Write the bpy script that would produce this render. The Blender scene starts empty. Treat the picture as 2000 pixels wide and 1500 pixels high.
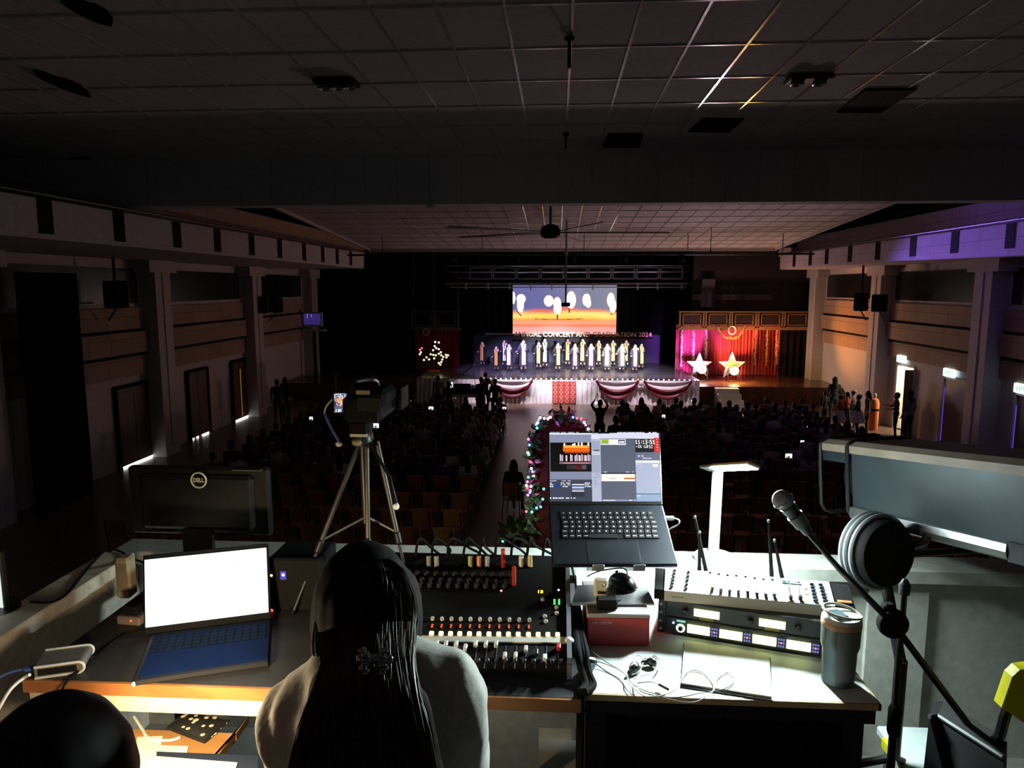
import bpy, bmesh, math, random
from mathutils import Vector, Matrix, Euler, Quaternion
import numpy as np
random.seed(7)
SC = bpy.context.scene
COL = SC.collection
PI = math.pi

# ---------------------------------------------------------------- camera, world, exposure
FPX = 1400.0
TH = math.atan(190 / FPX)
PS = math.atan(90 * math.cos(TH) / FPX)
EYE = Vector((0, 0, 5.2))
cam_d = bpy.data.cameras.new('camera')
cam_d.sensor_width = 36.0
cam_d.lens = FPX / 2000 * 36.0
cam_d.clip_start = 0.05
cam_d.clip_end = 200
cam = bpy.data.objects.new('camera', cam_d)
COL.objects.link(cam)
cam.location = EYE
cam.rotation_euler = (PI / 2 - TH, 0, PS)
SC.camera = cam
W = bpy.data.worlds.new('world')
SC.world = W
W.use_nodes = True
bg = W.node_tree.nodes['Background']
bg.inputs[0].default_value = (0.85, 0.95, 1.0, 1)
bg.inputs[1].default_value = 0.014
SC.view_settings.view_transform = 'Standard'
SC.view_settings.look = 'None'
SC.view_settings.exposure = 0.0
SC.view_settings.gamma = 1.0
SC.view_settings.use_curve_mapping = False
try:
    SC.cycles.max_bounces = 6
    SC.cycles.diffuse_bounces = 3
    SC.cycles.glossy_bounces = 3
    SC.cycles.transmission_bounces = 4
    SC.cycles.sample_clamp_indirect = 3.0
    SC.cycles.use_denoising = True
    SC.cycles.caustics_reflective = False
    SC.cycles.caustics_refractive = False
except Exception:
    pass


def lamp(name, kind, loc, energy, color, target=None, size=0.1, angle=None, blend=0.5, parent=None):
    d = bpy.data.lights.new(name, kind)
    d.energy = energy
    d.color = color
    if kind == 'AREA':
        d.size = size
    else:
        d.shadow_soft_size = size
    if kind == 'SPOT':
        d.spot_size = math.radians(angle)
        d.spot_blend = blend
    o = bpy.data.objects.new(name, d)
    COL.objects.link(o)
    o.location = loc
    if target is not None:
        o.rotation_euler = (Vector(target) - Vector(loc)).to_track_quat('-Z', 'Y').to_euler()
    return o


# stage wash from the lighting bar in front of the stage (fixtures are built on it further down)
WASH = [(-4.2, (0.62, 0.5, 1.0), 4500, (-2.9, 34.6, 1.9)), (-1.6, (0.86, 0.78, 1.0), 5000, (-1.0, 34.2, 1.8)),
        (0.6, (1.0, 0.7, 0.72), 5000, (0.9, 34.2, 1.8)), (2.6, (1.0, 0.95, 0.9), 9500, (2.4, 34.2, 1.8)),
        (4.8, (1.0, 0.9, 0.95), 5000, (4.0, 34.2, 1.8))]
BAR_Y, BAR_Z = 28.6, 6.45
SKIRT_FILL = [(-3.2, (1, .82, .95), 2100, (-2.6, 32.0, .5)), (-.2, (1, .9, .95), 2100, (.4, 32.0, .5)), (3.6, (1, .8, .9), 2100, (3.9, 32.0, .5))]  # extra spots added only to brighten the stage skirt evenly
for i, (x, c, e, t) in enumerate(WASH):
    lamp('stage_wash_light', 'SPOT', (x, BAR_Y + 0.2, BAR_Z - 0.28), e, c, t, 0.08, 36, 0.8)
for x, c, e, t in SKIRT_FILL:
    lamp('added_skirt_fill', 'SPOT', (x, BAR_Y + 0.2, BAR_Z - 0.28), e, c, t, 0.08, 44, 0.9)


# ---------------------------------------------------------------- picking points of the place
FW = Vector((-math.sin(PS) * math.cos(TH), math.cos(PS) * math.cos(TH), -math.sin(TH)))
RT = Vector((math.cos(PS), math.sin(PS), 0))
UP = RT.cross(FW)


def ray(px, py):
    return FW + RT * ((px - 1000) / FPX) - UP * ((py - 750) / FPX)


def P(px, py, y):
    d = ray(px, py)
    return EYE + d * (y / d.y)


def T(px, py, z):
    d = ray(px, py)
    return EYE + d * ((z - 5.2) / d.z)


def X(px, py, x):
    d = ray(px, py)
    return EYE + d * (x / d.x)


# ---------------------------------------------------------------- materials
def lin(c):
    if isinstance(c, str):
        c = [int(c[i:i + 2], 16) / 255 for i in (0, 2, 4)]
        return tuple(v / 12.92 if v <= .04045 else ((v + .055) / 1.055) ** 2.4 for v in c)
    return tuple(c)


MATS = {}


def mat(name, c, rough=0.6, metal=0.0, emit=None, es=1.0, var=0.12, scale=14.0, bump=0.0, spec=0.4, coat=0.0, wood=False, sheen=0.0):
    if name in MATS:
        return MATS[name]
    m = bpy.data.materials.new(name)
    m.use_nodes = True
    nt = m.node_tree
    b = nt.nodes['Principled BSDF']
    c = lin(c)
    tc = nt.nodes.new('ShaderNodeTexCoord')
    if wood:
        w = nt.nodes.new('ShaderNodeTexWave')
        w.inputs['Scale'].default_value = scale
        w.inputs['Distortion'].default_value = 6.0
        w.inputs['Detail'].default_value = 3.0
        mp = nt.nodes.new('ShaderNodeMapping')
        mp.inputs['Scale'].default_value = (0.25, 3.0, 3.0)
        nt.links.new(tc.outputs['Object'], mp.inputs[0])
        nt.links.new(mp.outputs[0], w.inputs['Vector'])
        tex, out = w, w.outputs['Fac']
    else:
        n = nt.nodes.new('ShaderNodeTexNoise')
        n.inputs['Scale'].default_value = scale
        n.inputs['Detail'].default_value = 3.0
        nt.links.new(tc.outputs['Object'], n.inputs['Vector'])
        tex, out = n, n.outputs['Fac']
    r = nt.nodes.new('ShaderNodeValToRGB')
    lo, hi = 1 - var, 1 + var
    r.color_ramp.elements[0].position = 0.3
    r.color_ramp.elements[1].position = 0.7
    r.color_ramp.elements[0].color = (c[0] * lo, c[1] * lo, c[2] * lo, 1)
    r.color_ramp.elements[1].color = (min(1, c[0] * hi), min(1, c[1] * hi), min(1, c[2] * hi), 1)
    nt.links.new(out, r.inputs[0])
    nt.links.new(r.outputs[0], b.inputs['Base Color'])
    b.inputs['Roughness'].default_value = rough
    b.inputs['Metallic'].default_value = metal
    b.inputs['Specular IOR Level'].default_value = spec
    b.inputs['Coat Weight'].default_value = coat
    if sheen:
        b.inputs['Sheen Weight'].default_value = sheen
    if bump:
        bp = nt.nodes.new('ShaderNodeBump')
        bp.inputs['Strength'].default_value = bump
        bp.inputs['Distance'].default_value = 0.01
        nt.links.new(out, bp.inputs['Height'])
        nt.links.new(bp.outputs[0], b.inputs['Normal'])
    if emit is not None:
        e = lin(emit)
        b.inputs['Emission Color'].default_value = (*e, 1)
        b.inputs['Emission Strength'].default_value = es
    MATS[name] = m
    return m


def mat_screen(name, strength, rough=0.2):
    """a display: its picture is stored per face and gives off light"""
    m = bpy.data.materials.new(name)
    m.use_nodes = True
    nt = m.node_tree
    b = nt.nodes['Principled BSDF']
    a = nt.nodes.new('ShaderNodeVertexColor')
    a.layer_name = 'picture'
    b.inputs['Base Color'].default_value = (0.01, 0.01, 0.01, 1)
    b.inputs['Roughness'].default_value = rough
    b.inputs['Specular IOR Level'].default_value = 0.2
    nt.links.new(a.outputs[0], b.inputs['Emission Color'])
    b.inputs['Emission Strength'].default_value = strength
    return m


# ---------------------------------------------------------------- mesh building
class MB:
    def __init__(s):
        s.v, s.f, s.mi = [], [], []
        s.m = 0

    def add(s, vs, fs):
        n = len(s.v)
        s.v += [tuple(v) for v in vs]
        s.f += [tuple(i + n for i in f) for f in fs]
        s.mi += [s.m] * len(fs)
        return s

    def box(s, c, d, rot=None, M=None, bev=0.0):
        x, y, z = d[0] / 2, d[1] / 2, d[2] / 2
        if bev > 0:
            b = min(bev, x * .9, y * .9, z * .9)
            vs = []
            for sx in (-1, 1):
                for sy in (-1, 1):
                    for sz in (-1, 1):
                        vs += [(sx * (x - b), sy * (y - b), sz * z), (sx * (x - b), sy * y, sz * (z - b)), (sx * x, sy * (y - b), sz * (z - b))]
            bm = bmesh.new()
            for v in vs:
                bm.verts.new(v)
            bmesh.ops.convex_hull(bm, input=bm.verts)
            bm.verts.index_update()
            vv = [v.co.copy() for v in bm.verts]
            fs = [[v.index for v in f.verts] for f in bm.faces]
            bm.free()
        else:
            vv = [Vector((a * x, b_ * y, c_ * z)) for a in (-1, 1) for b_ in (-1, 1) for c_ in (-1, 1)]
            fs = [(0, 1, 3, 2), (4, 6, 7, 5), (0, 4, 5, 1), (2, 3, 7, 6), (0, 2, 6, 4), (1, 5, 7, 3)]
        R = Euler(rot).to_matrix() if rot is not None else (M if M is not None else Matrix.Identity(3))
        c = Vector(c)
        return s.add([R @ v + c for v in vv], fs)

    def span(s, a, b, bev=0.0):
        return s.box([(a[i] + b[i]) / 2 for i in range(3)], [abs(b[i] - a[i]) for i in range(3)], bev=bev)

    def cyl(s, p0, p1, r0, r1=None, n=12, cap=True):
        r1 = r0 if r1 is None else r1
        return s.tube([p0, p1], [r0, r1], n, cap)

    def tube(s, pts, r, n=8, cap=True, closed=False):
        pts = [Vector(p) for p in pts]
        k = len(pts)
        rs = r if isinstance(r, (list, tuple)) else [r] * k
        vs, fs = [], []
        t0 = None
        for i, p in enumerate(pts):
            a = pts[(i - 1) % k] if (closed or i > 0) else p
            b = pts[(i + 1) % k] if (closed or i < k - 1) else p
            t = (b - a)
            if t.length < 1e-9:
                t = Vector((0, 0, 1))
            t.normalize()
            if t0 is None:
                u = t.orthogonal().normalized()
            else:
                u = (t0.rotation_difference(t) @ u)
                u = (u - t * u.dot(t)).normalized()
            t0 = t
            w = t.cross(u)
            for j in range(n):
                q = 2 * PI * j / n
                vs.append(p + (u * math.cos(q) + w * math.sin(q)) * rs[i])
        for i in range(k if closed else k - 1):
            i2 = (i + 1) % k
            for j in range(n):
                j2 = (j + 1) % n
                fs.append((i * n + j, i * n + j2, i2 * n + j2, i2 * n + j))
        if cap and not closed:
            fs.append(tuple(range(n))[::-1])
            fs.append(tuple((k - 1) * n + j for j in range(n)))
        return s.add(vs, fs)

    def ell(s, c, r, nu=14, nv=8, M=None, v0=0.0, v1=1.0):
        if not isinstance(r, (list, tuple)):
            r = (r, r, r)
        c = Vector(c)
        vs, fs = [], []
        for i in range(nv + 1):
            a = PI * (v0 + (v1 - v0) * i / nv)
            for j in range(nu):
                b = 2 * PI * j / nu
                v = Vector((r[0] * math.sin(a) * math.cos(b), r[1] * math.sin(a) * math.sin(b), r[2] * math.cos(a)))
                vs.append((M @ v if M is not None else v) + c)
        for i in range(nv):
            for j in range(nu):
                j2 = (j + 1) % nu
                fs.append((i * nu + j, (i + 1) * nu + j, (i + 1) * nu + j2, i * nu + j2))
        return s.add(vs, fs)

    def lathe(s, prof, c=(0, 0, 0), n=24, M=None, sy=1.0):
        """prof = [(radius, height)]"""
        c = Vector(c)
        vs, fs = [], []
        for r, z in prof:
            for j in range(n):
                a = 2 * PI * j / n
                v = Vector((r * math.cos(a), r * math.sin(a) * sy, z))
                vs.append((M @ v if M is not None else v) + c)
        for i in range(len(prof) - 1):
            for j in range(n):
                j2 = (j + 1) % n
                fs.append((i * n + j, i * n + j2, (i + 1) * n + j2, (i + 1) * n + j))
        fs.append(tuple(range(n))[::-1])
        fs.append(tuple((len(prof) - 1) * n + j for j in range(n)))
        return s.add(vs, fs)

    def prism(s, poly, ext):
        """poly = list of 3-D points, ext = extrusion vector"""
        n = len(poly)
        e = Vector(ext)
        vs = [Vector(p) for p in poly] + [Vector(p) + e for p in poly]
        fs = [tuple(range(n))[::-1], tuple(range(n, 2 * n))]
        for i in range(n):
            j = (i + 1) % n
            fs.append((i, j, n + j, n + i))
        return s.add(vs, fs)

    def sheet(s, rows, thick=0.0, closed=False):
        """rows of equal length of points; thick extrudes along the local normal"""
        R, K = len(rows), len(rows[0])
        pts = [[Vector(p) for p in row] for row in rows]
        vs, fs = [], []
        nr = []
        for i in range(R):
            for j in range(K):
                a = pts[min(i + 1, R - 1)][j] - pts[max(i - 1, 0)][j]
                b = pts[i][min(j + 1, K - 1)] - pts[i][max(j - 1, 0)]
                nn = a.cross(b)
                nr.append(nn.normalized() if nn.length > 1e-9 else Vector((0, 0, 1)))
        for i in range(R):
            for j in range(K):
                vs.append(pts[i][j])
        q = lambda i, j: i * K + j
        for i in range(R - 1):
            for j in range(K - 1):
                fs.append((q(i, j), q(i, j + 1), q(i + 1, j + 1), q(i + 1, j)))
        if thick:
            n0 = R * K
            vs += [vs[k] + nr[k] * thick for k in range(n0)]
            fs += [tuple(n0 + k for k in f)[::-1] for f in fs]
            bd = [(q(0, j), q(0, j + 1)) for j in range(K - 1)] + [(q(i, K - 1), q(i + 1, K - 1)) for i in range(R - 1)]
            bd += [(q(R - 1, j + 1), q(R - 1, j)) for j in range(K - 1)] + [(q(i + 1, 0), q(i, 0)) for i in range(R - 1)]
            for a, b in bd:
                fs.append((b, a, n0 + a, n0 + b))
        return s.add(vs, fs)

    def cap(s, p0, p1, r0, r1=None, n=12):
        """a tapered limb with round ends"""
        r1 = r0 if r1 is None else r1
        s.ell(p0, r0, n, 8)
        s.ell(p1, r1, n, 8)
        return s.cyl(p0, p1, r0, r1, n)

    def build(s, name, mats, parent=None, smooth=False, org=None, loc=None, rotz=None):
        me = bpy.data.meshes.new(name)
        vs = s.v if org is None else [tuple(Vector(v) - Vector(org)) for v in s.v]
        me.from_pydata(vs, [], s.f)
        if not isinstance(mats, (list, tuple)):
            mats = [mats]
        for m in mats:
            me.materials.append(m)
        me.polygons.foreach_set('material_index', s.mi)
        if smooth:
            me.polygons.foreach_set('use_smooth', [True] * len(s.f))
        me.update()
        bm = bmesh.new()
        bm.from_mesh(me)
        bmesh.ops.recalc_face_normals(bm, faces=bm.faces)
        bm.to_mesh(me)
        bm.free()
        if smooth is True:
            try:
                me.set_sharp_from_angle(angle=math.radians(42))
            except Exception:
                pass
        o = bpy.data.objects.new(name, me)
        COL.objects.link(o)
        if parent is not None:
            o.parent = parent
        if loc is not None:
            o.location = loc
        if rotz is not None:
            o.rotation_euler = (0, 0, rotz)
        return o


def tag(o, label=None, cat=None, group=None, kind=None):
    if label:
        o['label'] = label
    if cat:
        o['category'] = cat
    if group:
        o['group'] = group
    if kind:
        o['kind'] = kind
    return o


def thing(name, label, cat, loc=(0, 0, 0), rotz=0.0, group=None):
    o = bpy.data.objects.new(name, None)
    COL.objects.link(o)
    o.location = loc
    o.rotation_euler = (0, 0, rotz)
    o.empty_display_size = 0.05
    return tag(o, label, cat, group)


def struct(name, mb, m, smooth=False):
    return tag(mb.build(name, m, None, smooth), kind='structure')


def copy_tree(o, parent=None):
    c = o.copy()
    COL.objects.link(c)
    if parent is not None:
        c.parent = parent
    for ch in list(KIDS.get(o.name, [])) if o.name in KIDS else list(o.children):
        copy_tree(ch, c)
    return c


KIDS = {}


def fuse(mb, voxel, smooth_it=4, name='fused'):
    """grow overlapping limbs into one continuous skin"""
    me = bpy.data.meshes.new(name)
    me.from_pydata(mb.v, [], mb.f)
    bm = bmesh.new()
    bm.from_mesh(me)
    bmesh.ops.recalc_face_normals(bm, faces=bm.faces)
    bm.to_mesh(me)
    bm.free()
    o = bpy.data.objects.new(name, me)
    COL.objects.link(o)
    r = o.modifiers.new('r', 'REMESH')
    r.mode = 'VOXEL'
    r.voxel_size = voxel
    r.use_smooth_shade = True
    if smooth_it:
        sm = o.modifiers.new('s', 'SMOOTH')
        sm.factor = 0.5
        sm.iterations = smooth_it
    dg = bpy.context.evaluated_depsgraph_get()
    ev = o.evaluated_get(dg)
    m2 = bpy.data.meshes.new_from_object(ev)
    bpy.data.objects.remove(o)
    n = len(m2.vertices)
    co = np.empty(n * 3)
    m2.vertices.foreach_get('co', co)
    co = co.reshape(-1, 3)
    fs = [tuple(p.vertices) for p in m2.polygons]
    out = MB()
    out.v = [tuple(c) for c in co]
    out.f = fs
    out.mi = [0] * len(fs)
    bpy.data.meshes.remove(m2)
    return out


def grid_picture(name, w, h, img, strength, parent=None, M=None, loc=None):
    """a lit display of w x h metres in its own x-z plane, facing -y; img[row][col] linear colours, row 0 at the top"""
    R, K = img.shape[:2]
    xs = np.linspace(-w / 2, w / 2, K + 1)
    zs = np.linspace(h, 0, R + 1)
    vs = np.zeros(((R + 1) * (K + 1), 3))
    vs[:, 0] = np.tile(xs, R + 1)
    vs[:, 2] = np.repeat(zs, K + 1)
    idx = np.arange((R + 1) * (K + 1)).reshape(R + 1, K + 1)
    fs = np.stack([idx[1:, :-1], idx[1:, 1:], idx[:-1, 1:], idx[:-1, :-1]], -1).reshape(-1, 4)
    if M is not None:
        vs = np.array([M @ Vector(v) for v in vs])
    me = bpy.data.meshes.new(name)
    me.from_pydata(vs.tolist(), [], fs.tolist())
    at = me.color_attributes.new('picture', 'FLOAT_COLOR', 'CORNER')
    c = np.ones((R * K, 4, 4), dtype=np.float32)
    c[:, :, :3] = img.reshape(-1, 1, 3)
    at.data.foreach_set('color', c.ravel())
    me.materials.append(mat_screen(name + '_glow', strength, 0.3))
    o = bpy.data.objects.new(name, me)
    COL.objects.link(o)
    if parent is not None:
        o.parent = parent
    if loc is not None:
        o.location = loc
    return o


def text_mesh(name, s, size, m, parent=None, M=None, loc=(0, 0, 0), ext=0.002, align='CENTER', bold=0.0, width=None):
    """lettering; the text lies in x-z facing -y unless M says otherwise"""
    cu = bpy.data.curves.new(name, 'FONT')
    cu.body = s
    cu.size = size
    cu.extrude = ext
    cu.offset = bold
    cu.align_x = align
    cu.align_y = 'CENTER'
    cu.resolution_u = 3
    o = bpy.data.objects.new(name, cu)
    COL.objects.link(o)
    dg = bpy.context.evaluated_depsgraph_get()
    me = bpy.data.meshes.new_from_object(o.evaluated_get(dg))
    bpy.data.objects.remove(o)
    me.name = name
    if width is not None:
        xs = [v.co.x for v in me.vertices]
        sc = width / max(1e-6, max(xs) - min(xs))
        for v in me.vertices:
            v.co.x *= sc
    if M is None:
        M = Matrix(((1, 0, 0), (0, 0, -1), (0, 1, 0)))
    me.transform(M.to_4x4())
    me.materials.clear()
    me.materials.append(m)
    for p in me.polygons:
        p.material_index = 0
    o = bpy.data.objects.new(name, me)
    COL.objects.link(o)
    o.location = loc
    if parent is not None:
        o.parent = parent
    return o


ORD = ['first', 'second', 'third', 'fourth', 'fifth', 'sixth', 'seventh', 'eighth', 'ninth', 'tenth', 'eleventh', 'twelfth', 'thirteenth', 'fourteenth', 'fifteenth', 'sixteenth', 'seventeenth', 'eighteenth', 'nineteenth', 'twentieth']


def curve_pts(pts, n=8):
    """smooth path through points (Catmull-Rom)"""
    pts = [Vector(p) for p in pts]
    out = []
    for i in range(len(pts) - 1):
        a, b, c, d = pts[max(i - 1, 0)], pts[i], pts[i + 1], pts[min(i + 2, len(pts) - 1)]
        for k in range(n):
            t = k / n
            out.append(0.5 * ((2 * b) + (c - a) * t + (2 * a - 5 * b + 4 * c - d) * t * t + (3 * b - a - 3 * c + d) * t ** 3))
    out.append(pts[-1])
    return out


# ================================================================ THE HALL
def mat_block(name, c, axes, bw, bh, mortar=0.012, dark=0.55, rough=0.75, off=0.0, var=0.1, freq=0.5):
    """painted panels or blocks with seams, laid out in the two object axes given"""
    m = mat(name, c, rough, var=var)
    nt = m.node_tree
    b = nt.nodes['Principled BSDF']
    tc = [n for n in nt.nodes if n.type == 'TEX_COORD'][0]
    src = b.inputs['Base Color'].links[0].from_socket
    sep = nt.nodes.new('ShaderNodeSeparateXYZ')
    cmb = nt.nodes.new('ShaderNodeCombineXYZ')
    nt.links.new(tc.outputs['Object'], sep.inputs[0])
    nt.links.new(sep.outputs[axes[0]], cmb.inputs[0])
    nt.links.new(sep.outputs[axes[1]], cmb.inputs[1])
    br = nt.nodes.new('ShaderNodeTexBrick')
    br.offset = off
    br.offset_frequency = 2
    br.inputs['Scale'].default_value = 1.0
    br.inputs['Mortar Size'].default_value = mortar
    br.inputs['Mortar Smooth'].default_value = 0.2
    br.inputs['Brick Width'].default_value = bw
    br.inputs['Row Height'].default_value = bh
    br.inputs['Color1'].default_value = (1, 1, 1, 1)
    br.inputs['Color2'].default_value = (0.88, 0.88, 0.88, 1)
    br.inputs['Mortar'].default_value = (dark, dark, dark, 1)
    nt.links.new(cmb.outputs[0], br.inputs['Vector'])
    mx = nt.nodes.new('ShaderNodeMix')
    mx.data_type = 'RGBA'
    mx.blend_type = 'MULTIPLY'
    mx.inputs[0].default_value = 1.0
    nt.links.new(src, mx.inputs[6])
    nt.links.new(br.outputs[0], mx.inputs[7])
    nt.links.new(mx.outputs[2], b.inputs['Base Color'])
    return m


M_black = mat('black_paint', (0.006, 0.006, 0.007), 0.8, spec=0.08)
M_drape = mat('black_drape', (0.004, 0.004, 0.005), 0.9, spec=0.08)
M_white = mat('white_paint', (0.62, 0.6, 0.58), 0.6)
M_metal = mat('grey_metal', (0.45, 0.47, 0.52), 0.35, 0.8)
M_dmetal = mat('dark_metal', (0.03, 0.03, 0.033), 0.45, 0.5)
M_tile = mat_block('ceiling_tile', (0.62, 0.58, 0.58), (0, 1), 0.61, 1.2, 0.0, rough=0.85)
M_bar = mat('ceiling_bar', (0.5, 0.47, 0.47), 0.16, 0.0, spec=0.9)
M_beam = mat_block('beam_panel', (0.5, 0.52, 0.53), (0, 2), 0.62, 3.0, 0.012, 0.75)
M_wall = mat('hall_wall', (0.54, 0.51, 0.53), 0.7)
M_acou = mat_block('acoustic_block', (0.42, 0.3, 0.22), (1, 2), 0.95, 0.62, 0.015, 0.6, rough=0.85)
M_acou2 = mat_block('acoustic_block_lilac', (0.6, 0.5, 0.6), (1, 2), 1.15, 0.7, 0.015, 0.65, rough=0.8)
M_glassd = mat('dark_window', (0.01, 0.011, 0.012), 0.25)
M_floor = mat_block('hall_floor', (0.2, 0.13, 0.1), (0, 1), 0.6, 0.6, 0.008, 0.6, rough=0.28, var=0.2)
M_timber = mat('dark_timber', (0.05, 0.022, 0.012), 0.5, wood=True, scale=3)

XL, XR, ZC = -12.5, 12.5, 7.7
LED_L, LED_R = -8.4, 10.2
GX, GY = 0.11, 6.78

struct('floor', MB().span((XL, 2.6, -0.15), (XR, 40, 0)), M_floor)
struct('ceiling', MB().span((XL, -2.5, ZC), (XR, 22, ZC + 0.15)), M_tile)
# the farther ceiling slopes down to the stage
mb = MB()
mb.prism([(-8.7, 22, 7.7), (9.7, 22, 7.7), (9.7, 33.4, 6.92), (-8.7, 33.4, 6.92)], (0, 0, 0.12))
struct('ceiling_slope', mb, M_tile)
mb = MB()
for x in (-8.75, 9.75):
    mb.prism([(x - .05, 22, 7.75), (x - .05, 33.4, 7.75), (x - .05, 33.4, 6.85), (x - .05, 22, 7.6)], (0.1, 0, 0))
mb.span((-8.8, 33.35, 6.8), (9.8, 33.5, 7.8))
struct('trim_1', mb, M_wall)
struct('wall_back_upper', MB().span((XL, 33.5, 6.95), (XR, 33.6, 7.9)), M_black)
struct('ceiling_side', MB().span((XL, 22, 7.9), (XR, 40, 8.0)), M_black)
# ceiling T-bars
mb = MB()
for k in range(-20, 21):
    x = GX + 0.61 * k
    mb.span((x - .014, -2, ZC - .012), (x + .014, 13.98, ZC + .01))
k = -7
while GY + 1.2 * k < 14:
    y = GY + 1.2 * k
    mb.span((XL + .01, y - .014, ZC - .013), (XR - .01, y + .014, ZC + .01))
    k += 1
struct('trim_2', mb, M_bar)
mb = MB()
sl = (6.92 - 7.7) / 11.4
for k in range(-14, 16):
    x = GX + 0.61 * k
    if -8.6 < x < 9.6:
        mb.prism([(x - .014, 22, 7.688), (x + .014, 22, 7.688), (x + .014, 33.35, 6.908), (x - .014, 33.35, 6.908)], (0, 0, .02))
for k in range(0, 10):
    y = 22.3 + 1.2 * k
    z = 7.7 + sl * (y - 22)
    mb.prism([(-8.69, y - .014, z - .013), (9.69, y - .014, z - .013), (9.69, y + .014, z - .015), (-8.69, y + .014, z - .015)], (0, 0, .02))
struct('trim_3', mb, M_bar)
struct('beam', MB().span((XL, 14, 6.77), (XR, 14.45, 7.75)), M_beam)

# side walls with pillars, ledges, block panels, windows
DOOR_R = (25.75, 27.05, 2.36)
mb = MB()
mb.span((XL - .2, -2.5, 0), (XL, 40, 8))
struct('wall_left', mb, M_wall)
mb = MB()
mb.span((XR, -2.5, 0), (XR + .2, DOOR_R[0], 8))
mb.span((XR, DOOR_R[1], 0), (XR + .2, 40, 8))
mb.span((XR, DOOR_R[0], DOOR_R[2]), (XR + .2, DOOR_R[1], 8))
struct('wall_right', mb, M_wall)
PILLARS = (7.2, 14.3, 21.3, 28.2, 35.0)
for s, xw, nm in ((1, XL, 'left'), (-1, XR, 'right')):
    TN = 4 if s == 1 else 11
    mb = MB()
    for y in PILLARS:
        mb.span((xw, y - .42, 0), (xw + s * .5, y + .42, 6.06))
        mb.span((xw, y - .75, 5.62), (xw + s * .55, y + .75, 6.06))
        mb.span((xw + s * .5, y - .05, 0.3), (xw + s * .53, y + .05, 5.6))
    struct('trim_%d' % (TN + 0), mb, M_wall)
    led = LED_L if s == 1 else LED_R
    yend = 31.0 if s == 1 else 34.2
    mb = MB()
    mb.span((xw, 2.0, 6.06), (led, yend, 6.62))
    mb.span((xw, 2.0, 5.98), (led - s * .03, yend, 6.06))
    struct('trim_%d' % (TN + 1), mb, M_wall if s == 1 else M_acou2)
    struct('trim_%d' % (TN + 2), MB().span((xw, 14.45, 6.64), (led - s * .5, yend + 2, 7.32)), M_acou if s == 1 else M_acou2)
    gaps = (5.4, 7.45, 9.5, 11.5, 13.5, 15.6, 17.5, 19.5, 21.5, 23.6, 25.5, 27.2, 29.0) if s == 1 else (9, 11, 13, 15.1, 17.2, 19.5, 21.7, 24.0, 26.2, 28.4, 30.2, 32.2)
    mb = MB()
    for y in gaps:
        mb.span((led - s * .02, y - .17, 6.06), (led + s * .012, y + .17, 6.615))
    struct('trim_%d' % (TN + 3), mb, M_black)
    mb = MB()
    mb.cyl((led + s * .1, 2, 6.68), (led + s * .1, yend + 2.5, 6.68), .03, n=8)
    struct('trim_%d' % (TN + 4), mb, M_dmetal)
    mb, m2, m3 = MB(), MB(), MB()
    for a, b in zip(PILLARS[:-1], PILLARS[1:]):
        a, b = a + .5, b - .5
        m2.span((xw, a + .1, 4.72), (xw + s * .04, b - .1, 5.72))
        for z0, z1, d in ((3.98, 4.6, .1), (3.28, 3.9, .2), (2.62, 3.18, .1)):
            mb.span((xw, a, z0), (xw + s * d, b, z1))
        m3.span((xw, a, 3.9), (xw + s * .12, b, 3.98))
        m3.span((xw, a, 3.18), (xw + s * .12, b, 3.28))
    struct('trim_%d' % (TN + 5), mb, M_acou)
    struct('window_1' if s == 1 else 'window_2', m2, M_glassd)
    struct('trim_%d' % (TN + 6), m3, M_black)

# doors
M_leak = mat('daylight_gap', (0.9, 0.9, 0.9), emit=(1, 1, 1), es=4.0)
M_amber = mat('amber_gap', (0.5, 0.3, 0.1), emit=(1, .42, .05), es=0.5)
M_viol = mat('violet_gap', (0.3, 0.2, 0.6), emit=(.22, .1, 1.0), es=0.55)
M_doorw = mat('door_wood', (0.12, 0.08, 0.06), 0.5, wood=True, scale=3)
for n, (y0, y1, es) in enumerate([(19.25, 21.0, 1.0), (23.2, 24.6, .25), (26.5, 28.0, 1.0)]):
    mb = MB()
    mb.span((XL, y0 + .05, 0.06), (XL + .06, (y0 + y1) / 2 - .01, 2.3))
    mb.span((XL, (y0 + y1) / 2 + .01, 0.06), (XL + .06, y1 - .05, 2.3))
    d = struct('door_%d' % (n + 1), mb, M_doorw)
    f = MB()
    for y in (y0, y1):
        f.span((XL, y - .05, 0), (XL + .1, y + .05, 2.36))
    f.span((XL, y0, 2.3), (XL + .1, y1, 2.4))
    f.build('frame', M_black, d)
    if es > .5:
        MB().span((XL + .01, y0 + .06, 0.0), (XL + .05, y1 - .06, 0.055)).build('light_gap', M_leak, d)
    else:
        g = MB()
        g.span((XL + .01, y0 + .5, 0.0), (XL + .05, y0 + .56, 0.05))
        g.span((XL + .01, y0 + .9, 0.0), (XL + .05, y1 - .1, 0.05))
        g.span((XL + .01, y0 + .06, 0.0), (XL + .05, y0 + .25, 0.04))
        g.build('light_gap', M_leak, d)
    if n == 2:
        MB().span((XL + .03, (y0 + y1) / 2 - .012, 0.1), (XL + .064, (y0 + y1) / 2 + .012, 2.0)).build('door_gap', M_amber, d)
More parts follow.
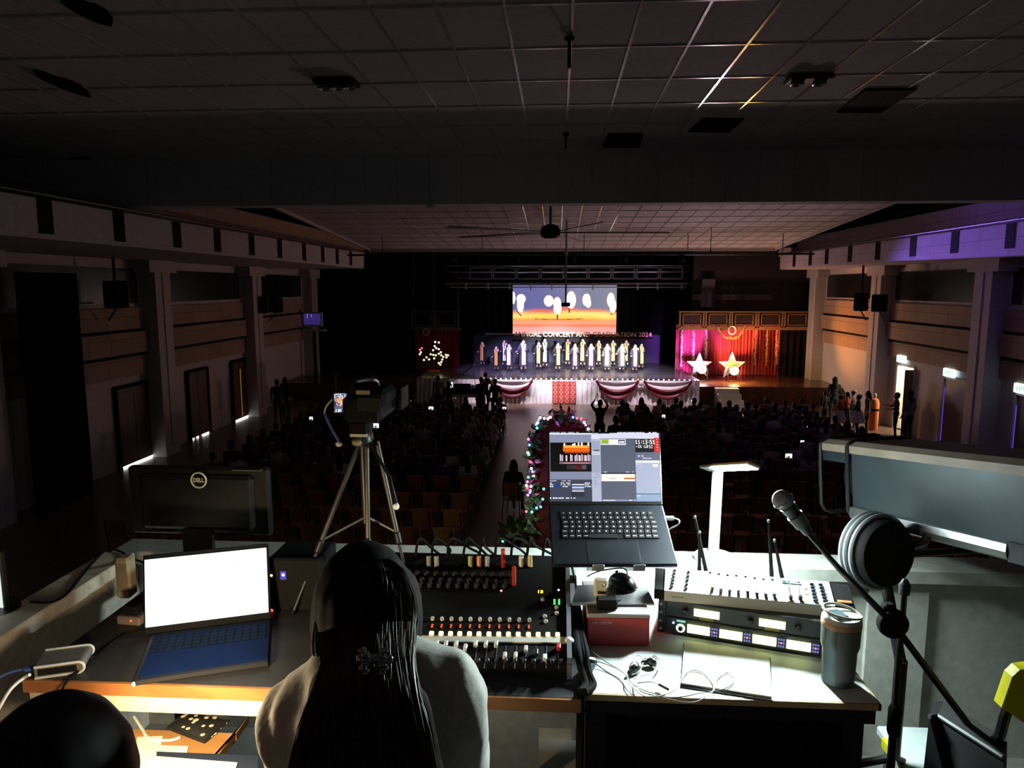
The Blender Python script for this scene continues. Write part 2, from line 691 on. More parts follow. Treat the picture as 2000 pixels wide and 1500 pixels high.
# right: the open lit doorway with the corridor behind it, and two shut doors leaking violet light
mb = MB()
mb.span((14.3, 24.5, -.1), (14.5, 28.5, 3))
mb.span((12.7, 24.5, -.1), (14.3, 28.5, 0))
mb.span((12.7, 24.4, 0), (14.4, 24.5, 3))
mb.span((12.7, 28.5, 0), (14.4, 28.6, 3))
mb.span((12.7, 24.4, 3), (14.5, 28.6, 3.1))
struct('wall_corridor', mb, mat('corridor_wall', (0.85, 0.8, 0.62), 0.6))
lamp('corridor_light', 'POINT', (13.5, 26.0, 2.6), 420, (1, .9, .62), size=.25)
d = struct('door_4', MB().box((12.75, 25.86, 1.15), (1.1, .05, 2.3), bev=.01), M_doorw)
f = MB()
for y in (DOOR_R[0], DOOR_R[1]):
    f.span((XR - .04, y - .05, 0), (XR + .22, y + .05, 2.41))
f.span((XR - .04, DOOR_R[0], 2.36), (XR + .22, DOOR_R[1], 2.44))
f.build('frame', M_white, d)
for n, (y0, y1) in enumerate([(22.15, 23.75), (18.5, 20.1)]):
    mb = MB()
    mb.span((XR - .06, y0 + .04, .02), (XR, y1 - .1, 2.3))
    d = struct('door_%d' % (5 + n), mb, M_doorw)
    f = MB()
    for y in (y0, y1):
        f.span((XR - .1, y - .05, 0), (XR, y + .05, 2.36))
    f.span((XR - .1, y0, 2.3), (XR, y1, 2.4))
    f.build('frame', M_wall, d)
    MB().span((XR - .05, y1 - .1, .25), (XR - .01, y1 - .05, 2.0)).build('light_gap', M_viol, d)

M_exit = mat('sign_white', (0.8, 0.9, 0.88), emit=(.75, 1.0, .97), es=1.6)
M_exitg = mat('sign_green', (0.05, .35, .2), emit=(.1, .5, .35), es=.6)
for n, (y, z, l) in enumerate([(26.55, 2.62, 'lit exit sign above the open doorway'), (23.35, 2.5, 'lit exit sign above the shut door next to the open doorway'), (19.75, 2.5, 'lit exit sign above the shut door at the picture edge')]):
    t = thing('exit_sign', l, 'sign', (XR - .12, y, z), 0, 'exit signs on the right wall')
    MB().box((0, 0, 0), (.1, .62, .26), bev=.02).build('housing', M_exit, t)
    text_mesh('lettering', 'EXIT', .17, M_exitg, t, Matrix(((0, 0, -1), (-1, 0, 0), (0, 1, 0))), (-.053, 0, 0), .002)
    MB().cyl((.05, 0, .06), (.12, 0, .06), .025, n=8).build('bracket', M_dmetal, t)


# ceiling fittings
def place_panel(name, label, cat, a, b, c, d, m):
    pts = [T(*q, ZC - .02) for q in (a, b, c, d)]
    o = Vector((sum(p.x for p in pts) / 4, sum(p.y for p in pts) / 4, ZC - .02))
    t = thing(name, label, cat, o, 0, 'dark openings in the tiled ceiling')
    MB().prism([p - o for p in pts], (0, 0, .018)).build('panel', m, t)
    r = MB()
    for i in range(4):
        p, q = pts[i] - o, pts[(i + 1) % 4] - o
        r.cyl(p, q, .012, n=6)
    r.build('rim', M_black, t)


place_panel('ceiling_vent', 'large black square vent in the ceiling above the spotlight', 'vent', (1690, 176), (1790, 174), (1720, 219), (1635, 219), M_black)
place_panel('ceiling_vent', 'dark vent beside the gleaming ceiling bars', 'vent', (1372, 233), (1452, 233), (1424, 258), (1345, 257), M_drape)
place_panel('ceiling_vent', 'dull dark vent near the beam, close to the middle', 'vent', (1190, 262), (1255, 262), (1248, 288), (1178, 287), M_drape)
place_panel('ceiling_vent', 'black square vent in the dim ceiling over the left ledge', 'vent', (160, 306), (236, 326), (184, 341), (104, 320), M_black)
for i, (px, py, l) in enumerate([(657, 157, 'triple round spot fitting in the dim half of the ceiling'), (1580, 149, 'twin round spot fitting beside the black ceiling vent')]):
    o = T(px, py, ZC - .01)
    t = thing('ceiling_spot', l, 'ceiling light', o, 0)
    MB().box((0, 0, -.03), (.52, .3, .06), bev=.02).build('housing', M_black if i == 0 else M_dmetal, t)
    for k in ((-.16, 0, .16) if i == 0 else (-.13, .13)):
        MB().lathe([(.07, 0), (.085, -.05), (.07, -.055), (.03, -.02), (.0, -.015)], (k, 0, -.05), 16).build('reflector', M_metal, t, True)
for px, py, l in [(235, 398, 'small round smoke detector hanging by the beam, over the left ledge'), (838, 403, 'small smoke detector under the beam, left of the fan')]:
    o = P(px, py, 13.9)
    t = thing('smoke_detector', l, 'detector', (o.x, 13.9, 6.77), 0)
    MB().lathe([(.09, 0), (.09, -.03), (.05, -.06), (0, -.06)], (0, .25, 0), 16).build('housing', M_white, t, True)


# long-bladed fans (two near ones show only as dark blades at the left edge)
def fan(loc, top, span, rot, label):
    t = thing('ceiling_fan', label, 'fan', loc, 0, None)
    MB().cyl((0, 0, .1), (0, 0, top - loc[2]), .035, n=10).build('down_rod', M_dmetal, t)
    MB().lathe([(.06, .28), (.24, .22), (.3, .1), (.3, -.06), (.2, -.14), (0, -.15)], n=20).build('motor', M_black, t, True)
    for k in range(5):
        a = rot + k * 2 * PI / 5
        b = MB()
        d, n_ = Vector((math.cos(a), math.sin(a), 0)), Vector((-math.sin(a), math.cos(a), 0))
        rows = [[d * r_ + n_ * w + Vector((0, 0, .02 + w * .25)) for w in (-.085, 0, .085)] for r_ in (.28, span * .3, span * .5)]
        b.sheet(rows, .018)
        b.build('blade', M_dmetal, t)


q = P(1075, 456, 22.2)
fan((q.x, 22.2, q.z), 7.69, 7.2, .06, 'large long-bladed ceiling fan hanging before the stage')
for a, b, l in (((122, -6), (216, 49), 'dark curved ceiling slot at the very top, nearest the camera'), ((68, 140), (176, 189), 'dark curved ceiling slot, second one from the camera')):
    a, b = T(a[0], a[1], ZC - .03), T(b[0], b[1], ZC - .03)
    d, n_ = b - a, Vector((-(b - a).y, (b - a).x, 0)).normalized()
    o = (a + b) / 2
    t = thing('ceiling_slot', l, 'vent', o, 0, 'dark curved slots in the near ceiling')
    up_ = [a + d * f + n_ * (.2 * math.sin(PI * f) - .1 * math.sin(PI * f) ** 2) - o for f in [i / 10 for i in range(11)]]
    dn_ = [a + d * f + n_ * (-.16 * math.sin(PI * f)) - o for f in [i / 10 for i in range(1, 10)]]
    MB().prism(up_ + dn_[::-1], (0, 0, .028)).build('slot', M_drape, t)
    MB().tube(up_ + dn_[::-1], .015, 6, closed=True).build('rim', M_black, t)

q = P(1105, 597, 25.0)
t = thing('hanging_projector', 'small dark projector on a long pole hung before the screen', 'projector', (q.x, 25, q.z), 0)
MB().box((0, 0, .04), (.3, .3, .13), bev=.02).build('body', M_black, t)
MB().cyl((0, 0, .1), (0, 0, 7.46 - q.z), .03, n=10).build('pole', M_metal, t)
MB().lathe([(.05, 0), (.06, .12), (.03, .14)], (0, 0, 1.75), 12).build('collar', M_white, t, True)
MB().cyl((0, -.15, .04), (0, -.18, .04), .045, n=12).build('lens', M_glassd, t)
q = P(1388, 490, 27)
t = thing('hanging_microphone', 'thin cable with a small microphone hung from the sloped ceiling', 'microphone', (q.x, 27, q.z), 0)
MB().cyl((0, 0, .05), (0, 0, 7.35 - q.z), .012, n=6).build('cable', M_dmetal, t)
MB().lathe([(.0, -.12), (.03, -.1), (.035, 0), (.02, .06)], n=10).build('capsule', M_dmetal, t, True)
q = P(1111, 90, 7.7)
for px, py, y, l in ((1112, 96, 7.6, 'thin dark rod fixed to the near ceiling tiles'), (1105, 268, 12.2, 'short dark rod on the ceiling just before the beam')):
    q = P(px, py, y)
    t = thing('ceiling_rod', l, 'rod', (q.x, y, q.z - .18), 0)
    MB().cyl((0, 0, 0), (0, 0, 7.69 - q.z + .18), .018, n=8).build('rod', M_black, t)
    MB().lathe([(.05, 0), (.05, .03), (.02, .04)], (0, 0, 7.65 - q.z + .18), 12).build('ceiling_plate', M_black, t)


# loudspeakers on the pillars
def wall_speaker(px, py, y, w, h, label, s, rz=0.0, ceiling=False):
    q = P(px, py, y)
    t = thing('loudspeaker', label, 'speaker', (q.x, y, q.z - h / 2), rz, None)
    MB().box((0, 0, h / 2), (w, w * .8, h), bev=.03).build('cabinet', M_black, t)
    MB().box((0, w * .4, h / 2), (w * .88, .03, h * .9), bev=.01).build('grille', M_drape, t)
    b = MB()
    b.cyl((0, 0, .02), (s * .45, .1, -.35), .025, n=8)
    b.cyl((0, 0, .12), (s * .55, .1, .12), .025, n=8)
    if ceiling:
        b.cyl((0, 0, h), (0, 0, 6.0 - q.z + h / 2), .04, n=8)
    b.build('bracket', M_dmetal, t)


wall_speaker(1682, 590, 27.5, .42, .66, 'black loudspeaker hung under the right ledge, farther of the pair', 1, .5, True)
wall_speaker(1718, 592, 26.6, .44, .62, 'black loudspeaker bracketed to the right pillar, nearer of the pair', 1, .5)
wall_speaker(509, 596, 28.4, .5, .64, 'black loudspeaker on the left pillar, nearer the doors', -1, -.3)
wall_speaker(539, 596, 28.8, .46, .6, 'black loudspeaker on the left pillar, nearer the stage', -1, -.3)
wall_speaker(226, 575, 18.6, .5, .72, 'black loudspeaker hanging before the dark left window', -1, -.3, True)
# tall dark curtain on the near left
mb = MB()
rows = []
for i in range(2):
    rows.append([(-11.7 + .12 * math.sin(k * 1.3), 14.9 + k * .09, 0.02 + i * 5.5) for k in range(22)])
o = mb.sheet(rows, .03).build('curtain', M_drape)
tag(o, 'tall black curtain drawn against the dim left wall', 'curtain')
mb = MB()
q = P(611, 624, 34.0)
t = thing('monitor_window', 'small violet-lit window box beside the left stage wall', 'window', (q.x, 34.0, q.z - .45), 0)
MB().box((0, 0, .45), (.95, .2, .7), bev=.02).build('frame', M_wall, t)
MB().box((0, -.11, .47), (.8, .02, .52)).build('pane', mat('violet_pane', (.05, .03, .2), emit=(.08, .05, .35), es=.35), t)
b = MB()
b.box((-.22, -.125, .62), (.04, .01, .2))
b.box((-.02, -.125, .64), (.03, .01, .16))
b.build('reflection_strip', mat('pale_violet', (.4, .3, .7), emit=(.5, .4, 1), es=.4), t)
MB().span((-.6, -.2, -.12), (.6, .2, -.02)).build('sill', M_wall, t)
MB().span((-.05, .05, -2.5), (.05, .2, -.02)).build('bracket', M_black, t)


# ================================================================ THE STAGE
ZS, ZE = 0.81, 1.09          # main stage floor, raised middle platform
M_stage = mat('stage_floor', (0.1, 0.045, 0.025), 0.22, wood=True, scale=2)
M_plat = mat('platform_floor', (0.06, 0.055, 0.07), 0.25, var=.35, scale=.8)
M_front = mat('stage_front', (0.07, 0.035, 0.025), 0.5, wood=True, scale=2)
M_backw = mat('stage_back', (0.085, 0.1, 0.15), 0.7)
xs0, xs1 = P(815, 745, 32).x, P(1365, 745, 32).x
struct('floor_stage', MB().span((XL, 32.0, 0.0), (12.4, 39.4, ZS)), [M_stage])
mb = MB()
mb.span((xs0, 31.9, ZS - .5), (xs1, 39.3, ZE))
struct('floor_platform', mb, M_plat)
struct('wall_stage_back', MB().span((XL, 39.3, 0), (XR, 39.5, 8)), M_black)
a, b = P(925, 653, 39.2), P(1290, 653, 39.2)
struct('wall_backdrop', MB().span((a.x, 39.2, ZE), (b.x, 39.3, a.z)), M_backw)
struct('trim_20', MB().span((P(948, 650, 39.1).x, 39.0, a.z), (P(1002, 650, 39.1).x, 39.2, a.z + .09)), M_white)
mb = MB()
mb.span((XL, 36.0, 0), (P(803, 650, 36).x, 36.2, 7.6))
struct('wall_wing_left', mb, M_black)
q = P(1352, 600, 36.6)
mb = MB()
mb.span((q.x, 36.6, P(1400, 640, 36.6).z), (XR, 36.8, 7.6))
struct('wall_wing_right', mb, mat('wing_paint', (.028, .022, .03), .6))
for i, (x0, x1, y0, y1, w) in enumerate([(1352, 1505, 575, 586, .2), (1368, 1395, 545, 600, .3)]):
    p, q = P(x0, y1, 36.55), P(x1, y0, 36.55)
    struct('trim_%d' % (21 + i), MB().span((p.x, 36.6 - w, p.z), (q.x, 36.6, q.z)), mat('wing_beam', (.08, .07, .1), .6))
# black drapes either side of the display
for x0, x1, l in ((880, 1001, 'tall black stage drape left of the lit display'), (1206, 1345, 'tall black stage drape right of the lit display')):
    p, q = P(x0, 649, 38.6), P(x1, 560, 38.6)
    rows = [[(p.x + (q.x - p.x) * k / 30, 38.6 + .07 * math.sin(k * 1.7), z) for k in range(31)] for z in (7.9, p.z)]
    tag(MB().sheet(rows, .02).build('stage_drape', M_drape, None, True), l, 'curtain')

# the display: a photograph of candle flames
def candle_img():
    Wd, Hd = 220, 100
    im = np.zeros((Hd, Wd, 3))
    yy, xx = np.mgrid[0:Hd, 0:Wd]
    u, v = (xx + .5) / Wd, (yy + .5) / Hd

    def mixc(a, b, t):
        t = np.clip(t, 0, 1)[..., None]
        return np.array(a) * (1 - t) + np.array(b) * t
    sky = mixc(lin('6a6ca2'), lin('8d8c9c'), u * 1.25 - .25)
    sky = sky * (0.85 + .2 * np.exp(-((u - .62) ** 2) / .004))[..., None]
    im[:] = sky
    wax = mixc(lin('ff9a35'), lin('ffd060'), np.exp(-((v - .62) / .08) ** 2))
    wax = np.where((v > .69)[..., None], mixc(lin('ff9a5c'), lin('f5a2a0'), (v - .69) / .25), wax)
    wax = np.where(((v > .80) & (v < .85))[..., None], np.array(lin('f08060')), wax)
    edge = .52 + .02 * np.sin(u * 21) + .03 * np.sin(u * 7 + 1)
    t = np.clip((v - edge) / .07, 0, 1)[..., None]
    im = im * (1 - t) + wax * t
    red = np.exp(-((v - edge) / .03) ** 2)[..., None]
    im = im * (1 - .8 * red) + np.array(lin('ff6a38')) * .8 * red
    glow = np.exp(-(((u - .67) / .2) ** 2 + ((v - .58) / .05) ** 2)) + .8 * np.exp(-(((u - .9) / .1) ** 2 + ((v - .62) / .07) ** 2)) + .7 * np.exp(-(((u - .08) / .1) ** 2 + ((v - .6) / .07) ** 2))
    g = np.clip(glow, 0, 1)[..., None]
    im = im * (1 - g) + np.array(lin('ffe080')) * g
    rim = (np.abs(v - (.705 - .35 * (u - .43) ** 2)) < .007) & (u > .22) & (u < .68)
    im[rim] = lin('a05030')
    for x0, x1, y0, y1 in ((.425, .44, .52, .7), (.543, .555, .45, .56)):
        im[(u > x0) & (u < x1) & (v > y0) & (v < y1)] = lin('5a4a58')
    k = np.abs(v - (.5 + (u - .03) * 2.4)) < .015
    im[k & (u > .035) & (u < .085)] = lin('704028')
    k = np.abs(v - (.62 - np.sqrt(np.clip(u - .945, 0, 1)) * .45)) < .02
    im[k & (u > .945)] = lin('704028')

    def flame(cx, cy, rx, ry, low=1.0, warm=.3):
        rx, ry = rx * .88, ry * .95
        d = ((u - cx) / rx) ** 2 + (np.where(v < cy, (v - cy) / ry, (v - cy) / (ry * low))) ** 2
        halo = np.clip(1.35 - d, 0, .35)[..., None] / .35
        im[:] = im * (1 - halo * .75) + np.array(lin('ffb070')) * halo * .75
        im[d < 1.0] = (1.6, 1.55, 1.45)
    flame(.01, .26, .018, .13)
    flame(.083, .28, .048, .1)
    flame(.077, .4, .036, .17)
    flame(.35, .32, .05, .115)
    flame(.432, .37, .04, .13)
    flame(.435, .47, .042, .13)
    flame(.565, .3, .05, .18)
    flame(.712, .3, .042, .13)
    flame(.73, .37, .03, .09)
    flame(.945, .3, .04, .15)
    flame(.965, .42, .035, .15)
    return im


p, q = P(1001, 652, 39.05), P(1205, 557, 39.05)
t = thing('projection_display', 'large lit display showing candle flames at the back of the stage', 'screen', ((p.x + q.x) / 2, 39.05, p.z), 0)
w_, h_ = q.x - p.x, q.z - p.z
MB().span((-w_ / 2 - .06, 0.005, -.05), (w_ / 2 + .06, .1, h_ + .05)).build('frame', M_black, t)
grid_picture('picture', w_, h_, candle_img(), 1.2, t)

# foil letters standing along the ledge
BAN = 'ANNUAL CONCERT AND GRADUATION 2024'
p, q = P(1004, 653, 38.8), P(1273, 653, 38.8)
t = thing('letter_banner', 'row of small gold foil letters under the lit display', 'banner', ((p.x + q.x) / 2, 38.8, p.z - .17), 0)
MB().span((-(q.x - p.x) / 2 - .2, -.05, -.09), ((q.x - p.x) / 2 + .1, .398, -.02)).build('ledge', M_timber, t)
text_mesh('lettering', BAN, .36, mat('gold_foil', (.95, .66, .38), .3, .4), t, None, (0, 0, .17), .02, bold=.004, width=q.x - p.x)

# overhead lighting bridge
def truss():
    y = 37.6
    z = lambda py: P(1100, py, y).z
    x = lambda px: P(px, 540, y).x
    o = Vector((x(1120), y, z(560)))
    t = thing('lighting_bridge', 'long grey lighting bridge with framed railing above the lit display', 'truss', o, 0)
    b = MB()
    for py, x0, x1, r_ in ((519, 870, 1395, .03), (531, 880, 1340, .05), (543, 895, 1340, .03)):
        b.cyl((x(x0), y, z(py)), (x(x1), y, z(py)), r_, n=8)
    b.build('rails', M_metal, t, org=o)
    b = MB()
    b.span((x(870), y - .1, z(556)), (x(1385), y + .4, z(552.5)))
    b.build('walkway', M_metal, t, org=o)
    b = MB()
    b.cyl((x(880), y - .2, z(561)), (x(1340), y - .2, z(561)), .028, n=8)
    b.build('lamp_bar', M_white, t, org=o)
    for k in range(9):
        x0 = 918 + k * 46.5
        f = MB()
        a, c = x(x0), x(x0 + 42)
        for py in (523, 545):
            f.span((a, y - .05, z(py) - .03), (c, y, z(py) + .03))
        for xx in (a, c):
            f.span((xx - .04, y - .05, z(545)), (xx + .04, y, z(523)))
        f.build('rail_frame', M_metal, t, org=o)
    for px in (911, 954, 996, 1037, 1078, 1158, 1245, 1284, 1331):
        h = MB()
        h.span((x(px) - .035, y - .22, z(566)), (x(px) + .035, y - .15, z(553)))
        h.build('hook', M_white, t, org=o)
    for px in (890, 1050, 1210, 1370):
        MB().cyl((x(px), y + .2, z(552)), (x(px), y + .2, 7.9), .03, n=6).build('hanger', M_dmetal, t, org=o)


truss()
q0, q1 = P(712, 500, BAR_Y), P(1500, 495, BAR_Y)
t = thing('lighting_bar', 'thin dark lighting bar across the hall under the ceiling edge', 'bar', (0, BAR_Y, BAR_Z), 0)
MB().cyl((-9.4, 0, 0), (9.8, 0, 0), .04, n=10).build('pipe', M_dmetal, t)
for x in (-7, -3, 1, 5, 8.6):
    MB().cyl((x, 0, 0), (x, 0, 7.22 - BAR_Z), .015, n=6).build('hanger', M_dmetal, t)
spots_at = [w[0] for w in WASH]
for i, (x, c, e, tg) in enumerate(sorted(WASH + SKIRT_FILL)):  # housings for the wash and for the added skirt spots
    d = (Vector(tg) - Vector((x, BAR_Y + .2, BAR_Z - .28))).normalized()
    t = thing('stage_spotlight', 'small black stage spotlight added on the thin hall bar, %s from the left' % ORD[i], 'spotlight', (x, BAR_Y, BAR_Z), 0, 'stage spotlights on the hall bar')
    c0 = Vector((0, .12, -.24))
    R = Vector((0, 0, -1)).rotation_difference(d).to_matrix()
    MB().lathe([(.03, .2), (.085, .19), (.095, .04), (.1, -.06), (.085, -.06), (.07, .1), (0, .12)], c0, 14, R).build('housing', M_black, t, True)
    k = MB()
    k.tube([(0, 0, -.03), (.11, .02, -.08), (.115, .1, -.22)], .01, 6)
    k.tube([(0, 0, -.03), (-.11, .02, -.08), (-.115, .1, -.22)], .01, 6)
    k.build('yoke', M_dmetal, t)

# skirt, swags, patterned cloth, string of lights on the platform front
M_skirt = mat('white_satin', (0.72, 0.66, 0.7), 0.45, sheen=.3)
M_swag = mat('maroon_satin', (0.13, 0.003, 0.015), 0.45)
mb = MB()
rows = []
n = 420
for i in range(7):
    v = i / 6
    z = ZE - .02 - (ZE - .02) * v
    rows.append([(xs0 + (xs1 - xs0) * k / n, 31.86 - (.02 + .05 * v) * (1 + math.sin(k * .92 + .6 * math.sin(k * .13)) + .4 * math.sin(k * 2.1)) - .05 * max(0, v - .9) * 10, z) for k in range(n + 1)])
mb.sheet(rows)
tag(mb.build('stage_skirt', M_skirt, None, True), 'long pleated white cloth skirt hung along the stage front', 'skirt')


def swag(x0, x1, y, ztop, drop, label, white=True):
    def sh(f0, f1, dy):
        rows = []
        for i in range(9):
            f = f0 + (f1 - f0) * i / 8
            rows.append([(x0 + (x1 - x0) * k / 24, y - dy - .05 * math.sin(PI * i / 8 * 3) - .06 * math.sin(PI * k / 24),
                          ztop - drop * f * (1 - (2 * k / 24 - 1) ** 2) ** .75 - (.02 if f > 0 else 0)) for k in range(25)])
        return MB().sheet(rows, .015)
    o = thing('stage_swag', label, 'swag', ((x0 + x1) / 2, y, ztop - drop), 0, 'maroon swags on the stage front')
    org = o.location
    sh(.5, 1.0, .06).build('maroon_fold', M_swag, o, True, org=org)
    if white:
        w = sh(0.0, .53, .02).build('white_fold', M_skirt, o, True, org=org)
    e = MB()
    for s_ in (0, 1):
        pts = [(x0 + (x1 - x0) * (s_ + (1 - 2 * s_) * k / 40), y - .14, ztop - drop * .75 * (1 - (2 * k / 40 - 1) ** 2) ** .75 + .01) for k in range(0, 9)]
        e.tube(pts, [.05, .06, .055, .05, .045, .04, .035, .03, .02], 8)
    e.build('tie', M_swag, o, True, org=org)
    return o


for a, b, dr, l in ((961, 1040, .82, 'maroon and white swag on the stage skirt, left of the red cloth'), (1165, 1246, .85, 'maroon and white swag just right of the red patterned cloth'), (1258, 1350, .8, 'maroon and white swag nearest the glowing stars')):
    swag(P(a, 741, 31.7).x, P(b, 741, 31.7).x, 31.72, ZE - .0, dr, l)
q = P(1252, 741, 31.66)
tag(MB().ell((q.x, 31.62, ZE - .1), (.13, .07, .12), 12, 8).build('white_bow', M_skirt, None, True), 'small white rosette between two maroon swags', 'bow')

p, q = P(1079, 745, 31.6), P(1125, 745, 31.6)
t = thing('patterned_cloth', 'red cloth panel with rows of circle patterns on the stage front', 'cloth', ((p.x + q.x) / 2, 31.66, 0.02), 0)
ww = q.x - p.x
rows = [[(-ww / 2 + ww * k / 24, .015 * math.sin(k * .9), 1.02 - 1.02 * i / 8) for k in range(25)] for i in range(9)]
MB().sheet(rows, .012).build('panel', mat('red_cloth', (.42, .03, .02), .6), t, True)
c = MB()
for i in range(5):
    for j in range(4):
        cx, cz = -ww / 2 + ww * (j + .5) / 4, .93 - i * .2
        c.tube([(cx + .075 * math.cos(a * PI / 6), -.035, cz + .075 * math.sin(a * PI / 6)) for a in range(12)], .014, 5, closed=True)
        c.ell((cx, -.032, cz), (.022, .008, .022), 8, 4)
c.build('circle_print', mat('pink_print', (.75, .35, .32), .6), t)

# string of small coloured lamps
cols = [(1, .2, .1), (.2, .9, .5), (.3, .4, 1), (1, .8, .4), (.9, .3, 1), (1, 1, 1)]
t = thing('string_lights', 'string of tiny coloured lamps along the stage front edge', 'string lights', (0, 31.75, ZE), 0)
b = MB()
x0, x1 = P(944, 741, 31.75).x, P(1362, 741, 31.75).x
b.tube([(x0 + (x1 - x0) * k / 84, .02 * math.sin(k * 2.2), .022 + .01 * math.sin(k * 1.3)) for k in range(85)], .006, 5)
b.build('wire', M_black, t)
for k in range(42):
    c = cols[k % 6]
    m = mat('bulb_glow_%d' % (k % 6), c, emit=c, es=4.0)
    MB().ell((x0 + (x1 - x0) * (k + .5) / 42, -.03, .04), (.035, .03, .03), 8, 6).build('bulb', m, t, True)


# galleries either side of the stage
M_gold = mat('gilt_wood', (0.3, 0.18, 0.08), 0.4, .3)
M_redpaint = mat('dark_red_panel', (0.03, 0.014, 0.02), 0.5)


def gallery(x0, x1, ytop, ybot, n, y, label, m, mp):
    a, b = P(x0, ybot, y), P(x1, ytop, y)
    h = b.z - a.z
    o = thing('stage_gallery', label, 'balcony', ((a.x + b.x) / 2, y, a.z - .1), 0)
    w = b.x - a.x
    k = MB()
    k.span((-w / 2, 0, 0), (w / 2, .6, .1))
    k.build('deck', m, o)
    f = MB()
    f.span((-w / 2, -.05, .05 + h), (w / 2, .05, .12 + h))
    f.span((-w / 2, -.04, .1), (w / 2, .04, .17))
    f.build('rail', m, o)
    for i in range(n):
        c0 = -w / 2 + w * i / n
        c1 = c0 + w / n
        g = MB()
        g.span((c0 + .02, -.04, .1), (c0 + .1, .04, .1 + h))
        g.span((c1 - .1, -.04, .1), (c1 - .02, .04, .1 + h))
        for xa in (c0 + .18, c1 - .22):
            g.span((xa, -.05, .24), (xa + .05, .0, h - .02))
        g.span((c0 + .18, -.05, .22), (c1 - .18, 0, .27))
        g.span((c0 + .18, -.05, h - .05), (c1 - .18, 0, h))
        g.build('rail_frame', m, o)
        MB().span((c0 + .2, .0, .2), (c1 - .2, .03, h)).build('panel', mp, o)
    if n == 2:
        for xx in (-w / 2 + .1, -.1, w / 2 - .1):
            MB().span((xx - .03, .3, .1), (xx + .03, .36, 7.9 - a.z + .1)).build('hanger', m, o)


gallery(1325, 1583, 609, 640, 5, 35.4, 'gilt framed gallery railing above the red curtain, stage right', M_gold, M_redpaint)
gallery(803, 897, 607, 641, 2, 35.4, 'dim grey gallery railing above the little light tree', mat('grey_paint', (.05, .05, .055), .6), M_black)


def pleats(x0, x1, ytop, ybot, y, label, m, period=.11, swagg=False):
    a, b = P(x0, ybot, y), P(x1, ytop, y)
    n = int((b.x - a.x) / period * 6)
    rows = []
    for i in range(6):
        v = i / 5
        rows.append([(a.x + (b.x - a.x) * k / n, y + (.05 + .03 * v) * math.sin(k * 1.05 + .8 * math.sin(k * .07)) + .02 * math.sin(k * .37), b.z + (a.z - b.z) * v) for k in range(n + 1)])
    return tag(MB().sheet(rows, .01).build('stage_curtain', m, None, True), label, 'curtain')


M_redc = mat('red_velvet', (0.42, 0.035, 0.03), 0.6, sheen=.3)
pleats(1318, 1524, 634, 731, 36.3, 'pleated red curtain behind the two glowing stars', M_redc, .16)
pleats(812, 895, 636, 731, 36.2, 'plain red curtain behind the little light tree', mat('deep_red_velvet', (0.2, 0.004, 0.012), 0.6), .2)
p, q = P(1522, 736, 35.9), P(1584, 644, 35.9)
mb = MB()
rows = [[(p.x + (q.x - p.x) * k / 16, 35.9 + .04 * math.sin(k * 1.7), q.z + .2 + (ZS - q.z - .2) * i / 3) for k in range(17)] for i in range(4)]
tag(mb.sheet(rows, .02).build('black_curtain', M_drape, None, True), 'plain black curtain at the right end of the stage', 'curtain')

# tinsel garlands in front of the red curtain
M_tins = mat('silver_tinsel', (.9, .88, .95), 0.3, .2)
M_tinsg = mat('gold_tinsel', (.9, .62, .28), 0.3, .2)


def tinsel(px, y0, y1, y, m, label, sway):
    a, b = P(px, y1, y), P(px + sway, y0, y)
    o = Vector(a)
    t = thing('tinsel_garland', label, 'garland', o, 0, 'tinsel garlands on the red curtain')
    n = 26
    c = [b + (a - b) * (k / n) + Vector((.03 * math.sin(k * .9), 0, 0)) for k in range(n + 1)]
    MB().tube(c, .018, 6).build('cord', m, t, org=o)
    f = MB()
    rr = random.Random(px)
    for k in range(n * 9):
        s = b + (a - b) * rr.random()
        d = Vector((rr.uniform(-1, 1), rr.uniform(-1, .3), rr.uniform(-.6, .6))).normalized()
        e = d.orthogonal().normalized() * .02
        q = s + d * rr.uniform(.04, .1)
        f.add([s - e, s + e, q + e * .4, q - e * .4], [(0, 1, 2, 3)])
    f.build('foil_fringe', m, t, org=o)


for i, (px, y0, y1, m, sw) in enumerate([(1330, 636, 716, M_tins, 3), (1354, 636, 702, M_tins, 1), (1379, 636, 700, M_tins, 1), (1474, 640, 712, M_tinsg, 2), (1496, 640, 714, M_tinsg, 3), (1516, 645, 712, M_tinsg, 1)]):
    tinsel(px, y0, y1, 35.9, m, '%s tinsel garland hanging on the red curtain, %s from its left edge' % ('silver' if i < 3 else 'gold', ORD[i]), sw)
# gold swag garland and the silver wreath
a, b, c = P(1402, 639, 35.31), P(1453, 639, 35.31), P(1429, 661, 35.31)
cp = curve_pts([a, P(1412, 655, 35.31), c, P(1444, 656, 35.31), b], 10)
t = thing('gold_garland', 'thick gold garland looped under the gilt gallery railing', 'garland', c, 0)
MB().tube(cp, .03, 6).build('cord', M_tinsg, t, org=c)
f = MB()
rr = random.Random(3)
for k in range(260):
    s = cp[rr.randrange(len(cp))]
    d = Vector((rr.uniform(-1, 1), rr.uniform(-1, 1), rr.uniform(-1, 1))).normalized()
    e = d.orthogonal().normalized() * .025
    q = s + d * .11
    f.add([s - e, s + e, q + e * .4, q - e * .4], [(0, 1, 2, 3)])
f.build('foil_fringe', M_tinsg, t, org=c)


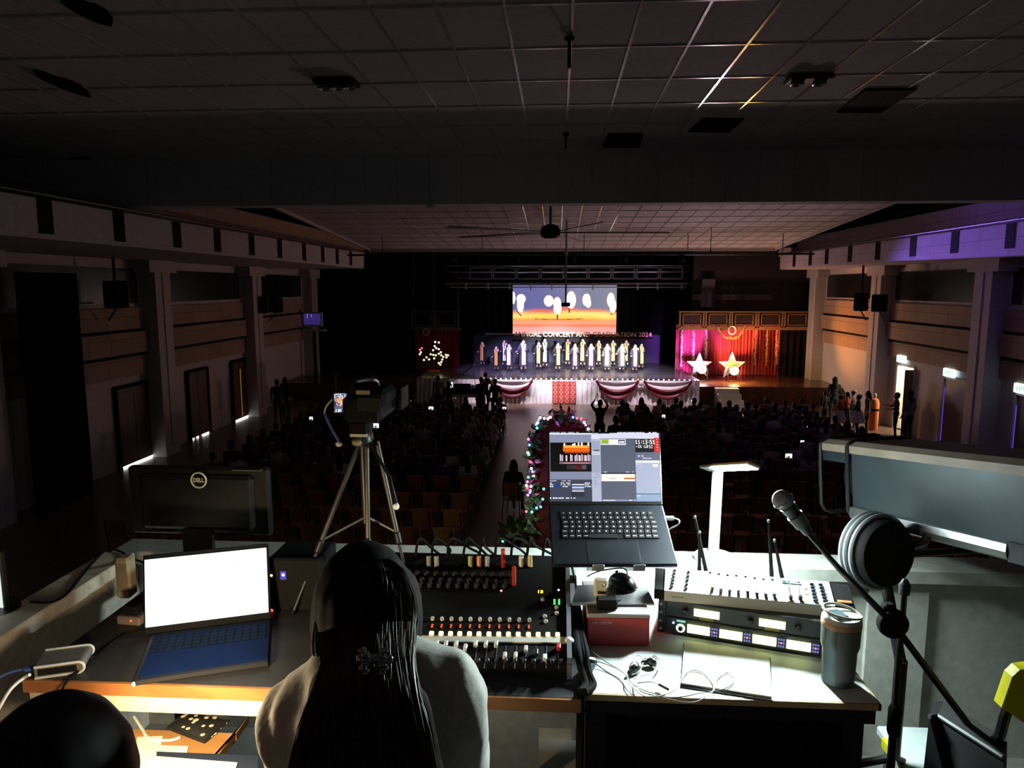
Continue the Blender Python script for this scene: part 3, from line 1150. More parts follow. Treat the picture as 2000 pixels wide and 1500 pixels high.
def wreath(px, py, y, r, m, label):
    o = P(px, py, y)
    t = thing('wreath', label, 'wreath', o, 0)
    pts = [Vector((r * math.cos(a * PI / 10), 0, r * 1.15 * math.sin(a * PI / 10))) for a in range(20)]
    MB().tube(pts, r * .22, 8, closed=True).build('ring', m, t, True)
    f = MB()
    rr = random.Random(px)
    for k in range(120):
        s = pts[rr.randrange(20)]
        d = Vector((rr.uniform(-1, 1), rr.uniform(-1, 1), rr.uniform(-1, 1))).normalized()
        e = d.orthogonal().normalized() * .02
        q = s + d * r * .4
        f.add([s - e, s + e, q], [(0, 1, 2)])
    f.build('leaf_tips', m, t)


wreath(1430, 645, 35.33, .17, M_tins, 'round silver wreath on the gilt gallery front')
wreath(832, 648, 35.33, .14, mat('grey_tinsel', (.3, .3, .32), .4, .5), 'small pale wreath hanging above the little light tree')


# glowing star props with a lamp behind each
def star(px, py, y, r, m, label, lampc, power, disc, tilt):
    c = P(px, py, y)
    o = Vector((c.x, y, ZS))
    t = thing('star_prop', label, 'star', o, tilt, 'star props on the stage')
    zc = c.z - ZS
    pts, inner = [], []
    for k in range(10):
        a = PI / 2 + k * PI / 5
        rr = r if k % 2 == 0 else r * .43
        pts.append(Vector((rr * math.cos(a), 0, zc + rr * math.sin(a))))
        inner.append(Vector((rr * .72 * math.cos(a), 0, zc + rr * .72 * math.sin(a))))
    f = MB()
    f.add(pts + inner + [p + Vector((0, .12, 0)) for p in pts] + [p + Vector((0, .12, 0)) for p in inner],
          [(i, (i + 1) % 10, 10 + (i + 1) % 10, 10 + i) for i in range(10)] + [(20 + i, 20 + (i + 1) % 10, 30 + (i + 1) % 10, 30 + i) for i in range(10)]
          + [(i, (i + 1) % 10, 20 + (i + 1) % 10, 20 + i) for i in range(10)] + [(10 + i, 10 + (i + 1) % 10, 30 + (i + 1) % 10, 30 + i) for i in range(10)])
    f.build('frame', mat('star_edge', (.4, .4, .37), .4), t)
    k = MB()
    k.add([Vector((0, .04, zc))] + [p + Vector((0, .05, 0)) for p in inner] + [Vector((0, .08, zc))] + [p + Vector((0, .07, 0)) for p in inner],
          [(0, 1 + i, 1 + (i + 1) % 10) for i in range(10)] + [(11, 12 + i, 12 + (i + 1) % 10) for i in range(10)])
    k.build('facet_panel', m, t)
    s = MB()
    for x in (-.25, .25):
        s.cyl((x, .1, 0), (x * .8, .1, zc - r * .6), .02, n=8)
    s.cyl((-.25, .1, .1), (.25, .1, .1), .015, n=8)
    s.build('stand', M_dmetal, t)
    return t


star(1366, 714, 34.3, .62, mat('star_white', (.85, .8, .85), .4, emit=(1, .85, .95), es=1.4), 'white glowing star prop on the stage, beside the platform', 0, 0, 0, .0)
star(1430, 715, 34.3, .66, mat('star_gold', (.14, .17, .05), .35, emit=(.75, .6, .12), es=.12), 'gold and green star prop on the stage, farther right', 0, 0, 0, .1)


def par_lamp(px, py, y, label, col, es, power, up, target):
    c = P(px, py, y)
    o = Vector((c.x, y, ZS))
    t = thing('floor_lamp', label, 'stage lamp', o, 0, 'floor lamps at the star props')
    z = c.z - ZS
    R = Vector((0, 0, 1)).rotation_difference(Vector((0, -1, up)).normalized()).to_matrix()
    MB().lathe([(.0, -.2), (.12, -.2), (.2, -.02), (.24, .04), (.21, .04), (.2, .0), (0, .0)], (0, 0, z), 18, R).build('housing', M_black, t, True)
    MB().lathe([(.2, .012), (.2, .02), (0, .03)], (0, 0, z), 18, R).build('lens', mat(label[:12] + 'lens', col, emit=col, es=es), t)
    k = MB()
    k.box((0, .05, .02), (.5, .3, .04), bev=.01)
    k.cyl((-.27, 0, .04), (-.27, 0, z), .015, n=6)
    k.cyl((.27, 0, .04), (.27, 0, z), .015, n=6)
    k.cyl((-.28, 0, z), (-.2, 0, z), .02, n=6)
    k.cyl((.28, 0, z), (.2, 0, z), .02, n=6)
    k.build('stand', M_dmetal, t)
    return Vector((c.x, y - .3, c.z))


q = par_lamp(1371, 721, 33.7, 'pink-white floor lamp blazing in front of the white star', (1, .82, .95), 60, 0, .12, None)
lamp('star_lamp_light', 'POINT', q + Vector((0, -.05, .1)), 190, (1, .6, .76), size=.2)
lamp('star_lamp_up', 'SPOT', q + Vector((0, -.05, .1)), 800, (1, .68, .82), (3.2, 13.0, 8.2), .2, 66, 1.0)
lamp('star_lamp_beam', 'SPOT', q + Vector((0, -.05, .2)), 15000, (.3, .16, 1.0), (10.6, 16.0, 7.3), .1, 17, 1.0)
lamp('star_lamp_curtain', 'SPOT', q + Vector((-.4, 0, .2)), 2600, (.55, .14, 1.0), (6.9, 36.3, 2.0), .1, 62, 1.0)
lamp('star_lamp_warm', 'SPOT', q + Vector((.5, 0, .2)), 2100, (1, .3, .16), (9.6, 36.3, 2.2), .1, 62, 1.0)
q = par_lamp(1434, 724, 33.7, 'yellow-white floor lamp in front of the gold star', (1, .85, .4), 40, 0, .12, None)
lamp('gold_lamp_light', 'POINT', q + Vector((0, -.05, .1)), 230, (1, .55, .12), size=.2)
lamp('gold_lamp_beam', 'SPOT', q + Vector((.2, 0, .2)), 850, (1, .3, .05), (12.5, 31.0, 3.4), .1, 62, 1.0)

# little light tree on the left of the stage
c = P(848, 726, 34.8)
o = Vector((c.x, 34.8, ZS))
t = thing('light_tree', 'little dark Christmas tree strung with yellow lamps before the red curtain', 'tree', o, 0)
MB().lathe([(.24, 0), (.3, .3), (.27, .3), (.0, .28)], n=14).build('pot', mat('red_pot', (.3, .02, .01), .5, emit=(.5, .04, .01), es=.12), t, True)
MB().cyl((0, 0, .28), (0, 0, 1.5), .035, .012, 8).build('trunk', M_timber, t)
f = MB()
rr = random.Random(11)
for k in range(900):
    h = rr.random()
    r_ = .62 * (1 - h) ** .8 * rr.uniform(.3, 1)
    a = rr.uniform(0, 2 * PI)
    s = Vector((r_ * math.cos(a), r_ * math.sin(a), .35 + h * 1.2))
    d = Vector((math.cos(a), math.sin(a), -.2)).normalized()
    e = d.orthogonal().normalized() * .012
    q = s + d * .14
    f.add([s - e, s + e, q], [(0, 1, 2)])
tag(f.build('needles', mat('fir_green', (.015, .035, .015), .7), t), kind='stuff')
tb = [(850, 668), (857, 669), (849, 676), (852, 680), (846, 684), (857, 682), (841, 692), (846, 693), (851, 694), (857, 691), (861, 688), (862, 694), (866, 697), (871, 693), (864, 702), (862, 707), (857, 709), (875, 694), (872, 698), (833, 698), (828, 703), (838, 702), (820, 683), (822, 688), (820, 692), (824, 680), (860, 712), (848, 700)]
for k, (px, py) in enumerate(tb):
    q = P(px, py, 34.3) - o
    col = (1, .85, .3) if k % 5 else (1, .95, .7)
    if px < 826 and py < 684:
        col = (1, .1, .05)
    MB().ell(q, (.045, .04, .045), 8, 6).build('bulb', mat('tree_bulb_%d' % (k % 5 + (9 if px < 826 and py < 684 else 0)), col, emit=col, es=3.5), t, True)
f = MB()
f.tube([P(px, py, 34.3) - o for px, py in tb], .008, 5)
f.build('wire', M_black, t)

# white steps up to the stage
a = P(1412, 800, 30.2)
t = thing('stage_steps', 'white portable steps leading up to the stage right side', 'steps', (a.x, 30.3, 0), 0)
wd = P(1450, 780, 31).x - a.x
for k in range(4):
    MB().span((0, k * .42, .0), (wd, k * .42 + .42, .2 * (k + 1) - .02), bev=.01).build('step', M_white, t)

# grand piano before the stage, with a seated player
a = P(905, 775, 30.0)
t = thing('grand_piano', 'black grand piano with raised lid before the stage skirt', 'piano', (a.x, 30.2, 0), 0)
poly = [(-.75, -.7), (.75, -.7), (.75, .2), (.5, .5), (.35, .9), (0, 1.1), (-.5, 1.05), (-.75, .7)]
M_pia = mat('piano_black', (.004, .004, .005), .15, coat=.5)
MB().prism([(x, y, .62) for x, y in poly], (0, 0, .32)).build('case', M_pia, t)
MB().prism([(-.75 + (x + .75) * .8, y, .96 + (x + .75) * .62) for x, y in poly], (0, 0, .03)).build('lid', M_pia, t)
MB().box((0, -.78, .68), (1.35, .2, .1)).build('keyboard', mat('ivory', (.5, .5, .45), .4), t)
for x, y in ((-.62, -.5), (.62, -.5), (0, .8)):
    MB().cyl((x, y, 0), (x, y, .64), .035, .06, 8).build('leg', M_pia, t)
MB().cyl((.5, .2, .94), (.35, .25, 1.6), .012, n=6).build('prop_stick', M_pia, t)
MB().box((0, -.5, 1.05), (.7, .03, .22), rot=(-.2, 0, 0)).build('music_stand', M_pia, t)


# ================================================================ PEOPLE
M_skin = mat('skin', (.42, .24, .17), .5)
M_skinp = mat('skin_pale', (.75, .55, .47), .5)
M_eye = mat('eye_dark', (.01, .008, .008), .2)
M_hair = mat('black_hair', (.012, .009, .008), .65, spec=.2)
STAND = dict(pelvis=(0, 0, .92), waist=(0, 0, 1.08), chest=(0, .01, 1.27), neck=(0, 0, 1.43), head=(0, .02, 1.57),
             sh=(.165, 0, 1.37), el=(.215, -.02, 1.1), wr=(.22, .06, .87), hip=(.09, 0, .88), kn=(.1, .02, .48), an=(.1, -.02, .08), toe=(.11, .13, .035))
SIT = dict(pelvis=(0, 0, .54), waist=(0, -.02, .7), chest=(0, 0, .88), neck=(0, .01, 1.04), head=(0, .03, 1.18),
           sh=(.165, 0, .98), el=(.22, .06, .74), wr=(.11, .27, .64), hip=(.09, .02, .52), kn=(.1, .42, .5), an=(.1, .4, .08), toe=(.1, .54, .035))


def fingers(mb, wr, d, side, s=1.0, curl=.35):
    """palm, four unequal fingers and a thumb from the side of the palm"""
    d = Vector(d).normalized()
    w = Vector(side).normalized()
    w = (w - d * w.dot(d)).normalized()
    nrm = d.cross(w)
    wr = Vector(wr)
    for i, (o, ln) in enumerate(((-.03, .062), (-.01, .074), (.01, .07), (.03, .055))):
        a = wr + d * .085 * s + w * o * s
        b = a + (d * math.cos(curl) + nrm * math.sin(curl)) * ln * .55 * s
        c = b + (d * math.cos(curl * 2.2) + nrm * math.sin(curl * 2.2)) * ln * .5 * s
        mb.tube([wr + d * .05 * s + w * o * .8 * s, a, b, c], [.0095 * s, .0092 * s, .0085 * s, .0065 * s], 6)
    a = wr + d * .03 * s - w * .03 * s
    mb.tube([a, a + (d * .6 - w * .8) * .035 * s, a + (d * 1.5 - w * .7 + nrm * .4) * .045 * s], [.012 * s, .011 * s, .008 * s], 6)


def figure(base, over=None, k=1.0, voxel=.025, slim=1.0, hs=1.0, extra=None, ear=True, hands=True):
    """one continuous body facing +y; over replaces joints, 'L'/'R' suffix for one side (R = +x)"""
    J = dict(base)
    over = over or {}
    J.update(over)

    def j(n, s):
        v = over.get(n + ('R' if s > 0 else 'L'))
        if v is not None:
            return Vector(v)
        v = Vector(J[n])
        return Vector((v.x * s, v.y, v.z))
    V = {n: Vector(J[n]) for n in ('pelvis', 'waist', 'chest', 'neck', 'head')}
    m = MB()
    up = (V['chest'] - V['waist']).normalized()
    R = Vector((0, 0, 1)).rotation_difference(up).to_matrix()
    m.ell(V['pelvis'], (.155 * slim, .115 * slim, .12), M=R)
    m.ell(V['waist'], (.128 * slim, .095 * slim, .15), M=R)
    m.ell(V['chest'], (.16 * slim, .108 * slim, .19), M=R)
    m.cap(V['chest'] + up * .08, V['neck'], .07, .05)
    m.cap(V['neck'], V['head'] - Vector((0, .01, .03)), .05, .048)
    h = V['head']
    HR = J.get('HR', Matrix.Identity(3))
    m.ell(h, (.077 * hs, .096 * hs, .112 * hs), M=HR)
    m.ell(h + HR @ Vector((0, .035 * hs, -.06 * hs)), (.055 * hs, .055 * hs, .06 * hs), M=HR)
    m.cap(h + HR @ Vector((0, .088 * hs, .0)), h + HR @ Vector((0, .105 * hs, -.03 * hs)), .011 * hs, .016 * hs, 8)
    if ear:
        for s in (-1, 1):
            m.ell(h + HR @ Vector((s * .078 * hs, -.005, -.01)), (.014, .022, .033), M=HR)
    for s in (-1, 1):
        sh, el, wr = j('sh', s), j('el', s), j('wr', s)
        m.cap(V['chest'] + up * .1, sh, .07, .056)
        m.cap(sh, el, .055, .042)
        m.cap(el, wr, .041, .029)
        d = J.get('hand' + ('R' if s > 0 else 'L'), (wr - el).normalized())
        d = Vector(d).normalized()
        m.cap(wr, wr + d * .06, .03, .032)
        hp, kn, an, toe = j('hip', s), j('kn', s), j('an', s), j('toe', s)
        m.cap(V['pelvis'], hp, .1, .088)
        m.cap(hp, kn, .088, .058)
        m.cap(kn, an, .056, .036)
        m.cap(an - Vector((0, 0, .02)), toe, .042, .032)
    f = fuse(m, voxel, 3)
    if hands:
        for s in (-1, 1):
            el, wr = j('el', s), j('wr', s)
            d = Vector(J.get('hand' + ('R' if s > 0 else 'L'), (wr - el).normalized())).normalized()
            side = Vector((s, 0, 0)) if abs(d.x) < .8 else Vector((0, 0, 1))
            fingers(f, wr, d, side)
    if k != 1.0:
        f.v = [(v[0] * k, v[1] * k, v[2] * k) for v in f.v]
    f.J = J
    f.j = j
    f.k = k
    return f


def paint(f, fn):
    """give each face of a body the slot its own place on the body has"""
    f.mi = []
    for p in f.f:
        c = [sum(f.v[i][a] for i in p) / len(p) / f.k for a in range(3)]
        f.mi.append(fn(c))
    return f


def eyes(f, h, hs=1.0, slot=1):
    n = len(f.f)
    for s in (-1, 1):
        f.m = slot
        f.ell(Vector(h) * f.k + Vector((s * .03, .088, .012)) * hs * f.k, (.012 * f.k, .008 * f.k, .008 * f.k), 8, 5)
    f.m = 2 if slot == 1 else slot
    f.ell(Vector(h) * f.k + Vector((0, .088, -.058)) * hs * f.k, (.022 * f.k, .01 * f.k, .006 * f.k), 8, 4)
    f.m = 0
    return f


def hair_cap(h, style, hs=1.0, HR=None):
    h = Vector(h)
    HR = HR or Matrix.Identity(3)
    m = MB()
    m.ell(h + HR @ Vector((0, -.02, .022)) * hs, (.087 * hs, .1 * hs, .112 * hs), M=HR)
    if style == 'short':
        m.ell(h + HR @ Vector((0, -.045, -.03)) * hs, (.078 * hs, .065 * hs, .07 * hs), M=HR)
    elif style == 'long':
        m.cap(h + HR @ Vector((0, -.06, 0)), h + HR @ Vector((0, -.09, -.2)), .075 * hs, .07, 12)
        m.ell(h + HR @ Vector((0, -.1, -.26)), (.085, .04, .12))
        for s in (-1, 1):
            m.cap(h + HR @ Vector((s * .07, -.01, 0)), h + HR @ Vector((s * .085, -.03, -.19)), .03, .025)
    elif style == 'bun':
        m.ell(h + HR @ Vector((0, -.1, .06)), .05)
        m.ell(h + HR @ Vector((0, -.05, -.03)), (.07, .055, .06))
    elif style == 'tail':
        m.ell(h + HR @ Vector((0, -.05, -.02)), (.07, .06, .07))
        m.cap(h + HR @ Vector((0, -.11, .03)), h + HR @ Vector((0, -.13, -.2)), .032, .018)
    elif style == 'scarf':
        m.ell(h + HR @ Vector((0, -.012, .0)), (.098, .112, .128))
        m.cap(h + HR @ Vector((0, -.03, -.1)), h + HR @ Vector((0, -.03, -.2)), .085, .13)
    f = fuse(m, .016, 2)
    return f


def cut(f, keep):
    """keep only the faces whose centre passes"""
    ff, mi = [], []
    for p, k in zip(f.f, f.mi):
        c = Vector([sum(f.v[i][a] for i in p) / len(p) for a in range(3)])
        if keep(c):
            ff.append(p)
            mi.append(k)
    used = sorted({i for p in ff for i in p})
    mp = {u: n for n, u in enumerate(used)}
    f.v = [f.v[u] for u in used]
    f.f = [tuple(mp[i] for i in p) for p in ff]
    f.mi = mi
    return f


# ---------------------------------------------------------------- seated audience, all facing the stage
SHIRTS = [('grey shirt', (.1, .1, .11)), ('dark shirt', (.015, .015, .018)), ('pale shirt', (.35, .33, .33)), ('brown top', (.1, .05, .035)), ('plum top', (.09, .03, .06)), ('navy top', (.02, .025, .06))]
M_trou = mat('dark_trousers', (.012, .012, .015), .8)
sit0 = figure(SIT, voxel=.034, hands=True)
sit1 = figure(SIT, {'wr': (.2, .3, .6), 'head': (.02, .05, 1.16)}, voxel=.034, slim=1.18, hands=True)
AUD = []
for vi, (base, style, hl) in enumerate([(sit0, 'short', 'short-haired'), (sit1, 'short', 'broad-shouldered'), (sit0, 'long', 'long-haired'), (sit0, 'tail', 'ponytailed'), (sit0, 'bun', 'bun-haired'), (sit1, 'scarf', 'headscarfed')]):
    hm = hair_cap(base.J['head'], style)
    hm.v = [tuple(v) for v in hm.v]
    hair_me = hm.build('hair', mat('scarf_cloth', (.08, .07, .08), .8) if style == 'scarf' else M_hair, None, True)
    bodies = []
    for sn, sc in SHIRTS:
        nk = base.J['neck'][2]
        b = MB()
        b.v, b.f, b.k = base.v, base.f, 1.0
        paint(b, lambda c: 0 if (c[2] > nk + .01 and abs(c[0]) < .14) or (c[1] > .3 and c[2] > .57) else (1 if c[2] > .6 and c[1] < .32 else 2))
        bodies.append((sn, b.build('person', [M_skin, mat('cloth_' + sn.replace(' ', '_'), sc, .85), M_trou], None, True)))
    AUD.append((hl, hair_me, bodies))

M_orange = mat('orange_plastic', (.32, .1, .035), .5)
M_leg = mat('chair_leg_metal', (.05, .05, .055), .4, .7)


def chair_parts():
    seat = MB().sheet([[(x, y, .44 - .03 * (1 - (x / .2) ** 2)) for x in (-.2, -.1, 0, .1, .2)] for y in (.2, .1, 0, -.1, -.2)], .022)
    back = MB().sheet([[(x, -.22 - .06 * v + .03 * (1 - (x / .2) ** 2), .52 + .34 * v) for x in (-.2, -.1, 0, .1, .2)] for v in (0, .33, .66, 1)], .02)
    legs = []
    for sx in (-1, 1):
        legs.append(MB().tube([(sx * .21, .19, 0), (sx * .17, .17, .42)], .012, 6))
        legs.append(MB().tube([(sx * .21, -.24, 0), (sx * .18, -.2, .44), (sx * .18, -.28, .8)], .012, 6))
    return seat, back, legs


seat, back, legs = chair_parts()
one = MB()
for k, p in ((0, seat), (0, back)):
    one.m = k
    one.add(p.v, p.f)
one.m = 1
for p in legs:
    one.add(p.v, p.f)
CH1 = one.build('hall_chair', [M_orange, M_leg])
CHE = thing('hall_chair', 'x', 'chair')
KIDS_CH = [seat.build('seat', M_orange, CHE), back.build('backrest', M_orange, CHE)] + [p.build('leg', M_leg, CHE) for p in legs]


def seat_x(blk, k):
    return -2.05 - .62 * k if blk == 'left' else 2.35 + .62 * k


PH = [(608, 817, 'tiny lit phone in the dark seats near the amber door', .11, .1), (734, 831, 'bright lit phone in the seats just right of the video camera', .2, .14),
      (799, 784, 'lit phone in the front seats right of the video camera', .15, .1), (842, 797, 'small lit phone in the front left seats below the piano', .16, .1), (985, 797, 'small lit phone at the aisle end of the left seats', .13, .08),
      (1296, 813, 'small round phone glow in the middle of the right seats', .1, .1), (1540, 890, 'bright lit phone in the seats just left of the big spotlight', .17, .11), (1574, 828, 'tilted lit phone in the seats near the group by the wall', .12, .2),
      (1567, 862, 'dim lit phone touching the far corner of the big spotlight', .12, .06), (1352, 783, 'lit phone in the seats below the white steps', .1, .08)]
ROWS = [25.3 - 1.0 * i for i in range(10)]
HOLD = {}
for px, py, l, w, h in PH:
    best = None
    for ri, y in enumerate(ROWS):
        p = P(px, py, y + .36)
        for blk in ('left', 'right'):
            for k in range(11):
                dx = p.x - seat_x(blk, k)
                if (ri, blk, k) in HOLD:
                    continue
                c_ = abs(dx - .05) * 2 + abs(p.z - 1.22)
                if best is None or c_ < best[0]:
                    best = (c_, (ri, blk, k), p, dx)
    HOLD[best[1]] = (best[2], l, w, h, .3 if px == 1574 else 0)
used_a, used_c, used_e = set(), False, False
rr = random.Random(21)
for ri, y in enumerate(ROWS + [14.9, 13.8, 12.7]):
    for blk in ('left', 'right'):
        for k in range(11):
            x = seat_x(blk, k)
            sk = '%s block, %s row from stage, %s seat from aisle' % (blk, ORD[ri], ORD[k])
            empty = (ri >= 10 or rr.random() < .07) and (ri, blk, k) not in HOLD
            if ri < 10:
                c = CH1 if not used_c else CH1.copy()
                if used_c:
                    COL.objects.link(c)
                used_c = True
                tag(c, 'orange hall chair, ' + sk, 'chair', 'hall chairs in the audience rows')
                c.location = (x, y, 0)
            else:
                if not used_e:
                    c = CHE
                    used_e = True
                else:
                    c = CHE.copy()
                    COL.objects.link(c)
                    for ch in KIDS_CH:
                        d = ch.copy()
                        COL.objects.link(d)
                        d.parent = c
                tag(c, 'empty orange hall chair, ' + sk, 'chair', 'empty chairs in the rear rows')
                c.location = (x, y, 0)
            if not empty:
                vi = rr.choices(range(6), (5, 3, 4, 3, 2, 3))[0]
                hl, hme, bodies = AUD[vi]
                si = rr.randrange(6)
                sn, bd = bodies[si]
                key = (vi, si)
                if (ri, blk, k) in HOLD:
                    hp_ = HOLD[(ri, blk, k)][0] - Vector((x, y, .02))
                    el_ = Vector((.2 * .4 + hp_.x * .5 + .1, .2, max(.72, hp_.z - .3)))
                    fg = figure(SIT, {'elR': el_, 'wrR': hp_ + Vector((0, -.03, -.08)), 'handR': (0, .25, 1)}, voxel=.03)
                    paint(fg, lambda c: 0 if (c[2] > 1.05 and (Vector(c) - Vector(SIT['head'])).length < .2) or c[1] > .3 and c[2] > .57 else (1 if c[2] > .6 and c[1] < .34 else 2))
                    p = fg.build('person', [M_skin, bd.data.materials[1], M_trou], None, True)
                    vi, hl, hme = 0, 'phone-holding', AUD[0][1]
                else:
                    p = bpy.data.objects.new('person', bd.data)
                    COL.objects.link(p)
                h = bpy.data.objects.new('hair' if vi != 5 else 'headscarf', hme.data)
                COL.objects.link(h)
                h.parent = p
                s_ = rr.uniform(.94, 1.04)
                p.location = (x, y, .02)
                if hl != 'phone-holding':
                    p.location = (x + rr.uniform(-.04, .04), y, .02)
                    p.rotation_euler = (0, 0, rr.uniform(-.25, .25))
                    p.scale = (s_, s_, s_)
                tag(p, '%s person in %s, %s' % (hl, sn, sk), 'person', 'seated audience facing the stage')
for hl, hme, bodies in AUD:
    bpy.data.objects.remove(hme)
    for sn, b in bodies:
        bpy.data.objects.remove(b)

# ---------------------------------------------------------------- performers on the stage
KID = {'elR': (.25, .02, 1.12), 'wrR': (.22, .17, 1.0), 'elL': (-.25, .07, 1.13), 'wrL': (-.15, .17, 1.36), 'handL': (.2, -.1, 1), 'handR': (.3, 1, .1)}
KID2 = {'elR': (.27, .04, 1.16), 'wrR': (.34, .2, 1.08), 'elL': (-.24, .05, 1.1), 'wrL': (-.1, .22, 1.18), 'handL': (.6, .4, .7), 'handR': (.6, .7, .2)}
KV = []
for over in (KID, KID2):
    b = figure(STAND, over, 1.0, .02, .86, 1.12)
    J = b.J
    paint(b, lambda c: 0 if c[2] > .2 else 1)
    eyes(b, J['head'], 1.12, 1)
    g = MB()
    g.lathe([(.235, .32), (.23, .6), (.205, 1.0), (.2, 1.25), (.18, 1.36), (.1, 1.42), (.06, 1.44)], n=20, sy=.75)
    for s in (-1, 1):
        sh, el, wr = b.j('sh', s), b.j('el', s), b.j('wr', s)
        g.cap(sh, el, .075, .075)
        g.cap(el, el + (wr - el) * .75, .07, .085)
    gown = fuse(g, .022, 3)
    st = MB()
    for s in (-1, 1):
        rows = []
        for z, f in ((.42, .03), (.7, .03), (1.0, .03), (1.25, .03), (1.36, .045), (1.44, .06)):
            ry = {.42: .176, .7: .168, 1.0: .157, 1.25: .153, 1.36: .128, 1.44: .07}[z]
            rows.append([(s * (f - .02 + w * .085), ry * math.sqrt(max(.2, 1 - ((f - .02 + w * .085) / .24) ** 2)) + .012, z) for w in (0, .5, 1)])
        rows.append([(s * (.06 + w * .06), -.04, 1.475) for w in (0, .5, 1)])
        st.sheet(rows, .012)
    KV.append((b, gown, st, J))
M_gown = [mat('black_gown', (.008, .008, .01), .6), mat('violet_gown', (.03, .02, .05), .6), mat('grey_gown', (.07, .065, .075), .6)]
M_stole = [mat('yellow_stole', (.8, .58, .2), .5), mat('white_stole', (.85, .82, .78), .5), mat('orange_stole', (.75, .32, .1), .5)]
M_shoe = mat('black_shoe', (.01, .01, .01), .4)
CAST = [  # head px, head py, foot py, gown, stole, hair, pose
    (125, 725, 975, 0, 2, 'short', 0), (275, 775, 1030, 0, 2, 'short', 0), (362, 705, 985, 0, 1, 'short', 0), (415, 750, 1030, 1, 1, 'long', 0), (548, 735, 1000, 0, 1, 'short', 0),
    (568, 705, 1040, 1, 1, 'short', 1), (735, 725, 1015, 0, 0, 'short', 0), (800, 688, 1005, 0, 1, 'tail', 1), (940, 735, 1035, 0, 0, 'short', 0), (1048, 692, 980, 0, 0, 'short', 0),
    (1125, 745, 1035, 1, 1, 'long', 1), (1210, 690, 990, 0, 0, 'short', 0), (1300, 745, 1040, 1, 1, 'bun', 0), (1382, 707, 985, 0, 0, 'short', 1), (1475, 745, 1040, 2, 1, 'long', 0),
    (1537, 707, 985, 0, 0, 'short', 0), (1633, 745, 1040, 2, 1, 'tail', 1), (1680, 707, 985, 0, 0, 'short', 0), (1775, 755, 1045, 1, 0, 'short', 0), (1843, 745, 1015, 0, 0, 'tail', 1)]
GN, SN = ['black', 'violet', 'grey'], ['yellow', 'white', 'orange']
HN = {'short': 'short-haired', 'long': 'long-haired', 'bun': 'bun-haired', 'tail': 'ponytailed'}
KM = {}
for i, (hx, hy, fy, gi, si, hst, po) in enumerate(CAST):
    fpx, fpy = 920 + hx / 5.556, 540 + fy / 5.556
    o = T(fpx, fpy, ZE)
    top = P(fpx, 540 + (hy - 22) / 5.556, o.y)
    k = min(.98, max(.66, (top.z - ZE) / 1.7))
    b, gown, st, J = KV[po]
    if (po, 'b') not in KM:
        KM[(po, 'b')] = b.build('person', [M_skinp, M_shoe, mat('lips', (.4, .1, .1), .5)], None, True)
        me = KM[(po, 'b')]
    p = KM[(po, 'b')].copy()
    COL.objects.link(p)
    p.location = o
    p.scale = (k, k, k)
    p.rotation_euler = (0, 0, PI + ((i * 37) % 11 - 5) * .04)
    tag(p, '%s performer in %s gown with %s stole, %s from the left on the stage' % (HN[hst], GN[gi], SN[si], ORD[i]), 'person', 'robed performers on the stage')
    for nm, key, src, m in (('gown', ('g', po, gi), gown, M_gown[gi]), ('stole', ('s', po, si), st, M_stole[si])):
        if key not in KM:
            KM[key] = src.build(nm, m, None, True)
        c = KM[key].copy()
        COL.objects.link(c)
        c.parent = p
    if ('h', hst) not in KM:
        KM[('h', hst)] = hair_cap(J['head'], hst, 1.12).build('hair', M_hair, None, True)
    c = KM[('h', hst)].copy()
    COL.objects.link(c)
    c.parent = p
for m in KM.values():
    bpy.data.objects.remove(m)

# ---------------------------------------------------------------- other people in the hall
def person_at(fig, loc, rz, k, label, tops, style, group=None, skirt=None, split=.9, hcol=None):
    nk = fig.J['neck'][2]
    wl = [fig.j('wr', s) for s in (-1, 1)]
    b = MB()
    b.v, b.f, b.k = list(fig.v), list(fig.f), 1.0
    paint(b, lambda c: 0 if c[2] > nk + .02 and (Vector(c) - Vector(fig.J['head'])).length < .22 or min((Vector(c) - w).length for w in wl) < .13 else (1 if c[2] > split else 2))
    eyes(b, fig.J['head'], 1.0, 3)
    p = b.build('person', [M_skin, tops[0], tops[1], M_eye], None, True)
    p.location = loc
    p.rotation_euler = (0, 0, rz)
    p.scale = (k, k, k)
    tag(p, label, 'person', group)
    hair_cap(fig.J['head'], style).build('hair' if style != 'scarf' else 'headscarf', hcol or M_hair, p, True)
    if skirt:
        n = 40
        rows = [[((r + .025 * math.sin(a * 2.5)) * math.cos(2 * PI * a / n), (r + .025 * math.sin(a * 2.5)) * .9 * math.sin(2 * PI * a / n), z) for a in range(n + 1)] for r, z in ((.14, 1.02), (.24, .8), (.32, .55))]
        MB().sheet(rows, .006).build('skirt', skirt, p, True)
    return p


M_dark = mat('dark_cloth', (.012, .012, .014), .85)
M_greyc = mat('grey_cloth', (.12, .12, .14), .85)
M_redtop = mat('red_top', (.35, .03, .03), .7)
M_whitec = mat('white_cloth', (.6, .55, .57), .7)
raise_ = figure(STAND, {'elR': (.24, .06, 1.52), 'wrR': (.09, .2, 1.72), 'elL': (-.26, .06, 1.52), 'wrL': (-.12, .2, 1.72), 'handL': (.3, .1, 1), 'handR': (-.3, .1, 1)}, voxel=.024)
rest = figure(STAND, voxel=.024)
reach = figure(STAND, {'elR': (.24, .12, 1.15), 'wrR': (.12, .32, 1.2), 'elL': (-.24, .05, 1.12), 'wrL': (-.2, .25, 1.1)}, voxel=.024)
q = T(1168, 842, 0)
y_f = 22.3
q = P(1172, 800, y_f)
pf = person_at(raise_, (q.x, y_f, 0), 0.0, 1.0, 'standing dark figure in the aisle holding a phone overhead with both arms', (M_dark, M_dark), 'tail')
q = P(1170, 790, y_f + .25)


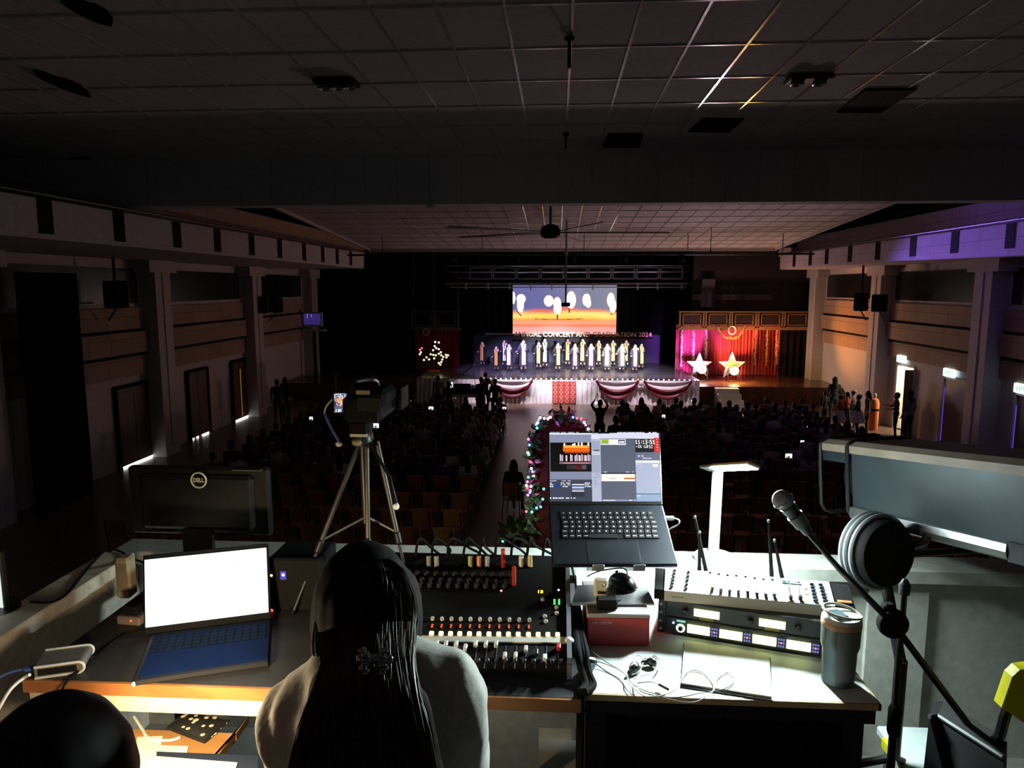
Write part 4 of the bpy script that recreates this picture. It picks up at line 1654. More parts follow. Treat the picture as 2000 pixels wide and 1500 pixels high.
def phone(px, py, y, label, rx=.0, rz=0.0, w=.075, h=.15, es=1.5, z=None):
    c = P(px, py, y)
    t = thing('smartphone', label, 'phone', c, rz, 'lit phones in the dark hall')
    R = Euler((rx, 0, 0)).to_matrix()
    MB().box((0, 0, 0), (w, .01, h), M=R, bev=.004).build('case', M_black, t)
    MB().box(R @ Vector((0, -.0055, 0)), (w * .9, .002, h * .92), M=R).build('display', mat('phone_glow_%.1f' % es, (.9, .9, 1), emit=(.92, .96, 1), es=es), t)


phone(1166, 787, y_f + .26, 'lit phone held overhead by the standing figure in the aisle', w=.16, h=.08)
for (ri_, blk_, k_), (pos, l, w, h, rz_) in HOLD.items():
    t = thing('smartphone', l, 'phone', pos + Vector((0, -.012, 0)), rz_, 'lit phones in the dark hall')
    MB().box((0, 0, 0), (w, .01, h), bev=.004).build('case', M_black, t)
    MB().box((0, -.0055, 0), (w * .9, .002, h * .92)).build('display', mat('phone_glow_1.5', (.9, .9, 1), emit=(.92, .96, 1), es=1.5), t)
for px, py, zz, l, w, h, pl, ro in [(882, 752, 1.5, 'upright lit phone in front of the grand piano', .11, .24, 'standing dark figure holding a phone up in front of the grand piano', 0),
                           (971, 757, 1.3, 'lit phone beside the first maroon swag', .16, .1, 'standing dark figure holding a phone beside the first maroon swag', .2),
                           (944, 738, 1.62, 'small lit phone before the left end of the platform', .1, .08, 'standing dark figure holding a phone high before the platform end', -.1),
                           (1204, 838, 1.25, 'dim lit phone held up just over the open laptop', .1, .16, 'standing dark figure with a phone at the aisle edge, right of the raised arms', .1)]:
    q = T(px, py, zz)
    phone(px, py, q.y, l, 0, 0, w, h)
    wr = Vector((.05, .3, zz - .07))
    fg = figure(STAND, {'elR': (.24, .13, max(1.1, zz - .22)), 'wrR': wr, 'handR': (0, .15, 1)}, voxel=.028)
    person_at(fg, (q.x - .05, q.y - .335, 0), 0, 1.0, pl, (M_dark, M_dark), 'short')

for px, py, y, l, st, ro in [(541, 800, 26.3, 'dark standing figure by the left wall, farther from the stage', 'short', .3), (557, 800, 27.0, 'dark standing figure by the left wall, nearer the stage', 'long', -.2)]:
    q = P(px, 760, y)
    person_at(rest, (q.x, y, 0), ro, 1.02, l, (M_dark, M_dark), st)
q = P(1003, 960, 15.8)
person_at(figure(SIT, {'elL': (-.25, .1, .75), 'wrL': (-.1, .3, .75)}, voxel=.03), (q.x, 15.8, .02), -.2, 1.0, 'dark seated figure in the aisle next to the fairy-light arch', (M_dark, M_dark), 'long')
tag(one.build('hall_chair', [M_orange, M_leg], None, loc=(q.x, 15.8, 0), rotz=-.2), 'extra chair in the aisle under the figure by the fairy-light arch', 'chair')
q = P(948, 760, 29.2)
person_at(reach, (q.x, 29.3, 0), -.3, 1.0, 'dark standing figure with a red collar beside the piano', (mat('dark_redtop', (.06, .008, .008), .8), M_dark), 'short')
q = P(855, 770, 28.6)
person_at(rest, (q.x, 28.7, 0), .4, .95, 'grey-dressed standing figure at the keyboard end of the piano', (M_greyc, M_dark), 'short')
grp = [(1630, 762, 27.6, 1.08, M_dark, 'scarf', None, 'dark tall figure standing behind the waiting children at the right wall', .0),
       (1612, 775, 26.9, .82, M_dark, 'short', None, 'dark child at the left end of the waiting group', .5),
       (1641, 790, 25.6, .86, M_redtop, 'bun', M_whitec, 'child in red top and white skirt in the waiting group', .9),
       (1655, 785, 26.4, .84, M_redtop, 'tail', M_dark, 'child in red top and dark skirt in the waiting group', .4),
       (1666, 785, 26.9, .84, M_greyc, 'bun', None, 'child in grey top in the middle of the waiting group', .2),
       (1677, 790, 25.6, .86, M_dark, 'bun', M_whitec, 'child in dark top and white skirt in the waiting group', 1.0),
       (1695, 790, 25.8, .92, M_greyc, 'long', None, 'long-haired child in grey top next to the orange cylinder', 1.2)]
M_band = mat('head_band', (.9, .8, .82), .5)
for px, py, y, k, m, st, sk, l, ro in grp:
    q = P(px, py, y)
    p = person_at(rest if sk is None else reach, (q.x, y, 0), ro, k, l, (m, M_dark), st, 'children waiting by the right wall', sk)
    if st == 'bun':
        h = Vector(rest.J['head']) + Vector((0, -.02, .1))
        MB().tube([h + Vector((.09 * math.cos(a * PI / 8), .1 * math.sin(a * PI / 8), 0)) for a in range(16)], .018, 6, closed=True).build('head_band', M_band, p, True)
q = P(1751, 800, 25.1)
person_at(reach, (q.x, 25.1, 0), 1.2, .95, 'dark figure standing in the bright open doorway', (M_greyc, M_dark), 'short')
q = P(1776, 800, 24.6)
person_at(rest, (q.x, 24.6, 0), .4, 1.05, 'grey-shirted figure standing at the right edge of the bright doorway', (M_greyc, M_dark), 'scarf', None, None, .9, M_dark)
q = X(1715, 828, 12.0)
t = thing('gas_cylinder', 'orange upright cylinder standing against the right pillar', 'cylinder', (11.55, 26.6, 0), 0)
MB().lathe([(.16, 0), (.17, .03), (.17, 1.0), (.13, 1.14), (.05, 1.18), (.05, 1.26)], n=18).build('body', mat('orange_paint', (.75, .2, .07), .4), t, True)
MB().lathe([(.175, .72), (.175, .8)], n=18).build('band', M_black, t)
MB().lathe([(.06, 1.24), (.06, 1.32), (.02, 1.36)], n=12).build('valve', M_metal, t)


# ================================================================ THE CONTROL BOOTH
ZB, ZT = 3.55, 4.24
M_cream = mat('cream_paint', (.62, .57, .48), .55, bump=.05, scale=40)
M_booth = mat('booth_white', (.42, .43, .39), .55, bump=.04, scale=30)
M_greytop = mat('grey_laminate', (.03, .03, .032), .5, var=.2, spec=.3)
M_wedge = mat('wood_edge', (.36, .14, .045), .45, wood=True, scale=4)
M_whitetop = mat('white_laminate', (.78, .84, .84), .4, var=.05)
M_blk = mat('black_plastic', (.008, .008, .009), .4)
M_blkm = mat('black_matte', (.006, .006, .006), .85, spec=.1)
M_rub = mat('black_rubber', (.008, .008, .008), .85, spec=.06)
M_alu = mat('aluminium', (.62, .64, .66), .3, .9)
M_wht = mat('white_plastic', (.75, .78, .76), .4)


def hit(px, py, o, n):
    d = ray(px, py)
    n = Vector(n)
    return EYE + d * ((Vector(o) - EYE).dot(n) / d.dot(n))


struct('floor_booth', MB().span((-1.75, -1.6, 3.35), (3.3, 2.52, ZB)), mat('booth_floor', (.2, .19, .18), .5))
struct('wall_parapet', MB().span((-1.6, 2.44, 2.9), (3.3, 2.51, 4.2)), M_booth)
struct('trim_25', MB().span((-1.61, 2.395, 4.2), (3.3, 2.53, 4.25), bev=.004), M_booth)
struct('wall_parapet_left', MB().span((-1.6, -1.6, 2.9), (-1.54, 2.44, 4.2)), M_cream)
struct('trim_26', MB().span((-1.63, -1.6, 4.2), (-1.515, 2.39, 4.25), bev=.004), M_cream)
xa = P(1806, 1200, 2.44).x
struct('trim_27', MB().span((P(1690, 1200, 2.44).x, 2.42, ZB), (xa, 2.44, 4.19)), M_booth)
struct('wall_booth_right', MB().span((3.2, -1.6, 3.3), (3.3, 2.5, 4.25)), M_booth)

# ---- the long grey work table
TX0, TX1, TY0, TY1 = -1.31, .062, 1.576, 2.24
t = thing('work_table', 'long grey-topped work table with brown wood edge, left part of the booth', 'table', ((TX0 + TX1) / 2, 1.9, ZB), 0)
o = t.location
MB().span((TX0, TY0 + .004, ZT - .028), (TX1, TY1, ZT)).build('tabletop', M_greytop, t, org=o)
MB().span((TX0, TY0 - .004, ZT - .033), (TX1, TY0 + .004, ZT - .001)).build('edge_band', M_wedge, t, org=o)
MB().span((TX0 + .01, TY0 + .004, ZT - .078), (TX1 - .01, TY0 + .03, ZT - .03)).build('apron', M_cream, t, org=o)
xr = P(1052, 1420, TY0 + .02).x
MB().span((P(905, 1420, TY0 + .02).x, TY0 + .01, ZB + .02), (xr, TY0 + .03, ZT - .03)).build('end_panel', M_cream, t, org=o)
for x in (TX0 + .05, xr - .05):
    for y in (TY0 + .06, TY1 - .05):
        MB().span((x - .02, y - .02, ZB), (x + .02, y + .02, ZT - .03)).build('leg', M_dmetal, t, org=o)

# ---- the pulled-out wooden shelf under it
ZSH = 4.06
sp = [T(150, 1395, ZSH), T(486, 1398, ZSH), T(420, 1482, ZSH), T(150, 1482, ZSH)]
t = thing('wooden_shelf', 'warm-lit wooden shelf pulled out under the grey work table', 'shelf', sp[0], 0)
o = t.location
xl, xr2 = -1.22, sp[1].x
MB().prism([(xl, 1.0, ZSH - .02), (sp[2].x - .05, 1.2, ZSH - .02), (sp[2].x, sp[2].y, ZSH - .02), (sp[1].x, sp[1].y, ZSH - .02), (sp[1].x, 1.66, ZSH - .02), (xl, 1.66, ZSH - .02)], (0, 0, .02)).build('board', mat('shelf_wood', (.42, .22, .08), .45, wood=True, scale=3), t, org=o)
s = MB()
for x in (xl + .02, sp[2].x - .08):
    s.span((x - .012, 1.3, ZSH - .02), (x + .012, 1.34, ZB))
s.span((xl, 1.64, ZSH), (xl + .02, 1.66, ZT - .08))
s.build('bracket', M_dmetal, t, org=o)

# warm little lamp on the shelf, hidden by the near head
q = P(205, 1408, 1.22)
t = thing('clip_lamp', 'small warm lamp on the wooden shelf behind the near dark head', 'lamp', (q.x, 1.22, ZSH), 0)
MB().lathe([(.04, 0), (.04, .012), (.008, .02), (.008, q.z - ZSH - .03)], n=16).build('base', M_blk, t, True)
MB().lathe([(.01, q.z - ZSH - .035), (.02, q.z - ZSH - .025), (.022, q.z - ZSH - .008), (.014, q.z - ZSH + .004), (0, q.z - ZSH + .006)], n=16).build('bulb', mat('warm_bulb', (1, .8, .5), emit=(1, .74, .38), es=60), t, True)
lamp('clip_lamp_light', 'SPOT', (q.x + .02, 1.26, q.z), 26, (1, .74, .4), (-.72, 1.58, 4.17), .03, 128, .6)

lamp('clip_lamp_spill', 'POINT', (q.x + .03, 1.25, q.z), 7, (1, .76, .45), size=.03)

# ---- the white desk on the right
DX0, DX1, DY0, DY1 = .07, .757, 1.598, 2.36
t = thing('white_desk', 'white-topped desk on a black frame, right part of the booth', 'table', ((DX0 + DX1) / 2, 1.95, ZB), 0)
o = t.location
MB().span((DX0, DY0 + .006, ZT - .008), (DX1 - .006, DY1, ZT)).build('tabletop', M_whitetop, t, org=o)
e = MB()
e.span((DX0, DY0, ZT - .016), (DX1, DY0 + .006, ZT - .0005))
e.span((DX1 - .006, DY0, ZT - .016), (DX1, DY1, ZT - .0005))
e.build('edge_band', mat('pale_wood_edge', (.5, .36, .2), .5, wood=True, scale=4), t, org=o)
MB().span((DX0 + .002, DY0 + .008, ZT - .055), (DX1 - .008, DY1 - .01, ZT - .009)).build('frame', M_blk, t, org=o)
MB().span((DX0 + .0, DY0 + .1, ZB + .1), (DX1 - .06, DY0 + .12, ZT - .055)).build('front_panel', M_blkm, t, org=o)
for x in (DX0 + .03, DX1 - .05):
    for y in (DY0 + .05, DY1 - .05):
        MB().span((x - .025, y - .025, ZB), (x + .025, y + .025, ZT - .055)).build('leg', M_blk, t, org=o)


# ---- the mixer
MS = .15
MXo = Vector((-.25, 1.668, 4.285))
MXn = Vector((0, -MS, 1)).normalized()
MX0, MX1, MD = -.55, .03, .5


def mx(px, py):
    return hit(px, py, MXo, MXn)


t = thing('mixing_console', 'large black mixing console with a row of lit amber buttons', 'mixer', (-.26, 1.9, ZT), 0)
o = t.location
zf, zb = MXo.z, MXo.z + MS * MD
MB().prism([(MX0, 1.668, ZT), (MX0, 1.668, zf), (MX0, 1.668 + MD, zb), (MX0, 1.668 + MD, ZT)], (MX1 - MX0 - .0, 0, 0)).build('body', M_blkm, t, org=o)
m_ck = mat('cheek_grey', (.12, .13, .15), .4)
MB().prism([(MX1, 1.66, ZT), (MX1, 1.66, zf + .012), (MX1, 1.66 + MD + .02, zb + .02), (MX1, 1.66 + MD + .02, ZT)], (.012, 0, 0)).build('side_cheek', m_ck, t, org=o)
MB().prism([(MX0 - .012, 1.66, ZT), (MX0 - .012, 1.66, zf + .012), (MX0 - .012, 1.66 + MD + .02, zb + .02), (MX0 - .012, 1.66 + MD + .02, ZT)], (.012, 0, 0)).build('side_cheek', m_ck, t, org=o)
a = [mx(640, 1242), mx(1108, 1247), mx(1110, 1258), mx(640, 1253)]
MB().prism([p + MXn * .001 for p in a], MXn * .004).build('label_tape', mat('masking_tape', (.42, .42, .38), .7), t, org=o)
p = mx(1112, 1256)
MB().ell(p + MXn * .008, (.012, .012, .008), 10, 6).build('tape_end', M_wht, t, True, org=o)
R = Vector((0, 0, 1)).rotation_difference(MXn).to_matrix()
m_am = mat('amber_button', (1, .6, .2), emit=(1, .62, .22), es=3.2)
m_rd = mat('red_glow', (.5, .05, .01), emit=(1, .16, .02), es=.45)
xsb = [807, 843, 861.5, 880, 898, 917, 935.5, 955, 974, 993, 1012, 1032, 1051, 1070, 1089]
for i, px in enumerate(xsb):
    MB().box(mx(px, 1240.5 + i * .18) + MXn * .005, (.0115, .012, .01), M=R, bev=.002).build('lit_button', m_am, t, org=o)
    if 0 < i < 12:
        MB().box(mx(px + 1, 1223 + i * .2) + MXn * .002, (.0045, .013, .003), M=R).build('signal_lamp', m_rd, t, org=o)
k = MB()
for i, px in enumerate(xsb[:12]):
    k.lathe([(.005, 0), (.005, .008), (.003, .01)], mx(px + 2, 1210.5 + i * .25), 8, R)
k.build('button_row', mat('grey_cap', (.35, .35, .36), .5), t, org=o)
for row, (py, x0, nk) in enumerate([(1122, 700, 17), (1134, 697, 17), (1143, 694, 17)]):
    for i in range(nk):
        kb = MB().lathe([(.008, 0), (.0075, .012), (.0045, .014), (0, .014)], mx(x0 + 18.2 * i + (6 if row == 0 else 0), py + i * .3), 10, R)
        kb.build('knob', mat('knob_grey', (.022, .022, .025), .4), t, True, org=o)
for px, c in ((919, (.35, .35, .12)), (936, (.6, .25, .06)), (952, (.3, .3, .3)), (838, (.25, .25, .25)), (853, (.3, .3, .3)), (1018, (.55, .55, .5)), (1035, (.5, .36, .12))):
    MB().cyl(mx(px, 1107), mx(px, 1103) + MXn * .03, .0075, n=8).build('plug', mat('plug_%d' % px, c, .4), t, True, org=o)
for px, py0, py1 in ((983, 1110, 1090), (1004, 1145, 1125)):
    MB().cyl(mx(px, py0) + MXn * .004, mx(px, py1) + MXn * .03, .0065, n=8).build('red_plug', mat('red_plug', (.5, .04, .02), .4), t, True, org=o)
fader = [(831, 1270), (853, 1263), (871, 1263), (891, 1263), (909, 1270), (929, 1263), (949, 1263), (969, 1263), (986, 1286), (1007, 1286), (1027, 1273)]
for px, _ in fader + [(1046, 0), (1067, 0), (1091, 0)]:
    a, b = mx(px + 1, 1262), mx(px - 1, 1306)
    MB().box((a + b) / 2 + MXn * .0008, (.003, (b - a).length, .0015), M=R).build('fader_slot', mat('slot_grey', (.05, .05, .055), .5), t, org=o)
for px, py in fader:
    c = MB()
    c.box(mx(px, py) + MXn * .008, (.0095, .021, .011), M=R, bev=.002)
    c.build('fader_cap', mat('cap_pale', (.45, .46, .44), .4), t, org=o)
for px, py, m in ((1047, 1280, M_blk), (1064, 1290, mat('cap_white', (.6, .6, .6), .4)), (1091, 1269, mat('cap_red', (.5, .03, .03), .4))):
    MB().box(mx(px, py) + MXn * .008, (.0105, .021, .011), M=R, bev=.002).build('fader_cap', m, t, org=o)
for px, py, c, e in ((979, 1155.5, (1, .25, .2), 3), (1091, 1154, (.9, 1, 1), 1.6)):
    MB().ell(mx(px, py) + MXn * .003, (.0035, .0035, .0025), 8, 5).build('indicator', mat('led_%d' % px, c, emit=c, es=e), t, org=o)
m_gl = mat('green_meter', (.1, .8, .2), emit=(.15, 1, .25), es=.9)
for px in (1083, 1092):
    a, b = mx(px, 1181), mx(px, 1171)
    MB().box((a + b) / 2 + MXn * .001, (.0055, (b - a).length, .002), M=R).build('level_meter', m_gl, t, org=o)
dg_ = text_mesh('lettering', '13', .0185, mat('amber_digit', (1, .7, .1), emit=(1, .6, .06), es=1.8), t, R, mx(1055, 1157) - o + MXn * .002, .0006, bold=.0006)
k = MB()
for px, py in ((1087, 1188), (1087, 1199), (1060, 1172), (1064, 1205), (1066, 1215)):
    k.lathe([(.006, 0), (.006, .005), (.004, .007)], mx(px, py), 8, R)
k.build('push_button', mat('grey_cap', (.35, .35, .36)), t, org=o)
k = MB()
for i in range(18):
    k.lathe([(.0055, 0), (.0055, .006), (.0035, .008)], mx(790 + 18 * i, 1290 + i * .2), 8, R)
k.build('mute_button', mat('knob_grey', (.05, .05, .055)), t, org=o)
# cables rising from the back of the console
rr = random.Random(5)
for i in range(9):
    px = 812 + i * 31
    a = mx(px, 1098) + MXn * .02
    b = P(px + rr.uniform(10, 45), 1066 + rr.uniform(-2, 8), 2.2)
    c = P(px + rr.uniform(30, 70), 1088 + rr.uniform(-4, 10), 2.24)
    pts = curve_pts([a, a + Vector((.01, .02, .05)), b, c, c + Vector((.02, .05, -.09))], 7)
    tag(MB().tube(pts, .0042, 6).build('audio_cable', M_rub, None, True, org=a, loc=a), 'thin black cable arching behind the mixing console, %s from its left' % ORD[i], 'cable', 'cables behind the mixing console')

# ---- the laptop on its stand
RZ = PS
F0 = EYE + ray(1201, 1110) * 2.03
B0 = EYE + ray(1180, 990) * 2.245
al = math.atan2(B0.z - F0.z, (B0 - F0).xy.length)
t = thing('laptop', 'open dark laptop on a silver stand showing a video control screen', 'laptop', F0, RZ)
RA = Euler((al, 0, 0)).to_matrix()
wL, dL = .356, .25
b = MB()
b.box(RA @ Vector((0, dL / 2, .007)), (wL, dL, .014), M=RA, bev=.004)
M_space = mat('dark_aluminium', (.022, .026, .034), .4, .7)
b.build('base', M_space, t)
kw = MB()
MB().box(RA @ Vector((0, .162, .0142)), (.288, .118, .0012), M=RA).build('key_well', M_blkm, t)
rows_ = [14, 14, 14, 13, 12, 11]
glyph = MB()
for r_ in range(6):
    for c_ in range(14):
        if r_ == 5 and 4 <= c_ <= 8:
            if c_ == 4:
                kw.box(RA @ Vector((-.03, .162 - .05 + (5 - r_) * .0195, .0155)), (.1, .0165, .002), M=RA)
            continue
        x = -.134 + c_ * .0205 + (.004 if r_ in (2, 3) else 0)
        y = .112 + (5 - r_) * .0195
        kw.box(RA @ Vector((x, y, .0155)), (.0175, .0165, .002), M=RA)
        wide = c_ in (0, 13) or r_ == 5
        glyph.box(RA @ Vector((x, y, .0167)), (.011 if wide and r_ > 1 else .0045, .0022 if wide else .005, .0004), M=RA)
kw.build('keyboard', mat('key_black', (.008, .008, .01), .45), t)
glyph.build('key_lettering', mat('key_glow', (.25, .25, .28), emit=(.8, .85, 1), es=.28), t)
MB().box(RA @ Vector((0, .05, .0141)), (.15, .085, .0006), M=RA, bev=.0002).build('trackpad', mat('pad_dark', (.035, .04, .05), .3, .6), t)
lid0 = RA @ Vector((0, dL, .012))
tp = EYE + ray(1180, 843) * 2.272
dv = Matrix.Rotation(-RZ, 3, 'Z') @ (tp - F0) - lid0
ga = math.atan2(dv.z, dv.y)
RLm = Euler((ga - PI / 2, 0, 0)).to_matrix()      # lid plane: local z runs up the lid
hL = dv.length
MB().box(lid0 + RLm @ Vector((0, .004, hL / 2)), (wL, .007, hL), M=RLm, bev=.003).build('lid', M_blk, t)


FONT = {'0': '757', '1': '262', '3': '737', '5': '747', ':': '020', '-': '070', '2': '767'}
DIG = {'0': ['111', '101', '101', '101', '111'], '1': ['010', '110', '010', '010', '111'], '2': ['111', '001', '111', '100', '111'], '3': ['111', '001', '111', '001', '111'],
       '5': ['111', '100', '111', '001', '111'], ':': ['000', '010', '000', '010', '000'], '-': ['000', '000', '111', '000', '000']}


def laptop_img():
    Wd, Hd = 320, 204
    im = np.zeros((Hd, Wd, 3))
    L = lambda h: np.array(lin(h))

    def R_(x0, y0, x1, y1, c):      # in crop pixels: 115..1182 x 80..772
        a, b = int((x0 - 115) / 1067 * Wd), int((x1 - 115) / 1067 * Wd)
        c0, d = int((y0 - 80) / 692 * Hd), int((y1 - 80) / 692 * Hd)
        im[max(0, c0):max(c0 + 1, d), max(0, a):max(a + 1, b)] = L(c) if isinstance(c, str) else c
    rr = random.Random(4)

    def txt(x0, y0, x1, y1, c='f0f2ff', dens=.75):
        x = x0
        while x < x1:
            w = rr.uniform(5, 16)
            if rr.random() < dens:
                R_(x, y0, min(x + w, x1), y1, c)
            x += w + 4
    R_(115, 80, 1182, 772, '757c96')
    R_(115, 76, 1182, 92, '08080c')
    txt(125, 79, 405, 89, 'd8d8f0', .85)
    txt(780, 79, 1175, 91, 'e8e8ff', .9)
    R_(115, 92, 1182, 106, 'f4f4ff')
    R_(115, 106, 522, 190, '8d93ac')
    R_(122, 188, 522, 478, '020203')
    R_(250, 215, 508, 240, 'ff9a20')
    R_(247, 240, 508, 275, 'f06a10')
    R_(262, 275, 505, 292, 'c04a18')
    R_(265, 228, 480, 236, 'ffd870')
    for x, h in ((262, 30), (345, 22), (362, 30), (400, 34), (432, 34), (495, 34)):
        R_(x - 8, 222 - h, x + 8, 222, 'fff4e0')
    for i, x in enumerate((222, 240, 280, 322, 335, 365, 382, 402, 412, 432, 455, 470, 492, 508)):
        R_(x - 5, 305 + (i % 3) * 6, x + 6, 372, ('f0e0f0', 'd8b8d0', 'ffe8e0')[i % 3])
        R_(x + 6, 318, x + 10, 372, '5a3a5a')
    R_(210, 385, 520, 402, '8a6a88')
    R_(250, 392, 500, 398, 'f0a878')
    R_(280, 410, 330, 455, '2a2a30')
    R_(330, 415, 378, 455, '3a2a2c')
    R_(378, 410, 430, 460, '5c1010')
    R_(430, 412, 475, 455, '505058')
    R_(115, 478, 522, 555, '868ca6')
    R_(115, 555, 522, 772, '3e4458')
    txt(118, 566, 180, 574)
    txt(232, 566, 320, 574)
    for y in (588, 605, 622):
        txt(118, y, 150, y + 8)
        txt(222, y, 312, y + 9)
        txt(455, y, 518, y + 9)
    R_(158, 604, 212, 634, '2a3a88')
    R_(325, 590, 450, 730, '2c303c')
    for y, c in ((600, 'f2f4ff'), (616, '7080c0'), (632, 'f2f4ff'), (648, '8090c8'), (664, 'f2f4ff')):
        R_(330, y, 448, y + 11, c)
    txt(118, 734, 360, 746, 'f0f0ff', .8)
    R_(522, 95, 612, 772, 'b8bed6')
    R_(525, 106, 610, 150, 'e2e4f4')
    R_(528, 170, 608, 490, 'a2a9c2')
    R_(550, 262, 600, 270, '30343e')
    for y in (280, 300):
        R_(530, y, 606, y + 9, 'e8ebfa')
    for k in range(12):
        txt(540, 495 + k * 12, 600, 500 + k * 12, '8a90b0')
    R_(612, 95, 950, 150, 'dcdcf2')
    R_(612, 145, 950, 500, '5a6174')
    R_(618, 152, 860, 212, 'f4f6fa')
    R_(622, 158, 692, 200, '9ab838')
    R_(700, 160, 778, 208, 'fafafa')
    R_(786, 160, 852, 198, '3a4064')
    R_(792, 172, 846, 190, 'f0f2f6')
    txt(630, 478, 670, 486)
    txt(855, 478, 935, 486)
    R_(612, 490, 950, 502, '2c303a')
    R_(616, 504, 940, 572, 'fbf6f0')
    R_(835, 540, 940, 552, 'c86020')
    R_(835, 520, 940, 535, 'fff2c8')
    R_(690, 540, 760, 552, 'd8d0cc')
    R_(612, 574, 950, 755, '5c6376')
    R_(612, 752, 950, 772, '8c90b4')
    txt(630, 756, 745, 766, 'f2f4ff')
    txt(880, 756, 940, 766, 'f2f4ff')
    R_(950, 95, 1182, 150, 'e0def2')
    R_(950, 150, 1182, 285, '14161c')
    R_(1135, 140, 1182, 290, 'e02822')
    for y in (152, 180, 205, 232, 258):
        R_(1160, y, 1172, y + 8, 'f0e0e8')

    def digits(s, x0, y0, ps, c):
        x = x0
        for ch in s:
            for r_, row in enumerate(DIG[ch]):
                for q_, v in enumerate(row):
                    if v == '1':
                        R_(x + q_ * ps, y0 + r_ * ps * 1.25, x + (q_ + 1) * ps, y0 + (r_ + 1) * ps * 1.25, c)
            x += ps * (4 if ch != ':' else 3.2)
    digits('11:13:51', 954, 160, 6.4, 'ffffff')
    digits('-01:13', 958, 210, 5.2, 'f4f4f8')
    digits('50', 1085, 212, 5.2, 'd8d8e0')
    R_(950, 285, 1182, 370, '6a7186')
    txt(955, 316, 1060, 330, 'e8ecff')
    txt(1025, 340, 1105, 350, 'e8ecff', .9)
    R_(950, 368, 1182, 392, 'eef0fc')
    R_(950, 392, 1182, 700, 'b4bcd6')
    R_(1118, 405, 1168, 432, 'f2f4fc')
    txt(955, 402, 1000, 408, 'f2f4ff')
    txt(955, 424, 1000, 430, 'f2f4ff')
    R_(950, 696, 1182, 704, '2a4870')
    R_(950, 704, 1182, 772, '9ab2d2')
    txt(955, 712, 992, 722, 'f2f6ff')
    return im


grid_picture('display', wL * .972, hL * .945, laptop_img(), 1.05, t, (Matrix.Translation(lid0 + RLm @ Vector((0, -.0008, .011))) @ RLm.to_4x4()))
MB().box(lid0 + RLm @ Vector((0, -.0012, hL * .985)), (.035, .002, .006), M=RLm).build('camera_notch', M_blk, t)
# the stand
bt = ZT + .092
t = thing('laptop_stand', 'silver folding stand holding the open dark laptop', 'stand', (F0.x, F0.y, bt), RZ)
G = Matrix.Rotation(-RZ, 3, 'Z')
loc = lambda p: G @ (p - Vector((F0.x, F0.y, bt)))
c4 = [loc(T(px, py, bt + .004)) for px, py in ((1116, 1180), (1279, 1180), (1262, 1143), (1128, 1143))]
MB().prism([(p.x, p.y, 0) for p in c4], (0, 0, .005)).build('base_plate', M_alu, t)
for s in (-1, 1):
    x = .058 * s + .01
    a, m_, e_ = Vector((x, .17, .004)), Vector((x, .03, .05)), Vector((x, .02, F0.z - bt - .006)) + Vector((0, .0, 0))
    MB().prism([(x - .014, .16, .004), (x - .014, .175, .004), (x - .014, .04, F0.z - bt + .009), (x - .014, .022, F0.z - bt + .001)], (.028, 0, 0)).build('arm', M_alu, t)
    h = MB()
    h.box(RA @ Vector((x, .12, -.003)) + Vector((0, 0, F0.z - bt)), (.03, .23, .004), M=RA)
    h.box(RA @ Vector((x, -.004, .006)) + Vector((0, 0, F0.z - bt)), (.034, .006, .024), M=RA, bev=.002)
    h.build('hook_rail', M_alu, t)
# red carton under the stand, with a white lid
c = [T(px, py, ZT) for px, py in ((1145, 1262), (1265, 1262))]
bx = (c[0] + c[1]) / 2
bw = (c[1] - c[0]).length
t = thing('red_carton', 'red cardboard carton with white lid under the laptop stand', 'box', (bx.x, bx.y + .11, ZT), .03)
MB().box((0, 0, .04), (bw, .22, .08), bev=.002).build('carton', mat('red_card', (.33, .02, .016), .55), t)
MB().box((0, .002, .084), (bw + .004, .224, .012), bev=.003).build('lid', mat('white_card', (.33, .31, .3), .6), t)
text_mesh('lettering', 'HIKVISION', .011, mat('pale_print', (.7, .5, .48), .6), t, None, (-bw * .27, -.1108, .066), .0004, bold=.0003)
# mouse, hub and power brick on the stand base
q = T(1217, 1152, bt + .006)
t = thing('computer_mouse', 'black mouse with a red line on the silver stand base', 'mouse', (q.x, q.y + .03, bt + .0055), .5)
MB().ell((0, 0, 0), (.036, .052, .036), 18, 12, v1=.5).build('shell', mat('mouse_black', (.006, .006, .007), .3), t, True)
MB().tube([(.0361 * math.cos(a * .12 - .9), .0525 * math.sin(a * .12 - .9), .006) for a in range(16)], .0022, 6).build('red_line', mat('red_line', (.7, .04, .03), .4), t, True)
MB().box((0, .03, .032), (.006, .014, .006), rot=(-.5, 0, 0), bev=.002).build('wheel', M_rub, t)
pts = curve_pts([(q.x + .02, q.y + .075, bt + .012), (q.x + .01, q.y + .1, bt + .03), (q.x - .06, q.y + .1, bt + .02), (q.x - .1, q.y + .08, bt + .01)], 6)
tag(MB().tube(pts, .0022, 6).build('mouse_cable', M_rub, None, True, org=pts[0], loc=pts[0]), 'thin black cable looping behind the mouse', 'cable')
q = T(1174, 1165, bt + .006)
t = thing('card_reader', 'small white device standing beside the mouse', 'device', (q.x, q.y, bt + .0055), -.1)
MB().box((0, 0, .027), (.04, .022, .054), rot=(-.25, 0, 0), bev=.006).build('body', mat('ivory_plastic', (.6, .58, .46), .45), t)
MB().box((.002, -.0135, .018), (.022, .004, .008), rot=(-.25, 0, 0)).build('slot', M_blk, t)
MB().lathe([(.006, 0), (.006, .002), (.003, .003)], (.004, -.0185, .04), 12, Euler((PI / 2 - .25, 0, 0)).to_matrix()).build('button', mat('pale_grey', (.5, .5, .48)), t)
q = T(1186, 1192, bt)
t = thing('power_brick', 'small black power brick at the front of the red carton lid', 'adapter', (q.x, q.y + .02, ZT + .0905), .05)
